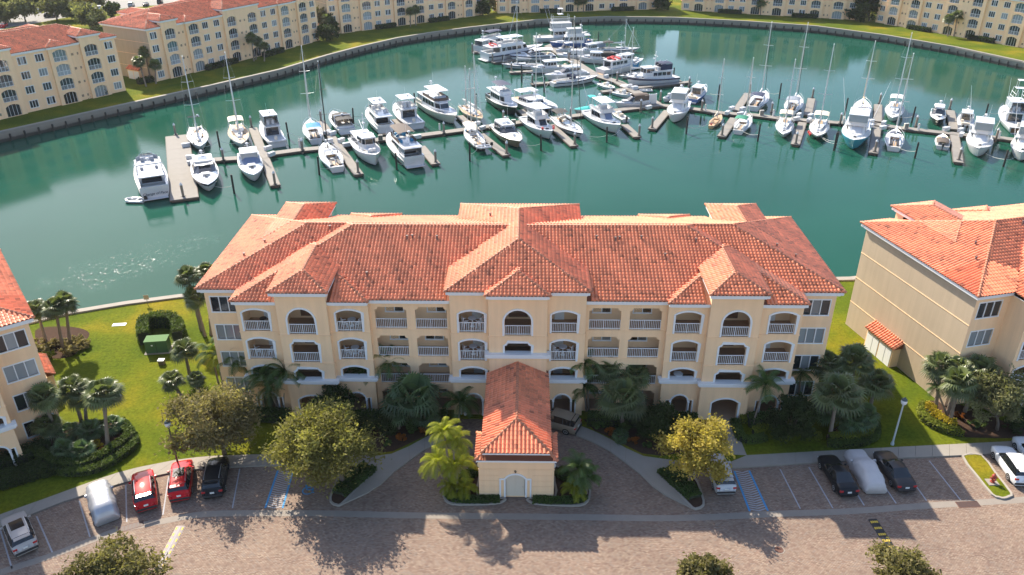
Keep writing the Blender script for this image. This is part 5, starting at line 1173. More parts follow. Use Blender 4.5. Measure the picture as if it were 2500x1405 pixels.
def express(root, L, B, o, H):
    k = L/13.; fs, fb = 1.25*k**.5, 1.75*k**.5; col = C_[o.get('hull','white')]
    sec = build_hull(root, L, B, fs, fb, .86, col, boot, 2.4, .10, stripe=(stripe_m if o.get('stripe') else None)); zd = fs
    fo = MB(); fo.smooth = True; R_ = []
    for i in range(9):
        t = .50+.47*i/8; hb, z, x = sec(t); hh = .55*k**.5*(1-(i/8)**1.6); R_.append([(x, hb*.9*y, z-.04+hh*(1-abs(y)**3)) for y in (-1,-.8,-.45,0,.45,.8,1)])
    fo.loft(R_, False, True, False); fo.ob('foredeck', gel, root); MB().cbox((.27*L,0,fb+.27*k), (.55,.55,.06), .02).ob('hatch', hullglass, root)
    if not o.get('nosun'): MB().cbox((.20*L,0,fb+.38*k), (1.2,1.3,.05), .02).ob('sun_pad', K_['white'], root)
    x0, x1 = -.42*L, .02*L; w = B*.36
    MB().box(x0,x1,-w,w,zd-.35,zd-.05).ob('cockpit_sole', nonskid, root); c = MB()
    for s in SIDES: c.box(x0,x1,min(s*w,s*B*.44),max(s*w,s*B*.44),zd-.1,zd+.38)
    c.box(x0-.3,x0,-w,w,zd-.1,zd+.38); c.ob('coaming', gel, root)
    seats(root, [(x0+.5,0,zd-.05,.7,w*1.7,.5),(-.10*L,-w*.55,zd-.05,.6,.7,.95),(-.10*L,w*.4,zd-.05,.6,.9,.95),(-.22*L,w*.72,zd-.05,1.6,.45,.5)], K_[o.get('seat','beige')])
    MB().cbox((-.02*L,-w*.4,zd+.45), (.6,.9,.8), .1).ob('helm', C_['grey'], root)
    ws = MB(); a = [(x1-.25*L,-B*.43,zd+.38),(x1+.03*L,-B*.40,zd+.45),(x1+.11*L,-B*.22,zd+.62),(x1+.11*L,B*.22,zd+.62),(x1+.03*L,B*.40,zd+.45),(x1-.25*L,B*.43,zd+.38)]
    b = [(x1-.27*L,-B*.40,zd+.75),(x1-.05*L,-B*.35,zd+1.25),(x1-.01*L,-B*.19,zd+1.35),(x1-.01*L,B*.19,zd+1.35),(x1-.05*L,B*.35,zd+1.25),(x1-.27*L,B*.40,zd+.75)]
    ws.loft([a,b], False); g = ws.ob('windshield', K_[o['wcover']] if o.get('wcover') else hullglass, root); MB().tube(b, .04, 5, False).ob('windshield_frame', dark_in if o.get('dark') else steel, g)
    t = o.get('top')
    if t == 'hard':
        ht = hard_top(root, -.24*L, x1-.005*L, B*.36, zd+2.15, zd+.4, gel, 3, clear_vinyl if o.get('encl') else None)
        if o.get('sky'): MB().cbox((-.10*L,0,zd+2.23), (.11*L,B*.34,.03)).ob('skylight', K_['slate'], ht)
        radar(ht, -.2*L, zd+2.15, .7)
    elif t == 'cabin':
        cb = cabin(root, 'deckhouse', -.30*L, .08*L, B*.37, B*.30, zd+.1, zd+1.75, gel, .9, .1, .1, .2, (.35,.85), (3,1,1), roof=.3); 
        if o.get('sky'): MB().cbox((-.08*L,B*.08,zd+1.87), (.12*L,B*.16,.03)).cbox((-.08*L,-B*.12,zd+1.87), (.06*L,B*.16,.03)).ob('solar_panel', hullglass, cb)
        radar(cb, -.12*L, zd+1.8, .9)
    elif t:
        soft_top(root, 'cockpit_canvas', x0-.02*L, x1-.04*L, B*.40, zd+1.75, K_[t], zd+.3, .16, True, 1.3 if o.get('side') else 0)
    if o.get('arch'): MB().tube([(-.30*L,-B*.43,zd+.3),(-.24*L,-B*.40,zd+2.0),(-.24*L,B*.40,zd+2.0),(-.30*L,B*.43,zd+.3)], .13, 6).ob('radar_arch', gel, root); MB().lathe([(.1,0),(.28,.05),(.28,.2),(.12,.28)], (-.24*L,0), 8).ob('radar_dome', gel, root, loc=(0,0,zd+2.1))
    rails(root, sec, .52, .985, .5); MB().cbox((-.52*L,0,.4), (.06*L,B*.75,.1), .03).ob('swim_platform', teak if o.get('teak') else nonskid, root)
def trawler(root, L, B, o, H):
    k = L/14.; fs, fb = 1.5*k**.5, 2.45*k**.5; col = C_[o.get('hull','white')]
    sec = build_hull(root, L, B, fs, fb, .80, col, boot_red if o.get('redboot') else boot, 2.6, .07, stripe=(stripe_m if o.get('stripe') else None)); zd = fs
    cabin(root, 'saloon', -.34*L, .08*L, B*.37, B*.36, zd-.05, zd+1.9, gel, .05, .05, .06, .05, (.42,.85), (4,0,1), roof=.35)
    ph = cabin(root, 'pilothouse', .0*L, .22*L, B*.36, B*.28, zd+.3, zd+2.75, gel, .35, .1, .08, .18, (.55,.92), (2,1,1), roof=.3)
    cabin(root, 'trunk_cabin', .2*L, .36*L, B*.27, B*.16, zd+.3, fb*.98, gel, .4, 0, .06, .3, (.2,.7), (2,0,0))
    z1 = zd+1.98
    if o.get('fly'): soft_top(root, 'flybridge_canvas', -.33*L, -.10*L, B*.36, z1+1.7, K_[o['fly']], z1, .1, True, 1.6)
    MB().cbox((-.08*L,0,z1+.4), (.7,B*.5,.8), .1).ob('upper_helm', gel, root)
    if o.get('boats'): d_ = make_rib_mesh(3.2); d_.ob('tender_tube', K_[o['boats']], root, loc=(-.2*L,-B*.1,z1+.1), rot=(0,0,R(80))); MB().cbox((-.24*L,B*.12,z1+.35), (2.4,.7,.5), .15).ob('kayak_cover', K_[o['boats']], root)
    m = MB().tube([(-.04*L,0,z1),(-.05*L,0,z1+4.5)], .08, 6).tube([(-.05*L,0,z1+.9),(-.28*L,0,z1+2.3)], .05, 5).tube([(-.05*L,-.9,z1+3.4),(-.05*L,.9,z1+3.4)], .04, 4).ob('mast', white_metal, root); MB().lathe([(.1,0),(.3,.05),(.3,.22),(.12,.3)], (-.02*L,0), 8).ob('radar_dome', gel, m, loc=(0,0,z1+2.6))
    seats(root, [(.34*L,-B*.07,fb,.7,.6,.45),(.34*L,B*.08,fb,.7,.6,.45)], gel, 'deck_box')
    rails(root, sec, .05, .985, .8, 11); MB().cbox((-.52*L,0,.4), (.06*L,B*.7,.1), .03).ob('swim_platform', teak, root)
    if o.get('skirt'): [MB().poly([sec_pt(sec,.62,s,.2), sec_pt(sec,.80,s,.2), sec_pt(sec,.80,s,1.0), sec_pt(sec,.62,s,1.0)]).ob('bow_cover', K_['blue'], root) for s in SIDES]
def sec_pt(sec, t, s, f): hb, z, x = sec(t); return (x, s*(hb*(.93+.09*f)), z*f+.02)
def cabinboat(root, L, B, o, H):
    k = L/9.; fs, fb = 1.1*k**.5, 1.7*k**.5; col = C_[o.get('hull','white')]
    sec = build_hull(root, L, B, fs, fb, .84, col, boot, 2.4, .09, stripe=(stripe_m if o.get('stripe') else None)); zd = fs
    cabin(root, 'deckhouse', -.14*L, .20*L, B*.38, B*.31, zd, zd+1.75, gel, .6, .1, .1, .2, (.42,.86), (3,1,1), roof=.5)
    cabin(root, 'trunk_cabin', .15*L, .36*L, B*.29, B*.15, zd+.15, fb+.2, gel, .5, 0, .08, .3, (.2,.6), (1,0,0))
    MB().box(-.47*L,-.14*L,-B*.34,B*.34,zd-.3,zd+.01).ob('cockpit_sole', teak if o.get('teak') else nonskid, root); seats(root, [(-.43*L,0,zd,.5,B*.5,.45),(-.25*L,B*.2,zd,.6,.5,.6)], K_[o.get('seat','beige')])
    if o.get('aft'): soft_top(root, 'cockpit_canvas', -.45*L, -.12*L, B*.37, zd+1.85, K_[o['aft']], zd+.2, .1, True, o.get('side',0))
    radar(root, -.02*L, zd+1.9, .8); rails(root, sec, .5, .985, .55)
    if o.get('ob'): [outboard(root, -.5*L, y) for y in (-.4,.4)]
    else: MB().cbox((-.52*L,0,.4), (.06*L,B*.72,.1), .03).ob('swim_platform', nonskid, root)
def small(root, L, B, o, H):
    sec = build_hull(root, L, B, .75, 1.05, .86, C_[o.get('hull','white')], boot, 2.4, .08, stripe=(stripe_m if o.get('stripe') else None))
    MB().poly([(-.46*L,-B*.36,.74),(.12*L,-B*.38,.79),(.34*L,-B*.16,.9),(.34*L,B*.16,.9),(.12*L,B*.38,.79),(-.46*L,B*.36,.74)]).ob('cockpit_sole', mat('skiff_floor', (.42,.43,.43), .7), root)
    MB().cbox((.0,0,1.2), (.8,.8,.95), .12).ob('console', gel, root); seats(root, [(-.16*L,0,.78,.5,.9,.6),(.2*L,0,.85,.9,.8,.35)], K_[o.get('seat','beige')]); outboard(root, -.5*L, 0, .75)
    if o.get('top'): soft_top(root, 't_top', -.12*L, .12*L, B*.34, 2.75, K_[o['top']], .8, .08)
    if o.get('cover'):
        mb = MB(); mb.smooth = True; R_ = []
        for i in range(9):
            t = .35+.62*i/8; hb, z, x = sec(t); R_.append([(x, hb*1.02*y, z+.75*(1-i/8)**.7*(1-abs(y)**2.2)) for y in (-1,-.7,-.35,0,.35,.7,1)])
        mb.loft(R_, False); mb.ob('boat_cover', K_[o['cover']], root)
    if o.get('aftcover'): soft_top(root, 'cockpit_cover', -.40*L, .02*L, B*.42, 1.25, K_[o['aftcover']], None, .25, False); soft_top(root, 'bow_cover', .02*L, .12*L, B*.40, 1.3, K_['tan'], None, .2, False)
    if o.get('tower'): MB().tube([(-.1*L,-B*.3,.8),(-.05*L,-B*.2,3.6),(-.05*L,B*.2,3.6),(-.1*L,B*.3,.8)], .05, 5).tube([(.12*L,-B*.3,.9),(.02*L,-B*.2,3.6)], .05, 5).tube([(.12*L,B*.3,.9),(.02*L,B*.2,3.6)], .05, 5).ob('tower', mat('teal_tube', (.05,.4,.4), .4), root); soft_top(root, 'tower_top', -.12*L, .08*L, B*.32, 3.7, K_['teal'], None, .08, False)
def cat(root, L, B, o, H):
    for s in SIDES:
        h = MB(); h.smooth = True; R_ = []
        for i in range(11):
            t = i/10; w = (.16*B)*(max(0,1-max(0,(t-.45)/.55)**2.3)**.8 if t > .45 else .8+.2*t/.45); z = 1.2+.35*t; x = -L/2+L*t; y = s*B*.34
            R_.append([(x,y-w,z),(x,y-w*.9,.3),(x,y,-.3*(1-t**3)),(x,y+w*.9,.3),(x,y+w,z)])
        h.loft(R_, False, True, True); h.ob('hull', gel, root); MB().loft([[r[0], r[-1]] for r in R_], False).ob('deck', nonskid, root)
    MB().cbox((-.10*L,0,1.05), (.72*L,B*.62,.5), .05).ob('bridge_deck', gel, root); MB().poly([(.26*L,-B*.2,1.2),(.45*L,-B*.2,1.3),(.45*L,B*.2,1.3),(.26*L,B*.2,1.2)]).ob('trampoline', C_['grey'], root)
    cabin(root, 'saloon', -.22*L, .22*L, B*.36, B*.30, 1.25, 2.35, gel, 1.1, .1, .15, .35, (.4,.8), (4,1,1), roof=.2)
    hard_top(root, -.42*L, -.16*L, B*.33, 3.25, 1.3, gel, 2); rig(root, .06*L, 2.3, H, L, B*.8, alum, True, 'white', furl=True)
    MB().box(-.46*L,-.2*L,-B*.3,B*.3,1.28,1.32).ob('cockpit_sole', teak, root)
def tower_boat(root, L, B, o, H): o = dict(o); o['tower'] = 1; sport(root, L, B, o, H)
def daysail(root, L, B, o, H):
    sec = build_hull(root, L, B, .65, .85, .45, C_['tan'], boot, 1.9, .14, teak)
    MB().box(-.32*L,.02*L,-B*.25,B*.25,.45,.66).ob('cockpit_sole', mat('dark_teak', (.16,.09,.05), .6), root); c = MB(); [c.box(-.33*L,.05*L,min(s*B*.25,s*B*.31),max(s*B*.25,s*B*.31),.6,.85) for s in SIDES]; c.ob('coaming', teak, root)
    cabin(root, 'cuddy', .03*L, .22*L, B*.25, B*.15, .65, .95, teak, .3, .05, .06, .3, (.3,.7), (0,0,0)); seats(root, [(-.22*L,B*.15,.66,1.4,.25,.15),(-.22*L,-B*.15,.66,1.4,.25,.15)], teak); rig(root, .10*L, .75, H, L, B, alum, True, 'beige', furl=False)
    MB().cbox((-.46*L,0,.95), (.5,.3,.3), .08).ob('tiller_cover', K_['red'], root)
TYPES = dict(sail=sail, ketch=sail, rib=rib, fly=fly, sport=sport, express=express, trawler=trawler, cabin=cabinboat, small=small, cat=cat, tower=tower_boat, day=daysail)
NAMES = dict(sail='sailboat', ketch='ketch', rib='inflatable_dinghy', fly='motor_yacht', sport='sport_fishing_boat', express='express_cruiser', trawler='trawler_yacht', cabin='cabin_cruiser', small='open_skiff', cat='catamaran', tower='sport_fishing_boat', day='daysailer')
CATS = dict(sail='sailboat', ketch='sailboat', rib='dinghy', fly='yacht', sport='fishing boat', express='motorboat', trawler='trawler', cabin='motorboat', small='skiff', cat='catamaran', tower='fishing boat', day='sailboat')
BEAM = dict(sail=.295, ketch=.29, rib=.5, fly=.315, sport=.325, express=.32, trawler=.33, cabin=.34, small=.36, cat=.55, tower=.32, day=.25)
# id: (length or None, short tag, label, options)
SPEC = {
 'b1': (18.0,'the big yacht left of the wide pier','large white motor yacht stern-on left of the wide pier, script name on transom',dict(arch=1,seat='grey',name='Change of Pace',teak=0)),
 'b2': (3.2,'','small white inflatable dinghy floating by the stern of the leftmost yacht',{}),
 'b3': (15,'the cluttered sailboat by the wide pier','white sailboat with cluttered deck and stern arch beside the wide pier, leftmost mast',dict(arch=1,clutter=1,mx=.14)),
 'b4': (15.5,'the cruiser with skylight hardtop','white express cruiser bow-on with navy bow stripe and skylight hardtop beside wide pier',dict(top='hard',sky=1,stripe=1,dark=1,seat='white')),
 'b5': (15,'the tan-awning sailboat','white sailboat with tan teak deck and peach awning aft, second mast from left',dict(deck='teak',bimini='beige',dodger='tan',mx=.05)),
 'b6': (14.5,'the cruiser with blue-grey window cover','white express cruiser bow-on with blue-grey windshield cover and hardtop',dict(top='hard',encl=1,wcover='slate',seat='grey')),
 'b7': (13,'the stern-on convertible by the second pier','white flybridge convertible stern-on with hardtop and dark saloon door',dict(front='mould',rigger=0,slope=1.6)),
 'b8': (13.5,'the sailboat with bright blue canopy','white sailboat stern-on with bright blue bimini',dict(bimini='blue',dark=1)),
 'b9': (14,'the sailboat with grey dodger','white sailboat stern-on with grey dodger and grey solar panel, bow against the dock',dict(dodger='grey',bimini=None,dark=1,mast=1)),
 'b10': (13,'the black-canvas cruiser','white express cruiser stern-on under black canvas cockpit cover',dict(top='black',side=1,arch=1,dark=1)),
 'b11': (15,'the bow-on pilothouse trawler','white pilothouse trawler bow-on with three front windows and railed deck',dict(hull='white')),
 'b12': (14.5,'the yacht with twin skylights','white motor yacht stern-on with two dark skylights in its hardtop',dict(top='hard',skylight=1,stripe=1,teak=1,encl=0)),
 'b13': (14,'the plain hardtop convertible','white flybridge convertible stern-on with plain hardtop and blue cockpit cover',dict(front='mould',rigger=0,encl=0)),
 'b14': (16,'the brown-canvas motor yacht','large white motor yacht stern-on with brown flybridge canvas and blue seat',dict(top='brown',aft='clear',stripe=1,seat='blue',flyc='brown')),
 'b15': (17.5,'the tall cockpit yacht with dark windshield','tall white motor yacht bow-on with black windshield band and long side windows',dict(top='hard',aft='clear',flyc='brown',hull='cream')),
 'b16': (12.5,'the weathered ketch with brown deck','weathered two-masted ketch with brown cluttered deck beside the pier',dict(deck='teak',clutter=1,mizzen=1,mx=.16,hull='cream')),
 'b17': (13,'the ketch under a beige awning','two-masted ketch under a beige awning with a dinghy at its stern',dict(awning='beige',clutter=1,mizzen=1,mx=.16,davit=1,hull='black')),
 'b18': (14,'the brown-hulled cruiser','brown-hulled cruiser bow-on with white roof, solar panels and dark wraparound windows',dict(hull='brown',top='cabin',sky=1,nosun=1)),
 'b19': (14,'the dark-hulled flybridge yacht','dark-hulled flybridge yacht bow-on with navy bimini',dict(hull='black',top='navy',wcover='white')),
 'b20': (13,'the catamaran','white sailing catamaran with curved dark saloon windows',{}),
 'b21': (14.5,'the fishing boat with red fenders','white sport fishing boat bow-on with black windshield and round red fenders',dict(front='dark',fenders=1,rigger=0,slope=1.8,encl=0)),
 'b22': (13.5,'the sailboat with black canopy','white sailboat bow-on with black bimini and the tallest mast at centre',dict(bimini='black',dodger='black',mx=.10,line=1,furl='black')),
 'b23': (15.5,'the fishing boat with the tall white hardtop','white sport fishing boat bow-on with slate windshield cover and tall square hardtop',dict(front='slate',encl=0,slope=2.2)),
 'b24': (5.8,'','small white skiff with outboard tucked behind the slate-windowed fishing boat',{}),
 'b25': (8.0,'the teal-covered boat','open fishing boat with teal cover and teal tower moored along the dock',dict(cover='teal',tower=1,hull='grey')),
 'b26': (8.5,'the small cruiser with brown camper canvas','small white cruiser lying along the dock with brown camper canvas',dict(top='brown',side=1)),
 'b27': (6.2,'','small white centre-console skiff at the walkway above the small cruiser',dict(top='white')),
 'b28': (6.5,'','open white centre-console skiff alone left of the long walkway',{}),
 'b29': (13.5,'the broadside sailboat','white sailboat lying broadside left of the long walkway, bow to the right',dict(line=1,dodger='navy',mx=.10)),
 'b30': (12.5,'the grey-windowed sleek cruiser','white sleek cruiser with dark side windows behind the broadside sailboat',dict(top='cabin',seat='grey')),
 'b31': (11,'the classic cabin cruiser','white classic cabin cruiser with plain sides, third boat up left of the long walkway',dict(aft='white')),
 'b32': (11,'the slender sloop','slender white sloop with tall mast, bow to the left, behind the classic cruiser',dict(line=1)),
 'b33': (13,'the low dark-striped cruiser','low sleek express cruiser with a black hull stripe beside the huge yacht',dict(stripe=1,top='white')),
 'b34': (20,'the huge yacht with red tender','huge white motor yacht broadside with a red tender on its stern deck',dict(arch=1,dinghy='red',top='hard',stripe=1)),
 'b35': (15,'the yacht with blue stern canvas','white motor yacht with a blue canvas aft, farthest to the left of the far pier',dict(top='navy',aft='clear')),
 'b36': (17,'the towering fishing yacht','towering white fishing yacht with tuna tower at the far end of the marina',dict(front='white',slope=1.6)),
 'b37': (13,'the blue-striped enclosed yacht','white motor yacht with enclosed flybridge and pale blue hull, before the towering one',dict(top='hard',encl=1,hull='blue')),
 'b38': (8,'','small white cruiser under white canvas right of the long walkway',dict(top='white',side=1)),
 'b39': (10.5,'the cruiser with black aft canvas','white cabin cruiser with black aft canvas right of the long walkway',dict(aft='black',side=1.2)),
 'b40': (12,'the far sailboat with bowsprit','white sailboat pointing right, farthest up on the right of the long walkway',dict(line=1,bimini='black')),
 'b41': (15,'the trawler with red covers','white trawler with red covers on its roof and a blue bow panel',dict(boats='red',skirt=1)),
 'b42': (8.5,'the little sailboat','little white sailboat between the two trawlers',{}),
 'b43': (14,'the trawler with navy flybridge canvas','white trawler broadside with navy flybridge canvas, bow to the left',dict(fly='navy',stripe=1)),
 'b44': (3.2,'','grey inflatable dinghy by the finger pier below the navy-canvas trawler',dict(grey=1)),
 'b45': (15.5,'the fishing boat at the dock corner','white sport fishing boat bow-on just right of the dock junction',dict(front='white',rigger=0)),
 'b46': (10.5,'the blue-bottomed cabin boat','white cabin boat stern-on with blue lower hull and brown door',dict(hull='blue',teak=1)),
 'b47': (9,'the wooden daysailer','small wooden daysailer with varnished deck and thin mast',{}),
 'b48': (11.5,'the sailboat with green canopy','white sailboat stern-on with a green bimini',dict(bimini='green')),
 'b49': (14,'the sailboat with navy canopy','white sailboat stern-on with navy bimini behind the green-topped one',dict(bimini='navy',dark=1,mast=0,line=1,furl='black')),
 'b50': (13.5,'the sailboat with grey canopy','white sailboat stern-on with grey bimini and grey furled headsail',dict(bimini='grey',dark=1,clutter=1,furl='black')),
 'b51': (12.5,'the bow-on sailboat with cream bimini','white-hulled sailboat bow-on with cream bimini',dict(bimini='beige')),
 'b52': (13.5,'the black-hulled sailboat','black-hulled sailboat bow-on with cream canvas and red fenders',dict(hull='black',bimini='beige',fenders=1)),
 'b53': (18,'the teal-hulled fishing boat','large sport fishing boat bow-on with teal hull and white front cover',dict(hull='teal',front='white',slope=3.2)),
 'b54': (13.5,'the sailboat with tan sail','white sailboat behind the teal-hulled boat with tan sail bundled on the mast',dict(cover='tan',furl='tan')),
 'b55': (14.5,'the enclosed motorsailer','white motorsailer bow-on with white enclosed cockpit roof',dict(bimini='white',dodger='white')),
 'b56': (12,'the stern-on sailboat with dark cockpit','white sailboat stern-on with dark open cockpit below the motorsailer',dict(dark=1,tw=.7,dodger='navy')),
 'b57': (10,'the dark-hulled hardtop cruiser','small dark-hulled cruiser bow-on with white hardtop cabin',dict(hull='black',top='cabin')),
 'b58': (9.5,'the white cuddy with twin outboards','white cabin boat stern-on with twin outboards',dict(ob=1)),
 'b59': (7.5,'the runabout with brown cover','small runabout stern-on with brown cockpit cover and tan bow cover',dict(aftcover='brown')),
 'b60': (15.5,'the bow-on fishing boat beside the right pier','white sport fishing boat bow-on with white front cover beside the right-hand finger pier',dict(front='white',slope=3.0)),
 'b61': (14.5,'the tower boat at the right edge','white sport fishing boat stern-on with tower and brown transom at the right edge',dict(front='white',transom='teak')),
 'b62': (14.5,'the boat cut by the right edge','white sport fishing boat bow-on, cut by the right edge of the frame',dict(front='white',rigger=1)),
 'b63': (6.5,'','tiny white boat at the left side of the top of the long walkway',dict(top='white')),
 'b64': (5.5,'','small white skiff with outboard beside the white gate box at the dock junction',dict(seat='grey')),
 'b65': (10,'the boat with grey canvas near the walkway top','white cabin cruiser with grey canvas beside the top of the long walkway',dict(aft='grey',side=1.3)),
}
TAGS = []
for bid, typ, x, y, hd, L0, mh in BOATS:
    L, tg, lab, o = SPEC[bid]; h = R(hd); near_bow = math.sin(h) < 0
    # keep the end nearest to the viewer where it was surveyed
    sgn = 1 if near_bow else -1; ax, ay = x+math.cos(h)*L0/2*sgn, y+math.sin(h)*L0/2*sgn
    x, y = ax-math.cos(h)*L/2*sgn, ay-math.sin(h)*L/2*sgn
    rt = thing(NAMES[typ], lab, CATS[typ], (x,y,-2.0), h, 'boats moored in the marina')
    TYPES[typ](rt, L, BEAM[typ]*L*(.93 if L > 14 else 1.), dict(o), mh)
    if tg: TAGS.append((x, y, tg))
dv = thing('inflatable_dinghy', 'white inflatable dinghy hung on the stern of the beige-awning ketch', 'dinghy', (-5.4,147.3,-1.2), R(200), 'boats moored in the marina'); rib(dv, 2.9, 1, {}, 0)
def near_tag(x, y, skip=0):
    return sorted(TAGS, key=lambda t: (t[0]-x)**2+(t[1]-y)**2)[skip][2]

# ------------------------------------------------------------------ docks
def dock_piece(name, a, b, w, label=None, par=None, z=-1.45, cat='pier', grp='floating finger piers'):
    a, b = Vector(a), Vector(b); d = b-a; L_ = d.length; ang = math.atan2(d.y, d.x)
    o = thing(name, label, cat, (a.x,a.y,z), ang, grp) if par is None else put(name, None, par, (a.x,a.y,z), (0,0,ang))
    n = max(1, round(L_/3.0))
    top = MB().box(.008, L_/n-.008, -w/2, w/2, -.22, 0).mesh('deck_slab', dock_m)
    for i in range(n): put('deck_slab', top, o, (i*L_/n,0,random.uniform(-.004,.004)))
    for s in SIDES: MB().box(0,L_,s*(w/2+.06)-.05,s*(w/2+.06)+.05,-.28,-.03).ob('fender_board', dock_side, o)
    MB().box(-.09,-.01,-w/2-.1,w/2+.1,-.281,-.031).box(L_+.01,L_+.09,-w/2-.1,w/2+.1,-.281,-.031).box(.2,L_-.2,-w/2+.15,w/2-.15,-.75,-.23).ob('float', dock_side, o)
    return o
for nm, P, w, lab in (('dock_walkway', DOCK_MAIN, 2.0, 'long grey concrete dock walkway crossing the whole marina'), ('dock_walkway', DOCK_TWO, 2.5, 'concrete dock walkway running away from the junction to the far boats')):
    o = thing(nm, lab, 'dock', (0,0,0)); P2 = P
    top = MB(); side = MB(); A = []; B = []
    for i in range(len(P2)):
        a, b = Vector(P2[max(i-1,0)]), Vector(P2[min(i+1,len(P2)-1)]); d = (b-a).normalized(); nr = Vector((-d.y,d.x)); A.append(Vector(P2[i])+nr*w/2); B.append(Vector(P2[i])-nr*w/2)
    for i in range(len(P2)-1):
        n = max(1, round((Vector(P2[i+1])-Vector(P2[i])).length/3.0))
        for k in range(n):
            g = .004; q = [A[i].lerp(A[i+1],(k+g)/n), A[i].lerp(A[i+1],(k+1-g)/n), B[i].lerp(B[i+1],(k+1-g)/n), B[i].lerp(B[i+1],(k+g)/n)]
            MB().prism([tuple(v) for v in q[::-1]], -1.72, -1.48).ob('deck_slab', dock_m, o)
        for E_, s in ((A,1),(B,-1)):
            d = (E_[i+1]-E_[i]).normalized(); nr = Vector((-d.y,d.x))*s*.1
            MB().prism([tuple(E_[i]),tuple(E_[i+1]),tuple(E_[i+1]+nr),tuple(E_[i]+nr)][::s], -1.8, -1.5).ob('fender_board', dock_side, o)
        side.prism([tuple(v) for v in [A[i].lerp(B[i],.1),A[i+1].lerp(B[i+1],.1),B[i+1].lerp(A[i+1],.1),B[i].lerp(A[i],.1)][::-1]], -2.4, -1.73)
    side.ob('float', dock_side, o)
used = {}
def uniq(base, alt):
    for s in [base]+alt:
        if s not in used: used[s] = 1; return s
    return base
def place_label(head, x, y):
    opts = [head+' beside '+near_tag(x,y,k) for k in range(4)] + [head+' between '+near_tag(x,y)+' and '+near_tag(x,y,1), head+' near '+near_tag(x,y), head+' closest to '+near_tag(x,y,1)]
    opts = [o for o in opts if len(o.split()) <= 16]
    return uniq(opts[0], opts[1:])
for k, a, b in FINGERS:
    if k == 'wide': dock_piece('finger_pier', a, b, 4.3, 'wide concrete pier at the left end of the marina')
    else: dock_piece('finger_pier', a, b, 1.55, place_label('narrow concrete finger pier', (a[0]+b[0])/2, (a[1]+b[1])/2))
pil_me = MB().lathe([(.22,-2.5),(.22,2.55)], (0,0), 10).mesh('shaft', piling_m); pil_cap = MB().lathe([(.25,2.5),(.25,2.62),(.03,3.0)], (0,0), 10).mesh('cap', gel); pil_ring = MB().box(-.32,.32,-.32,.32,.45,.62).mesh('collar', dark_in)
for x, y in PILINGS:
    o = thing('dock_piling', place_label('concrete piling with white cone cap', x, y), 'piling', (x,y,-2.0), 0, 'capped concrete dock pilings'); put('shaft', pil_me, o); put('cap', pil_cap, o); put('collar', pil_ring, o)
pole_me = MB().lathe([(.19,-2.5),(.17,3.4),(.10,3.55)], (0,0), 9).mesh('mooring_pole', pole_m)
for i, (x, y) in enumerate(POLES):
    o = put('mooring_pole', pole_me, None, (x,y,-2.0), (R(random.uniform(-2,2)),R(random.uniform(-2,2)),i), (1,1,random.uniform(.88,1.08)), label=place_label('black mooring pole standing in the water', x, y), category='mooring pole', group='black mooring poles')
bx_me = MB().cbox((0,0,.3), (1.5,.7,.6), .04).mesh('box_body', gel); bl_me = MB().cbox((0,0,.66), (1.58,.78,.13), .05).mesh('box_lid', gel)
for i, (x, y) in enumerate(BOXES):
    o = thing('dock_box', place_label('white dock storage box', x, y), 'dock box', (x,y,-1.47), R(20+i*13 % 40), 'white dock storage boxes'); put('box_body', bx_me, o); put('box_lid', bl_me, o)
pd_me = MB().cbox((0,0,.55), (.32,.32,1.1), .03).mesh('pedestal_body', gel); pl_me = MB().lathe([(.2,1.1),(.2,1.3),(.05,1.42)], (0,0), 8).mesh('pedestal_light', gel_cream)
for i, (x, y) in enumerate(PEDS):
    if i < 12:
        o = thing('power_pedestal', place_label('white dock power pedestal', x, y), 'power pedestal', (x,y,-1.47), .4, 'dock power pedestals'); put('pedestal_body', pd_me, o); put('pedestal_light', pl_me, o)
    else:
        o = thing('utility_cabinet', place_label('beige dock utility cabinet', x, y), 'utility cabinet', (x,y,-1.47), .1, 'dock utility cabinets'); MB().cbox((0,0,.55), (.9,.45,1.1), .03).ob('cabinet_body', gel_cream, o); MB().box(-.4,-.02,-.24,-.22,.1,1.0).box(.02,.4,-.24,-.22,.1,1.0).ob('cabinet_door', dock_m, o)
gt = thing('dock_gate', 'tall white gate box standing at the dock junction', 'gate', (32.1,179.5,-1.47), .3); MB().box(-.9,.9,-.08,.08,0,2.2).ob('panel', gel, gt); MB().box(-.95,-.85,-.12,.12,0,2.3).box(.85,.95,-.12,.12,0,2.3).ob('post', white_metal, gt)
# mooring lines between boats and poles
def rope(a, b, sag, lab):
    P = [Vector(a).lerp(Vector(b), i/8) - Vector((0,0,sag*4*(i/8)*(1-i/8))) for i in range(9)]; MB().tube(P, .035, 4, False).ob('mooring_line', rope_m, None, label=lab, category='rope', group='mooring lines')
for i, (px, py) in enumerate(POLES):
    near = sorted(BOATS, key=lambda b: (b[2]-px)**2+(b[3]-py)**2)[:2]
    for b in near[:1 if i % 2 else 2]:
        h = R(b[4]); Ln = SPEC[b[0]][0]; e = min(((b[2]+math.cos(h)*Ln*.47*s, b[3]+math.sin(h)*Ln*.47*s) for s in SIDES), key=lambda p: (p[0]-px)**2+(p[1]-py)**2)
        if math.dist(e, (px,py)) < 11 and SPEC[b[0]][1]: rope((px,py,-.6), (*e,-.75), .55, uniq('pale mooring line from a black pole to '+SPEC[b[0]][1], ['slack mooring line from a second pole to '+SPEC[b[0]][1], 'another mooring line tied to '+SPEC[b[0]][1]]))

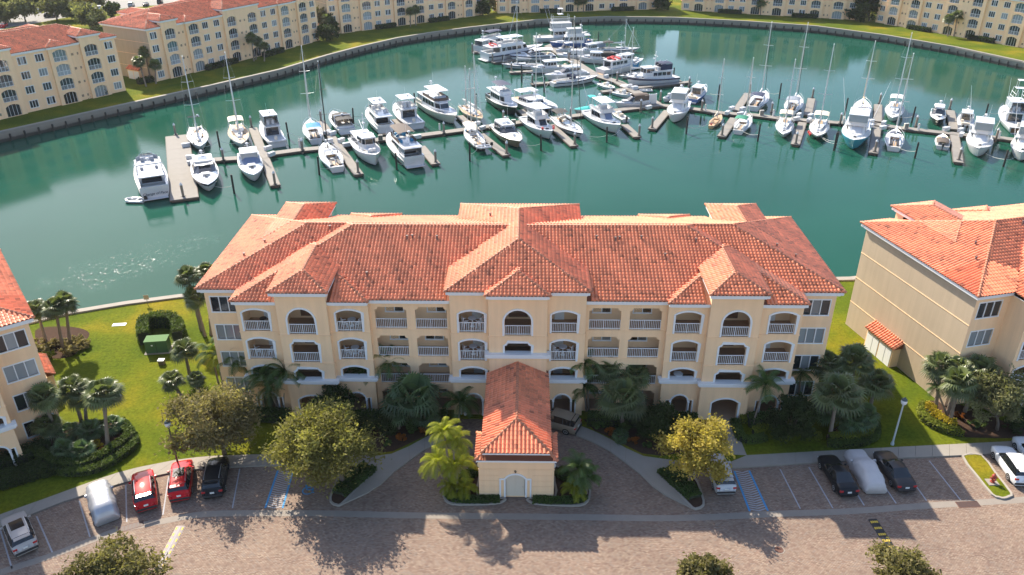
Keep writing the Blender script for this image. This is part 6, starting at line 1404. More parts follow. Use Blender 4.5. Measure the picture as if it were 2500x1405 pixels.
# ------------------------------------------------------------------ vehicles (local frame: +x front, z = 0 ground)
car_glass = mat('car_glass', (.012,.014,.016), .04, spec=.9); lamp_red = mat('tail_lamp', (.45,.02,.02), .2, coat=.6); lamp_white = mat('head_lamp', (.7,.72,.74), .15, coat=.6); tyre_m = mat('tyre', (.018,.018,.018), .85); rim_m = mat('alloy_rim', (.55,.56,.57), .3, metal=.7); plate_m = mat('licence_plate', (.7,.72,.7), .5); trim_black = mat('black_plastic', (.025,.025,.027), .6)
def car_meshes(kind):
    """stations front->rear: x, belt z, top z, half width at belt, half width at roof"""
    if kind == 'suv':
        L, Wd = 4.65, .93; ST = [(2.32,.62,.66,.60,.5),(2.22,.80,.86,.78,.66),(1.9,.92,.99,.88,.76),(1.1,.99,1.07,.92,.78),(.95,1.0,1.10,.92,.74),(.30,1.02,1.62,.93,.66),(-.1,1.03,1.68,.93,.67),(-1.0,1.05,1.68,.93,.67),(-1.75,1.07,1.60,.91,.63),(-2.12,1.06,1.14,.87,.72),(-2.28,.98,1.02,.82,.70),(-2.32,.60,.62,.80,.6)]
        gi = (4, 8)
    else:
        L, Wd = 4.8, .91; ST = [(2.4,.56,.60,.58,.5),(2.3,.70,.76,.76,.66),(1.95,.80,.87,.86,.75),(1.15,.88,.95,.90,.77),(.95,.89,.98,.90,.74),(.2,.92,1.40,.91,.60),(-.2,.93,1.45,.91,.60),(-.75,.94,1.43,.90,.59),(-1.6,.96,1.06,.88,.70),(-2.1,.95,1.02,.85,.73),(-2.32,.88,.94,.80,.70),(-2.4,.52,.55,.76,.6)]
        gi = (4, 7)
    body, ws, rw, sl_, sr_ = MB(), MB(), MB(), MB(), MB(); body.smooth = True; rings = []
    for x, zb, zt, w, wr in ST:
        h = [(w*.90,.22),(w*.985,.36),(w*1.0,.62*min(1,zb/.8)),(w*.985,zb-.06),(w*.94,zb),(wr,zt-.05),(wr*.72,zt-.006),(0,zt)]
        rings.append([(x,-y,z) for y, z in h] + [(x,y,z) for y, z in h[-2::-1]])
    n = [body.av(r) for r in rings]; k = len(rings[0])
    for i in range(len(ST)-1):
        for j in range(k-1):
            jj = min(j, k-2-j)                        # 4 = side glass, 5/6 = roof
            q = [rings[i][j], rings[i][j+1], rings[i+1][j+1], rings[i+1][j]]
            if gi[0] <= i <= gi[1]:
                if i == gi[0] and jj >= 5: ws.poly(q); continue
                if i == gi[1] and jj >= 5: rw.poly(q); continue
                if jj == 4 and gi[0] <= i <= gi[1]:
                    c = sum((Vector(p) for p in q), Vector())/4; (sl_ if j < 7 else sr_).poly([c+(Vector(p)-c)*.97 for p in q]) ; 
                    if i in (gi[0], gi[1]): continue
                    continue
            body.fc([n[i]+j, n[i]+j+1, n[i+1]+j+1, n[i+1]+j])
    body.smooth = False
    body.fc([n[0]+j for j in range(k)]); body.fc([n[-1]+j for j in range(k)][::-1])
    # pillars
    pil = MB()
    for i in range(gi[0]+1, gi[1]+1):
        for s in (4, k-2-4):
            a, b = Vector(rings[i][s]), Vector(rings[i][s+1]); pil.tube([a,b], .035, 4, False)
    t = MB().lathe([(.20,-.11),(.33,-.10),(.345,-.04),(.345,.04),(.33,.10),(.20,.11)], (0,0), 18); r = MB().lathe([(.20,-.10),(.21,.115),(.06,.10),(.04,.12)], (0,0), 14)
    return dict(L=L, W=Wd, body=body, windshield=ws, rear_window=rw, side_window=sl_, side_window_=sr_, pillar=pil, tyre=t, rim=r, zb=ST[-3][1], zr=ST[-2][1])
CARM = {}
def car(kind, label, cat, p, q, pm, group='cars parked around the drive', roofm=None, parts=True, z=-.12, at='rear'):
    if kind not in CARM:
        d = car_meshes(kind); CARM[kind] = d
    d = CARM[kind]; P, Q = Vector(p), Vector(q); h = math.atan2((Q-P).y, (Q-P).x); L = d['L']
    c = P + Vector((math.cos(h), math.sin(h)))*L/2 if at == 'rear' else P
    o = thing('parked_car', label, cat, (c.x,c.y,z), h, group); key = kind+pm.name
    if key not in CARM: CARM[key] = d['body'].mesh('body', pm)
    if kind+'g' not in CARM: CARM[kind+'g'] = [d[k].mesh(k, car_glass) for k in ('windshield','rear_window','side_window','side_window_')]; CARM[kind+'p'] = d['pillar'].mesh('window_pillar', trim_black); CARM['tyre'] = d['tyre'].mesh('tyre', tyre_m); CARM['rim'] = d['rim'].mesh('rim', rim_m)
    put('body', CARM[key], o)
    for me in CARM[kind+'g']: put(me.name.split('.')[0].rstrip('_'), me, o)
    if not parts: return o
    put('window_pillar', CARM[kind+'p'], o); W_ = d['W']
    for x in (1.42,-1.38):
        for s in SIDES:
            wh = put('wheel', None, o, (x,s*(W_-.10),.345), (R(90),0,0)); put('tyre', CARM['tyre'], wh); put('rim', CARM['rim'], wh, rot=(0,R(180 if s > 0 else 0),0))
            MB().lathe([(.40,-.02),(.40,.02)], (0,0), 16).ob('wheel_arch', trim_black, o, loc=(x,s*(W_-.075),.37), rot=(R(90),0,0))
    zt = d['zb']-.22
    for s in SIDES:
        MB().cbox((-L/2+.09,s*W_*.74,zt+.03), (.16,.32,.17), .03).ob('tail_light', lamp_red, o); MB().cbox((L/2-.2,s*W_*.66,zt-.1), (.22,.36,.13), .03).ob('headlight', lamp_white, o); MB().cbox((.72,s*(W_+.08),d['zb']+.03), (.16,.2,.13), .03).ob('mirror', pm, o)
    MB().cbox((-L/2+.0,0,zt-.08), (.03,.34,.16)).ob('licence_plate', plate_m, o); MB().cbox((-L/2+.03,0,.42), (.14,W_*1.72,.2), .04).ob('rear_bumper', pm if kind != 'suv' else trim_black, o)
    if roofm == 'glass': MB().cbox((-.35,0,1.685), (1.15,.95,.02), .01).ob('sunroof', car_glass, o)
    if roofm in ('rails','glass'): [MB().tube([(.2,s*.62,1.68),(.1,s*.62,1.74),(-1.5,s*.62,1.73),(-1.6,s*.62,1.66)], .025, 5).ob('roof_rail', rim_m, o) for s in SIDES]
    if kind == 'suv': MB().cbox((-2.0,0,1.60), (.36,1.15,.05), .02).ob('spoiler', pm, o)
    return o
red = paint('red', (.48,.012,.015)); red2 = paint('bright_red', (.55,.01,.015)); blk = paint('black', (.012,.013,.015)); char = paint('charcoal', (.045,.04,.04)); silver = paint('silver', (.52,.52,.52)); champ = paint('gray', (.46,.42,.39)); gold = paint('gold', (.30,.25,.19)); whitep = paint('white', (.78,.79,.80)); greyp = paint('graphite', (.06,.075,.085)); bluep = paint('steel_blue', (.10,.14,.2)); brownp = paint('bronze', (.11,.07,.045))
cs = CARS
def cq(k): return cs[k]
car('suv', 'silver-grey wagon with dark sunroof parked alone at the lower left', 'car', *cq('silver_suv'), champ, roofm='glass')
car('suv', 'red SUV with sun glare on its roof beside the silver car cover', 'car', *cq('red1'), red, roofm='rails')
car('suv', 'red SUV with black glass roof, right one of the two red cars', 'car', *cq('red2'), red2, roofm='glass')
car('suv', 'black SUV with roof rails in the left row beside the tree shadow', 'car', *cq('black_suv'), blk, roofm='rails')
car('suv', 'silver SUV half hidden under the golden tree', 'car', *cq('silver2'), silver)
car('sedan', 'black sedan left of the covered car in the right row', 'car', *cq('black_sedan'), blk)
car('sedan', 'dark brown sedan right of the covered car in the right row', 'car', *cq('dark_sedan'), char)
car('suv', 'white SUV beside the hydrant strip at the right edge', 'car', *cq('white1'), whitep, roofm='rails')
car('suv', 'white car cut off by the right edge beyond the white SUV', 'car', *cq('white2'), whitep)
car('suv', 'bronze-grey SUV under the drive-through roof', 'car', *cq('gold'), gold)
def covered(label, p, q, kind):
    P, Q = Vector(p), Vector(q); h = math.atan2((Q-P).y, (Q-P).x); L = 4.9; c = P + Vector((math.cos(h), math.sin(h)))*L/2
    o = thing('covered_car', label, 'covered car', (c.x,c.y,-.12), h, 'cars parked around the drive'); mb = MB(); mb.smooth = True; rr = random.Random(len(label)); R_ = []
    prof = [(2.45,.75),(2.3,.92),(1.6,1.05),(.95,1.15),(.25,1.62 if kind == 'suv' else 1.45),(-.4,1.72 if kind == 'suv' else 1.5),(-1.3,1.70 if kind == 'suv' else 1.42),(-1.95,1.50 if kind == 'suv' else 1.15),(-2.3,1.15 if kind == 'suv' else 1.05),(-2.45,.8)]
    P2 = smooth_poly([(a,b) for a, b in prof], 5, False)
    for i, (x, zt) in enumerate(P2):
        e = 1-.12*(abs(x)/2.45)**4; r = []
        for j, (w, f) in enumerate(((.98,.06),(1.0,.30),(1.0,.52),(.93,.66),(.74,.88),(.60,.975),(.3,1.0))):
            wob = .045*math.sin(x*3.1+j*1.9)+.035*math.sin(x*11+j*2.3)*(j < 4); r.append((x, (w*e+wob*(j < 5)), max(.08, zt*f+ (rr.uniform(-.03,.02) if j > 1 else 0))))
        R_.append([(a,-b,c_) for a, b, c_ in r] + [(x,0,zt)] + r[::-1])
    mb.loft(R_, False, True, True); mb.ob('car_cover', mat('cover_silver', (.44,.45,.48) if kind == 'suv' else (.42,.42,.44), .38, metal=.35, var=.06, vs=2, bump=.5, bs=3) if kind == 'suv' else mat('cover_grey', (.50,.47,.46), .6, var=.08, vs=2, bump=.5, bs=3), o)
    for s in SIDES: MB().cbox((.72,s*1.0,1.0), (.2,.26,.2), .05).ob('mirror_bulge', MATS.get('cover_silver' if kind == 'suv' else 'cover_grey'), o)
    return o
covered('SUV under a shiny silver cover between the wagon and the red SUV', *cq('cover1'), 'suv')
covered('car under a dull grey cover between two dark sedans in the right row', *cq('cover2'), 'sedan')
fl = [('suv',greyp,'dark grey'),('suv',whitep,'first white'),('suv',whitep,'second white'),('sedan',bluep,'blue-grey'),('suv',silver,'silver'),('suv',silver,'lone silver'),('sedan',blk,'low black'),('suv',blk,'black topmost'),('suv',blk,'black driving'),('sedan',silver,'silver half hidden'),('sedan',red,'red-tailed')]
wh = ['under the yellow tree','next to the yellow tree','in the middle of the row','between white and silver cars','at the right end of the close row','in the gap right of the row','on the verge','near the top edge above the roof','on the open lane','behind the left trees','at the left edge by the frame']
for (kd, pm, nm), (x, y), w in zip(fl, FARCARS, wh):
    h = R(20) if 'driving' in nm else R(105)
    car(kd, '%s car in the distant parking lot %s' % (nm, w), 'car', (x,y), (x+math.cos(h), y+math.sin(h)), pm, 'cars in the distant parking lot', parts=True, z=.012, at='c')

# ------------------------------------------------------------------ patio furniture on the balconies
wicker = mat('white_patio_plastic', (.80,.80,.80), .5); dark_f = mat('dark_patio', (.05,.04,.035), .6)
def chair(x, y, z, rz, label, tall=0, m=None):
    p = BW(x, y); o = thing('patio_chair', label, 'chair', (p[0],p[1],z), BYAW+rz, 'patio chairs on the balconies'); m = m or wicker; h = .42+tall
    MB().cbox((0,0,h), (.48,.48,.06), .02).ob('seat', m, o); bk = MB()
    for i in range(4): bk.box(-.22+i*.13,-.15+i*.13,-.27,-.23,h+.05,h+.55)
    bk.box(-.24,.26,-.28,-.22,h+.5,h+.6).ob('backrest', m, o)
    for a in SIDES:
        for b in SIDES: MB().box(a*.2-.03,a*.2+.03,b*.2-.03,b*.2+.03,0,h).ob('leg', m, o)
        MB().box(a*.25-.03,a*.25+.03,-.22,.22,h+.2,h+.25).ob('armrest', m, o)
def table(x, y, z, label, r=.42, h=.72, m=None):
    p = BW(x, y); o = thing('patio_table', label, 'table', (p[0],p[1],z), 0, 'patio tables on the balconies'); MB().lathe([(r,h-.04),(r,h)], (0,0), 14).ob('tabletop', m or wicker, o); MB().lathe([(.22,0),(.22,.03),(.05,.06),(.05,h-.04)], (0,0), 8).ob('pedestal', m or wicker, o)
fl4, fl3, fl2 = FZ[3], FZ[2], FZ[1]
for bx_, nm, z, tl in ((-15.4,'fourth-floor balcony right of the left tower',fl4,0),(-15.4,'third-floor balcony right of the left tower',fl3,0),(-4.22,'fourth-floor balcony left of the centre bay',fl4,.2),(-4.22,'third-floor balcony left of the centre bay',fl3,.2),(4.22,'third-floor balcony right of the centre bay',fl3,.2),(-23.92,'third-floor balcony at the left end',fl3,0)):
    chair(bx_-.65, 1.35, z, R(-60), 'left white patio chair on the '+nm, tl); chair(bx_+.65, 1.35, z, R(60), 'right white patio chair on the '+nm, tl)
    if bx_ != -23.92: table(bx_, 1.6, z, 'round white table on the '+nm, .4, .72+tl)
table(-23.7, 1.7, fl4, 'small dark table on the fourth-floor balcony at the left end', .35, .7, dark_f)
table(15.2, 1.25, fl2+.35, 'round white table on the second-floor balcony left of the right tower', .45, .9)
chair(24.0, -.2, .05, R(-30), 'white rocking chair on the ground-floor porch at the right end', 0)

# ------------------------------------------------------------------ vegetation
LV = {'sabal': leaf('sabal', (.125,.150,.058), .3, 1.0, .4, .45), 'queen': leaf('queen', (.075,.125,.028), .35, 1.0, .4, .4), 'areca': leaf('areca', (.26,.28,.03), .45), 'fan': leaf('fan', (.09,.14,.055), .3, 1.0, .4, .45),
      'oak': leaf('oak', (.245,.225,.070), .45), 'gold': leaf('gold', (.43,.345,.085), .45), 'olive': leaf('olive', (.27,.225,.105), .4), 'brown': leaf('brown', (0.168,0.147,0.063), .4), 'grey': leaf('grey', (0.189,0.189,0.092), .4), 'dark': leaf('dark', (.045,.065,.02), .25),
      'hedge': leaf('hedge', (.085,.12,.03), .3), 'lime': leaf('lime', (.19,.21,.03), .3), 'yellow': leaf('yellow', (.34,.26,.02), .3), 'croton': leaf('croton', (.30,.10,.02), .3), 'fern': leaf('fern', (.065,.105,.028), .3), 'drygrass': leaf('drygrass', (.26,.21,.10), .3)}
dead = leaf('deadfrond', (.22,.16,.09), .2)
def quad(mb, p, a, b):                              # p centre, a, b half-axes
    n = mb.av([p-a-b, p+a-b, p+a+b, p-a+b]); mb.fc([n,n+1,n+2,n+3])
def fan_crown(seed, nf=30, r=1.0, spread=1.0):
    """costapalmate fans on stalks, some hanging; unit crown radius about 1.7"""
    rr = random.Random(seed); mb = MB()
    for i in range(nf):
        az = i*2.399+rr.uniform(-.25,.25); u = (i+.5)/nf; el = R(80-(128*spread)*u**.85)+rr.uniform(-.2,.2)
        d = Vector((math.cos(az)*math.cos(el), math.sin(az)*math.cos(el), math.sin(el))); st = r*rr.uniform(.62,.85)
        hub = d*st + Vector((0,0,-.10*st*st)); mb.val = rr.uniform(.16,.92) - (.12 if el < -.3 else 0); mb.tube([(0,0,0), hub], .022, 3, False)
        side = d.cross(Vector((0,0,1))); side = side.normalized() if side.length > .1 else Vector((1,0,0)); up = side.cross(d).normalized()
        if up.z < 0: up = -up
        nb = 17; rad = r*rr.uniform(.70,1.02); roll = rr.uniform(-.5,.5); side, up = side*math.cos(roll)+up*math.sin(roll), up*math.cos(roll)-side*math.sin(roll)
        for k in range(nb):
            a = R(-118+236*k/(nb-1)); bd = (d*math.cos(a) + side*math.sin(a)); fold = .22 if k % 2 else -.05; droop = .42+.35*abs(math.sin(a))
            tip = hub + bd*rad + up*(fold*rad*.3) + Vector((0,0,-droop*rad*.55)); mid = hub + bd*rad*.55 + up*.05; wv = (bd.cross(up)).normalized()*rad*.075
            n = mb.av([hub, mid-wv, tip, mid+wv]); mb.val = min(.98, max(.04, mb.val+rr.uniform(-.06,.06))); mb.fc([n,n+1,n+2,n+3])
    return mb
def feather_crown(seed, nf=16, L=1.9):
    rr = random.Random(seed); mb = MB()
    for i in range(nf):
        az = i*2.399+rr.uniform(-.3,.3); u = (i+.5)/nf; el = R(80-70*u)+rr.uniform(-.1,.1); ln = L*rr.uniform(.85,1.1); P = []; d = Vector((math.cos(az)*math.cos(el), math.sin(az)*math.cos(el), math.sin(el))); p = Vector()
        v0 = rr.uniform(.3,.72)
        for k in range(9): P.append(p.copy()); p = p + d*ln/8; d = (d + Vector((0,0,-.20-.02*k))).normalized()
        mb.val = v0; mb.tube(P, [.03-.003*k for k in range(9)], 3, False)
        for k in range(1, 9):
            for q in (0, .33, .66):
                if k == 8 and q: continue
                c = P[k].lerp(P[min(k+1,8)], q); t = (P[min(k+1,8)]-P[k-1]).normalized(); s = t.cross(Vector((0,0,1))); s = s.normalized() if s.length > .05 else Vector((1,0,0)); ll = ln*.30*(1-.75*abs((k+q)/8-.45))
                for sg in SIDES:
                    tip = c + s*sg*ll*.85 + t*ll*.45 + Vector((0,0,-ll*.38)); w = t*.035*L/1.9
                    mb.val = min(.98, max(.04, v0+rr.uniform(-.12,.12))); mb.av([]); n = mb.av([c-w, tip-w*.3, tip+w*.3, c+w]); mb.fc([n,n+1,n+2,n+3])
    return mb
CROWNS = {'S': [fan_crown(s, 34).mesh('crown', LV['sabal']) for s in (1,2,3,4)], 'F': [fan_crown(s, 26).mesh('crown', LV['fan']) for s in (11,12,13)],
          'Q': [feather_crown(s, 17).mesh('crown', LV['queen']) for s in (5,6,7)], 'Y': [feather_crown(s, 18).mesh('crown', LV['areca']) for s in (8,9)]}
CROWNS['B'] = [fan_crown(s, 30, 1.0, .8).mesh('crown', LV['sabal']) for s in (31,32)]; CROWNS['G'] = [fan_crown(s, 28, 1.0, .75).mesh('crown', LV['fan']) for s in (33,34)]
SKIRT = fan_crown(21, 12).mesh('dead_fronds', dead)
def trunk_mesh(seed, rough):
    rr = random.Random(seed); mb = MB(); R_ = []; n = 22
    for i in range(n+1):
        z = i/n; r = (.19+.06*(1-z)**3) * (1 + (rr.uniform(-.10,.14) if rough else rr.uniform(-.02,.02))); R_.append([(r*math.cos(2*math.pi*k/9+i*.35*rough), r*math.sin(2*math.pi*k/9+i*.35*rough), z) for k in range(9)])
    mb.smooth = not rough; mb.loft(R_, True, True, True); return mb.mesh('trunk', bark_palm)
TRK = {'S': [trunk_mesh(i, 1) for i in (1,2)], 'Q': [trunk_mesh(i, 0) for i in (3,4)]}
WHERE_P = [  # (x, y, r, phrase) landmarks for labels
 ((-50,75),'by the left building near the water'),((-35,77),'at the left rear corner of the main building'),((-32.5,67),'on the lawn below the green transformer'),((-29,67),'by the left end windows'),((-40,58.5),'in the round left bed'),((-22.5,62.6),'before the left entry bays'),((-13,63.8),'leaning before the left gallery'),((-9,60.5),'left of the drive-through'),((-5,51.5),'in the island left of the pavilion door'),((5.7,51.2),'in the island right of the pavilion door'),((9.5,62),'before the right gallery'),((22.6,60.1),'by the right entry arch'),((28.3,64),'by the right end windows'),((32,61),'in the right corner bed'),((42,62),'in the bed of the right building'),((50,69),'at the front of the right building'),((-87,194),'beside the orange end wall on the far bank'),((-68,219),'before the far left building'),((-107,168),'at the left edge of the far bank'),((-32,270),'before the cropped far building'),((25,296),'at top centre on the far bank'),((88,288),'at top right before the far building'),((133,248),'on the sunny far lawn at the right'),((-57,253),'between two far buildings')]
SIZE = lambda h: 'tall' if h > 5.2 else ('mid-height' if h > 3 else 'low')
KINDP = {'S': 'cabbage palm', 'F': 'fan palm', 'Q': 'feather palm', 'Y': 'yellow-green feather palm'}
used_l = {}
groups_p = {}
for q in PALMS:
    wz = min(WHERE_P, key=lambda w: math.dist(w[0], (q[1],q[2])))[1]; groups_p.setdefault((KINDP[q[0]], wz), []).append(q)
ORD = ['', 'leftmost ', 'second ', 'third ', 'fourth ', 'fifth ', 'sixth ', 'seventh ', 'eighth ']
prr = random.Random(4)
for (kn, wz), Q in groups_p.items():
    Q.sort(key=lambda q: q[1]); 
    for i, (k, x, y, zc, r, dx) in enumerate(Q):
        pos = '' if len(Q) == 1 else ('leftmost ' if i == 0 else ('rightmost ' if i == len(Q)-1 else ORD[i+1]))
        o = thing('palm_tree', '%s%s %s %s%s' % (pos, SIZE(zc), kn, wz, '' if len(Q) < 3 or pos in ('leftmost ','rightmost ') else ' from the left'), 'palm', (x,y,0), 0, 'palms around the condominiums'); fam = 'S' if k in 'SF' else 'Q'
        if k in 'QY' and zc > 3: lean = dx
        else: lean = dx*.8
        h = max(.3, zc-.25); tm = prr.choice(TRK[fam]); th = .8 if k == 'S' else (.55 if k == 'F' else .45)
        L3 = math.sqrt(h*h+lean*lean); put('trunk', tm, o, (0,0,-.05), (0, math.atan2(lean, h), prr.uniform(0,.2)), (th,th,L3+.05))
        s = r/1.62 if k in 'SF' else r/1.72
        put('crown', prr.choice(CROWNS['B' if k == 'S' and (r > 2.1 or prr.random() < .35) else ('G' if k == 'F' and r > 1.6 else k)]), o, (lean,0,h), (0,0,prr.uniform(0,6.28)), (s,s,s*prr.uniform(.9,1.08)))
        if k == 'S' and zc > 3 and prr.random() < .5: put('dead_fronds', SKIRT, o, (lean,0,h-.25), (0,0,1), (s*.55,s*.55,-s*.5))
def tree_leaves(mb, rr, c, rx, ry, rzz, n, size, val=(.2,.8), up=.3):
    """leaf quads gathered in clumps through an ellipsoid volume, thinner inside"""
    clumps = []
    m = max(10, n//60)
    for i in range(m):
        while True:
            v = Vector((rr.gauss(0,1), rr.gauss(0,1), rr.gauss(0,1)+up)); 
            if v.length > .01: break
        v.normalize(); q = rr.random()**.38 * (.80+.16*math.sin(v.x*4.1+n)*math.cos(v.y*3.7+n*.3)+.13*math.sin(v.z*5+v.x*3.3+n*.7)+.08*rr.random())
        clumps.append((Vector((c[0]+v.x*rx*q, c[1]+v.y*ry*q, c[2]+v.z*rzz*q)), rr.uniform(.55,1.25), rr.gauss(.5,.16)))
    cs_ = (rx*ry*rzz)**(1/3)*.23
    for i in range(n):
        p, s, v = clumps[i % m]; d = Vector((rr.gauss(0,.5), rr.gauss(0,.5), rr.gauss(0,.42)))*cs_*s; a = Vector((rr.gauss(0,1),rr.gauss(0,1),rr.gauss(0,.7))).normalized(); b = a.cross(Vector((rr.gauss(0,1),rr.gauss(0,1),rr.gauss(0,1)))).normalized()
        z = size*rr.uniform(.6,1.25); mb.val = min(.98, max(.03, v + rr.gauss(0,.10) + (val[0]-.2))); quad(mb, p+d, a*z, b*z*.55)
def broad_tree(kind, x, y, cx, cz, r, h, label, seed, n=9000, size=.11):
    """trunk, limbs, and a crown of separate boughs so that the outline is uneven and sky shows between"""
    rr = random.Random(seed); o = thing('broadleaf_tree', label, 'tree', (x,y,0), 0, 'broadleaf trees'); lx = cx-x; t = MB(); t.smooth = True
    base = max(.5, cz-h*.75); fork = Vector((lx*.35,.05,base)); t.tube([(0,0,-.1),(lx*.1,0,base*.5),fork], [r*.062,r*.048,r*.042], 8); br = MB(); br.smooth = True; mb = MB(); nb = 19 if r > 3 else 14; B = []
    for i in range(nb):
        a = i*2.399963+rr.uniform(-.35,.35); v = 1-2*(i+.5)/nb*.86; q = rr.uniform(.50,.90)*(1+.12*math.sin(a*2+seed)); w = math.sqrt(max(0,1-v*v))
        B.append((Vector((lx+math.cos(a)*w*r*q, math.sin(a)*w*r*q, cz+v*h*q*rr.uniform(.9,1.08))), rr.uniform(.21,.40), rr.gauss(.5,.15)))
    for k in range(5): B.append((Vector((lx+rr.uniform(-.3,.3)*r, rr.uniform(-.3,.3)*r, cz+rr.uniform(-.2,.5)*h)), .38, .35))
    for c, s, v in B:
        m_ = fork.lerp(c,.55)+Vector((rr.uniform(-.1,.1)*r,rr.uniform(-.1,.1)*r,.12*h*rr.random())); br.tube([fork,m_,c], [r*.022,r*.014,r*.004], 5, False)
        for j in range(4): f = m_.lerp(c,rr.uniform(.2,.95)); br.tube([f, f+Vector((rr.gauss(0,1),rr.gauss(0,1),rr.gauss(.3,.7)))*r*s*.55], [r*.007,r*.002], 3, False)
    tot = sum(s*s for _, s, _ in B)
    for c, s, v in B:
        R_ = r*s; K = []
        for _ in range(7):                           # sprays within the bough
            d = Vector((rr.gauss(0,1),rr.gauss(0,1),rr.gauss(.35,.9))).normalized(); K.append((c+Vector((d.x*R_,d.y*R_,d.z*R_*h/r))*rr.uniform(.35,.95), rr.uniform(.7,1.2), rr.gauss(0,.08)))
        for i in range(int(n*s*s/tot)):
            p, f, dv = K[i % 7]; g = R_*.34*f; q = p+Vector((rr.gauss(0,g),rr.gauss(0,g),rr.gauss(0,g*.8))); a = Vector((rr.gauss(0,1),rr.gauss(0,1),rr.gauss(0,.75))).normalized(); b = a.cross(Vector((rr.gauss(0,1),rr.gauss(0,1),rr.gauss(0,1)))).normalized(); z = size*rr.choice((.4,.6,.8,1.0,1.5)); mb.val = min(.98,max(.03,v+dv+rr.gauss(0,.09))); quad(mb, q, a*z, b*z*.55)
    for i in range(int(n*.012)):                     # long stray shoots
        c, s, v = rr.choice(B); d = Vector((rr.gauss(0,1),rr.gauss(0,1),rr.gauss(.5,.8))).normalized(); p = c+d*r*s*rr.uniform(.9,1.5)
        for k in range(2): mb.val = rr.uniform(.4,.9); quad(mb, p+Vector((rr.gauss(0,.08),rr.gauss(0,.08),rr.gauss(0,.08))), d*size*1.2, d.cross(Vector((rr.gauss(0,1),rr.gauss(0,1),rr.gauss(0,1)))).normalized()*size*.4)
    t.ob('trunk', bark, o); br.ob('branches', bark, o); mb.ob('crown', LV[kind], o); return o
TL = ['bushy olive-brown tree beside the left sidewalk','largest green-yellow tree on the island left of the drive','golden-leaved tree over the silver SUV on the right island','dark brownish treetop at the bottom left corner','green treetop at the bottom edge right of centre','brown-green treetop at the bottom right over the speed bump','grey-green tree in front of the right building','dark round shrub tree right of the entry arch','dark round shrub tree behind the golden tree','dark round shrub behind the largest tree',
 'large dark tree between the two far buildings at top right','low dark shrub tree left of the large far tree','dark tree at top centre left of the bright lawn','dark tree at the top edge right of centre','dark tree by the far gap beside the second far building','brown palm-like tree in the gap beside the second far building','dark tree at the left end of the cropped far building','brown tree behind the bright lawn at top centre',
 'grey-green tree at the top left corner','grey-green tree with bare trunk left in the distant lot','grey-green tree with forked trunk by the distant lane','low grey tree in front of the distant lane','wide grey shrub mass behind the left far roofs','dark palm-like shrub beside the far roof','yellow-green tree beside the distant parked cars','grey tree above the distant parked cars','dark tree at the top edge of the distant lot','grey tree at the top edge between dark ones','dark tree at the very top left']
for i, (t, lab) in enumerate(zip(TREES, TL)):
    kd, x, y, cx, cz, r, h = t
    if i == 0: cz -= 1.2; h = 3.3; r = 3.9
    if i == 1: h = 3.2; cz -= .1; r = 4.35
    if i == 2: r = 2.85
    if i == 3: r = 3.4; cz -= 1.2
    if i == 4: r = 1.9; kd = 'brown'; cz -= .4
    if i == 5: r = 2.1; cz -= 1.1
    far_ = y > 150; n = int((2600 if far_ else 26000)*min(2.2, max(.45, (r/4)**2))); broad_tree(kd, x, y, cx, max(cz, h*.8), r, h, lab, 100+i, n, .30 if far_ else .088)

# ---- hedges, shrubs and beds
def hedge(path, w, h, lf, label, seed, n_per=420, size=.075, name='hedge'):
    rr = random.Random(seed); P = [Vector(p) for p in path]; o = thing(name, label, 'hedge' if name == 'hedge' else 'shrub', (*P[0],0), 0, 'hedges and planted borders'); mb = MB(); core = MB(); A = []; B = []
    for i in range(len(P)):
        d = (P[min(i+1,len(P)-1)]-P[max(i-1,0)]).normalized(); nr = Vector((-d.y,d.x))*w*.40; A.append(P[i]+nr-P[0]); B.append(P[i]-nr-P[0])
    core.loft([[(*A[i],0),(*A[i],h*.82),(*B[i],h*.82),(*B[i],0)] for i in range(len(P))], False, True, True)
    for i in range(len(P)-1):
        l = (P[i+1]-P[i]).length
        for k in range(int(l*n_per)):
            t = rr.random(); s = rr.uniform(-1,1); c = P[i].lerp(P[i+1], t)-P[0]; d = (P[i+1]-P[i]).normalized(); nr = Vector((-d.y,d.x)); z = h*rr.uniform(.8,1.08) if rr.random() < .55 else h*rr.uniform(.05,1); ss = s if z > h*.75 else math.copysign(rr.uniform(.82,1.1), s)
            p = Vector((c.x+nr.x*ss*w/2, c.y+nr.y*ss*w/2, z)); a = Vector((rr.gauss(0,1),rr.gauss(0,1),rr.gauss(0,.6))).normalized(); b = a.cross(Vector((rr.gauss(0,1),rr.gauss(0,1),rr.gauss(0,1)))).normalized(); mb.val = min(.97,max(.03,.5+.25*math.sin(c.x*1.3+c.y*2.1)*.6+rr.gauss(0,.15))); q = size*rr.uniform(.7,1.3); quad(mb, p, a*q, b*q*.6)
    mb.ob('foliage', LV[lf], o); core.ob('stem_mass', mat('hedge_core', (.022,.028,.012), .9), o); return o
def shrub(x, y, r, h, lf, label, seed, n=900, size=.09):
    rr = random.Random(seed); o = thing('shrub', label, 'shrub', (x,y,0), 0, 'shrubs in the planting beds'); mb = MB(); tree_leaves(mb, rr, (0,0,h*.5), r*.9, r*.9, h*.55, n, size, up=.2); mb.ob('foliage', LV[lf], o); MB().tube([(0,0,-.05),(0,0,h*.6)], [.06,.03], 5).ob('stem', bark, o)
def bed(P, n=3): sheet('planting_bed', smooth_poly(P, n), [], .015, mulch, -.05)
for k in ('left_bed','left_rear_bed','right_bed','nb_bed'): bed(BEDS[k])
hedge(smooth_poly(BEDS['left_hedge'],3,False), .9, .85, 'hedge', 'inner clipped hedge ring around the round left bed', 1); hedge(smooth_poly(BEDS['left_hedge2'],3,False), .8, .6, 'hedge', 'outer lower hedge along the round left bed', 2)
hedge(smooth_poly(BEDS['trans_hedge'],3,False), 1.3, 1.7, 'hedge', 'dark U-shaped hedge behind the green transformer', 3, 520)
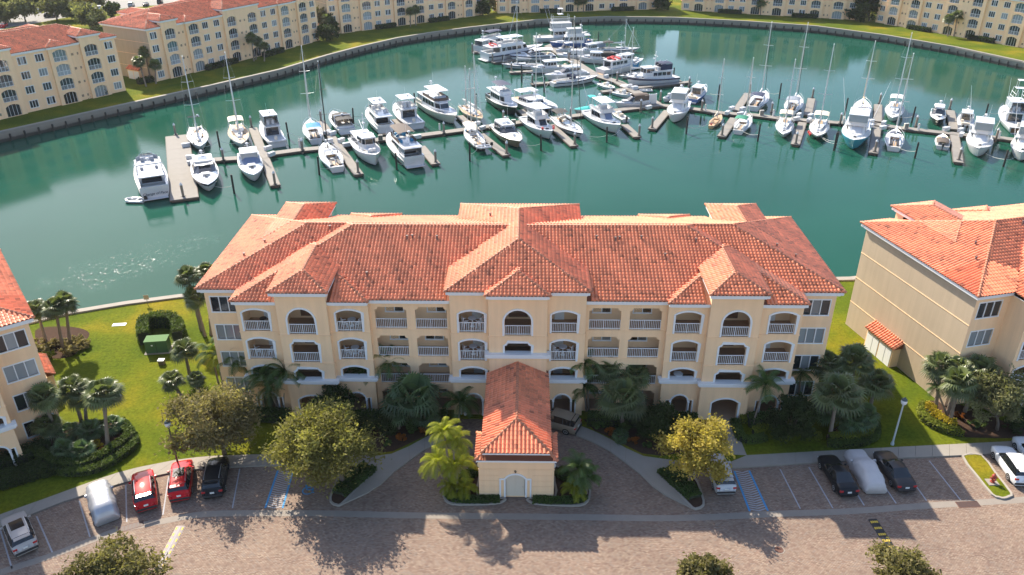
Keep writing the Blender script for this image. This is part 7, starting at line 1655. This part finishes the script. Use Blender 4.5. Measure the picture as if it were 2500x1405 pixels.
hedge(smooth_poly(BEDS['right_hedge'],3,False), .8, .75, 'lime', 'inner clipped hedge of the right corner bed', 4); hedge(smooth_poly(BEDS['right_hedge2'],3,False), .8, .5, 'hedge', 'outer low hedge of the right corner bed', 5)
hedge(smooth_poly(BEDS['nb_hedge'],3,False), .9, .6, 'lime', 'lime border hedge of the sunny bed by the right building', 6); hedge(smooth_poly(BEDS['nb_yellow'],3,False), 1.0, .8, 'yellow', 'bright yellow shrubs inside the sunny bed by the right building', 7)
hedge(smooth_poly(BEDS['entry_hedge'],3,False), .8, .5, 'hedge', 'low curved hedge right of the entry path', 8); hedge(smooth_poly(BEDS['entry_yellow'],3,False), .9, .6, 'lime', 'lime shrubs beside the entry arch', 9); hedge(smooth_poly(BEDS['entry_yellow2'],3,False), .9, .6, 'lime', 'lime shrubs curving below the leaning palm', 10)
# foundation planting in front of the main building
fr_ = random.Random(8)
def bwp(x, y): return BW(x, y)[:2]
for sgn, side in ((-1,'left'),(1,'right')):
    sheet('planting_bed', [bwp(sgn*x, y) for x, y in ((6.3,-.3),(7.2,-1.9),(9,-3.3),(11.3,-5.2),(13,-5.5),(16.5,-4.6),(18.2,-.6),(18,-.2))][::sgn], [], .02, mulch, -.05)
    hedge([bwp(sgn*x, y) for x, y in ((6.6,-.9),(9,-1.2),(12,-1.0),(17,-1.1))], 1.1, 1.2, 'fern', 'dark hedge along the %s front wall of the main building' % side, 20+sgn)
    hedge([bwp(sgn*x, y) for x, y in ((21.8,-.9),(24,-.7),(25.4,-.6))], 1.2, 1.1, 'fern', 'dark hedge below the outermost %s porch' % side, 30+sgn)
    k = 0
    for x, y, r, h, lf, nm in ((7.4,-1.6,.7,.9,'fern','fern clump'),(8.6,-2.5,.7,.7,'croton','orange croton'),(9.9,-2.4,.9,1.3,'fern','tall fern clump'),(10.8,-3.6,.6,.6,'croton','red-orange croton'),(12.2,-2.7,1.3,1.7,'dark','large dark shrub'),(14.3,-2.4,1.4,1.8,'dark','rounded dark shrub'),(16.3,-2.2,1.1,1.4,'dark','dark shrub'),(7.6,-.9,.5,.9,'lime','lime shrub'),(11.9,-4.3,.5,.5,'fern','small fern clump')):
        shrub(*bwp(sgn*x, y), r, h, lf, '%s %s walk in the %s front bed' % (nm, ('at the end of the','along the','in the middle of the','beside the','deep behind the','farther behind the','behind the','at the wall by the','at the edge of the')[k], side), 200+k+sgn*20, int(1100*r*r+300)); k += 1
    # low hedge inside the small islands
    hedge([bwp(sgn*x, y) for x, y in ((12.6,-7.6),(13.6,-9.3),(14.7,-11.0))], .7, .4, 'fern', 'dark ground cover on the %s tree island' % side, 40+sgn, 300); hedge([bwp(sgn*x, y) for x, y in ((13.3,-7.2),(14.6,-8.6),(15.2,-10.8))], .8, .35, 'fern', 'low dark planting under the tree on the %s island' % side, 44+sgn, 300)
    hedge([bwp(sgn*x, y) for x, y in ((1.4,-11.35),(3.2,-11.45),(5.0,-11.4),(5.8,-10.8))], .7, .3, 'fern', 'low green border at the %s foot of the pavilion' % side, 50+sgn, 350); hedge([bwp(sgn*x, y) for x, y in ((3.6,-7.8),(4.6,-8.9),(5.5,-10.2))], 1.0, .5, 'fern', 'dark planting beside the %s pavilion wall' % side, 54+sgn, 350)
for i, (x, y, r, h, lf, nm) in enumerate(((-38.2,57.5,.8,.9,'yellow','yellow shrub at the right of the round left bed'),(-37.4,56.8,.6,.6,'croton','orange shrub by the big trunk in the left bed'),(-42.5,57.2,.9,1.0,'dark','dark shrub at the wall end of the left bed'),(-40.9,57.0,.9,.8,'fern','fern patch in the middle of the left bed'),(-38.9,59.9,1.1,1.2,'hedge','leafy shrub at the back of the left bed'),(-40.1,60.2,1.0,1.2,'fern','dark fern at the back of the left bed'),
 (-52.6,74.6,1.4,.9,'drygrass','pale grass clump left of the left rear palms'),(-50.4,74.9,1.4,.8,'drygrass','dry grass patch between the left rear palms'),(-47.4,74.7,1.2,.8,'drygrass','dry grass patch at the right rim of the left rear bed'),(-51.5,73.5,1.3,.9,'drygrass','dry grass clump by the left rear palms'),(-48.2,73.6,1.3,.9,'drygrass','tan ornamental grass right of the left rear palms'),(-50.3,72.2,1.3,1.0,'lime','olive shrub below the left rear palms'),(-48.6,75.6,1.2,.8,'drygrass','reddish grass clump nearest the water on the left'),
 (42.8,61.5,.6,.5,'croton','dark red shrub among the right building palms'),(43.8,60.0,.9,.7,'hedge','green shrub by the right building palms'),(47,59.5,1.2,1.0,'dark','dark shrub under the grey-green tree'),(49,61,1.2,1.2,'dark','dark shrub at the right building corner'),(25.2,58.0,.5,.4,'lime','lime patch below the round dark shrub'),(28.2,58.5,.7,.6,'lime','small variegated shrub left of the big right palm'),(30.5,58.6,.8,.7,'croton','dark red ground shrub under the big right palm'),(32.6,60.8,1.2,1.4,'fern','dark fern mass in the right corner bed'),(27.9,61.2,1.2,1.6,'fern','dark fern mass left of the right corner palms'))): shrub(x, y, r, h, lf, nm, 300+i, int(1000*r*r+300))
hedge([(-46.5,54.2),(-44.0,55.9),(-42.6,57.4)], 1.6, 1.0, 'dark', 'dark shrub row against the left building wall', 60); hedge([(-47,51.0),(-43.8,53.0),(-41.3,54.4),(-39.5,55.0)], 2.2, .7, 'dark', 'wide dark hedge before the left building', 61, 700)
# hedges at the feet of the far buildings
for i, ((x0,y0),(x1,y1),lab) in enumerate([((-98,179.5),(-93.5,184.5),'long dark hedge at the foot of the leftmost far building'),((-78.5,208),(-73.5,217),'dark hedge at the foot of the second far building, left part'),((-68,223.5),(-64.5,230.5),'dark hedge at the foot of the second far building, right part'),((-90.3,193.5),(-88,196.5),'rounded dark hedge beside the orange end wall'),((-43,264),(-37.5,268.5),'dark hedge at the foot of the third far building, left part'),((-27,276),(-21,280.8),'dark hedge at the foot of the third far building, right part'),((10.5,294.2),(18,295.3),'dark hedge at top centre, left of the twin palms'),((36,297.8),(44,298.8),'dark hedge at top centre, right of the twin palms'),((73,293),(80.5,290),'dark hedge before the top right building, left part'),((96,283.6),(103.5,280.6),'dark hedge before the top right building, right part'),((126,261.5),(130,255),'low hedge before the corner building, left part'),((136.5,244.5),(140.5,238),'low hedge before the corner building, right part')]):
    hedge([(x0,y0),((x0+x1)/2,(y0+y1)/2),(x1,y1)], 1.6, 1.2, 'dark', lab, 70+i, 70, .22)

# ------------------------------------------------------------------ sea air
hz = bpy.data.materials.new('haze'); hz.use_nodes = True; N, L = nodes(hz); N.remove(N['Principled BSDF'])
pv = N.new('ShaderNodeVolumePrincipled'); pv.inputs['Color'].default_value = (.93,.95,1,1); pv.inputs['Density'].default_value = .00007; pv.inputs['Anisotropy'].default_value = .2
L.new(pv.outputs[0], N['Material Output'].inputs['Volume'])
MB().box(-420, 420, -130, 620, -4.5, 48.5).ob('haze', hz, kind='stuff')
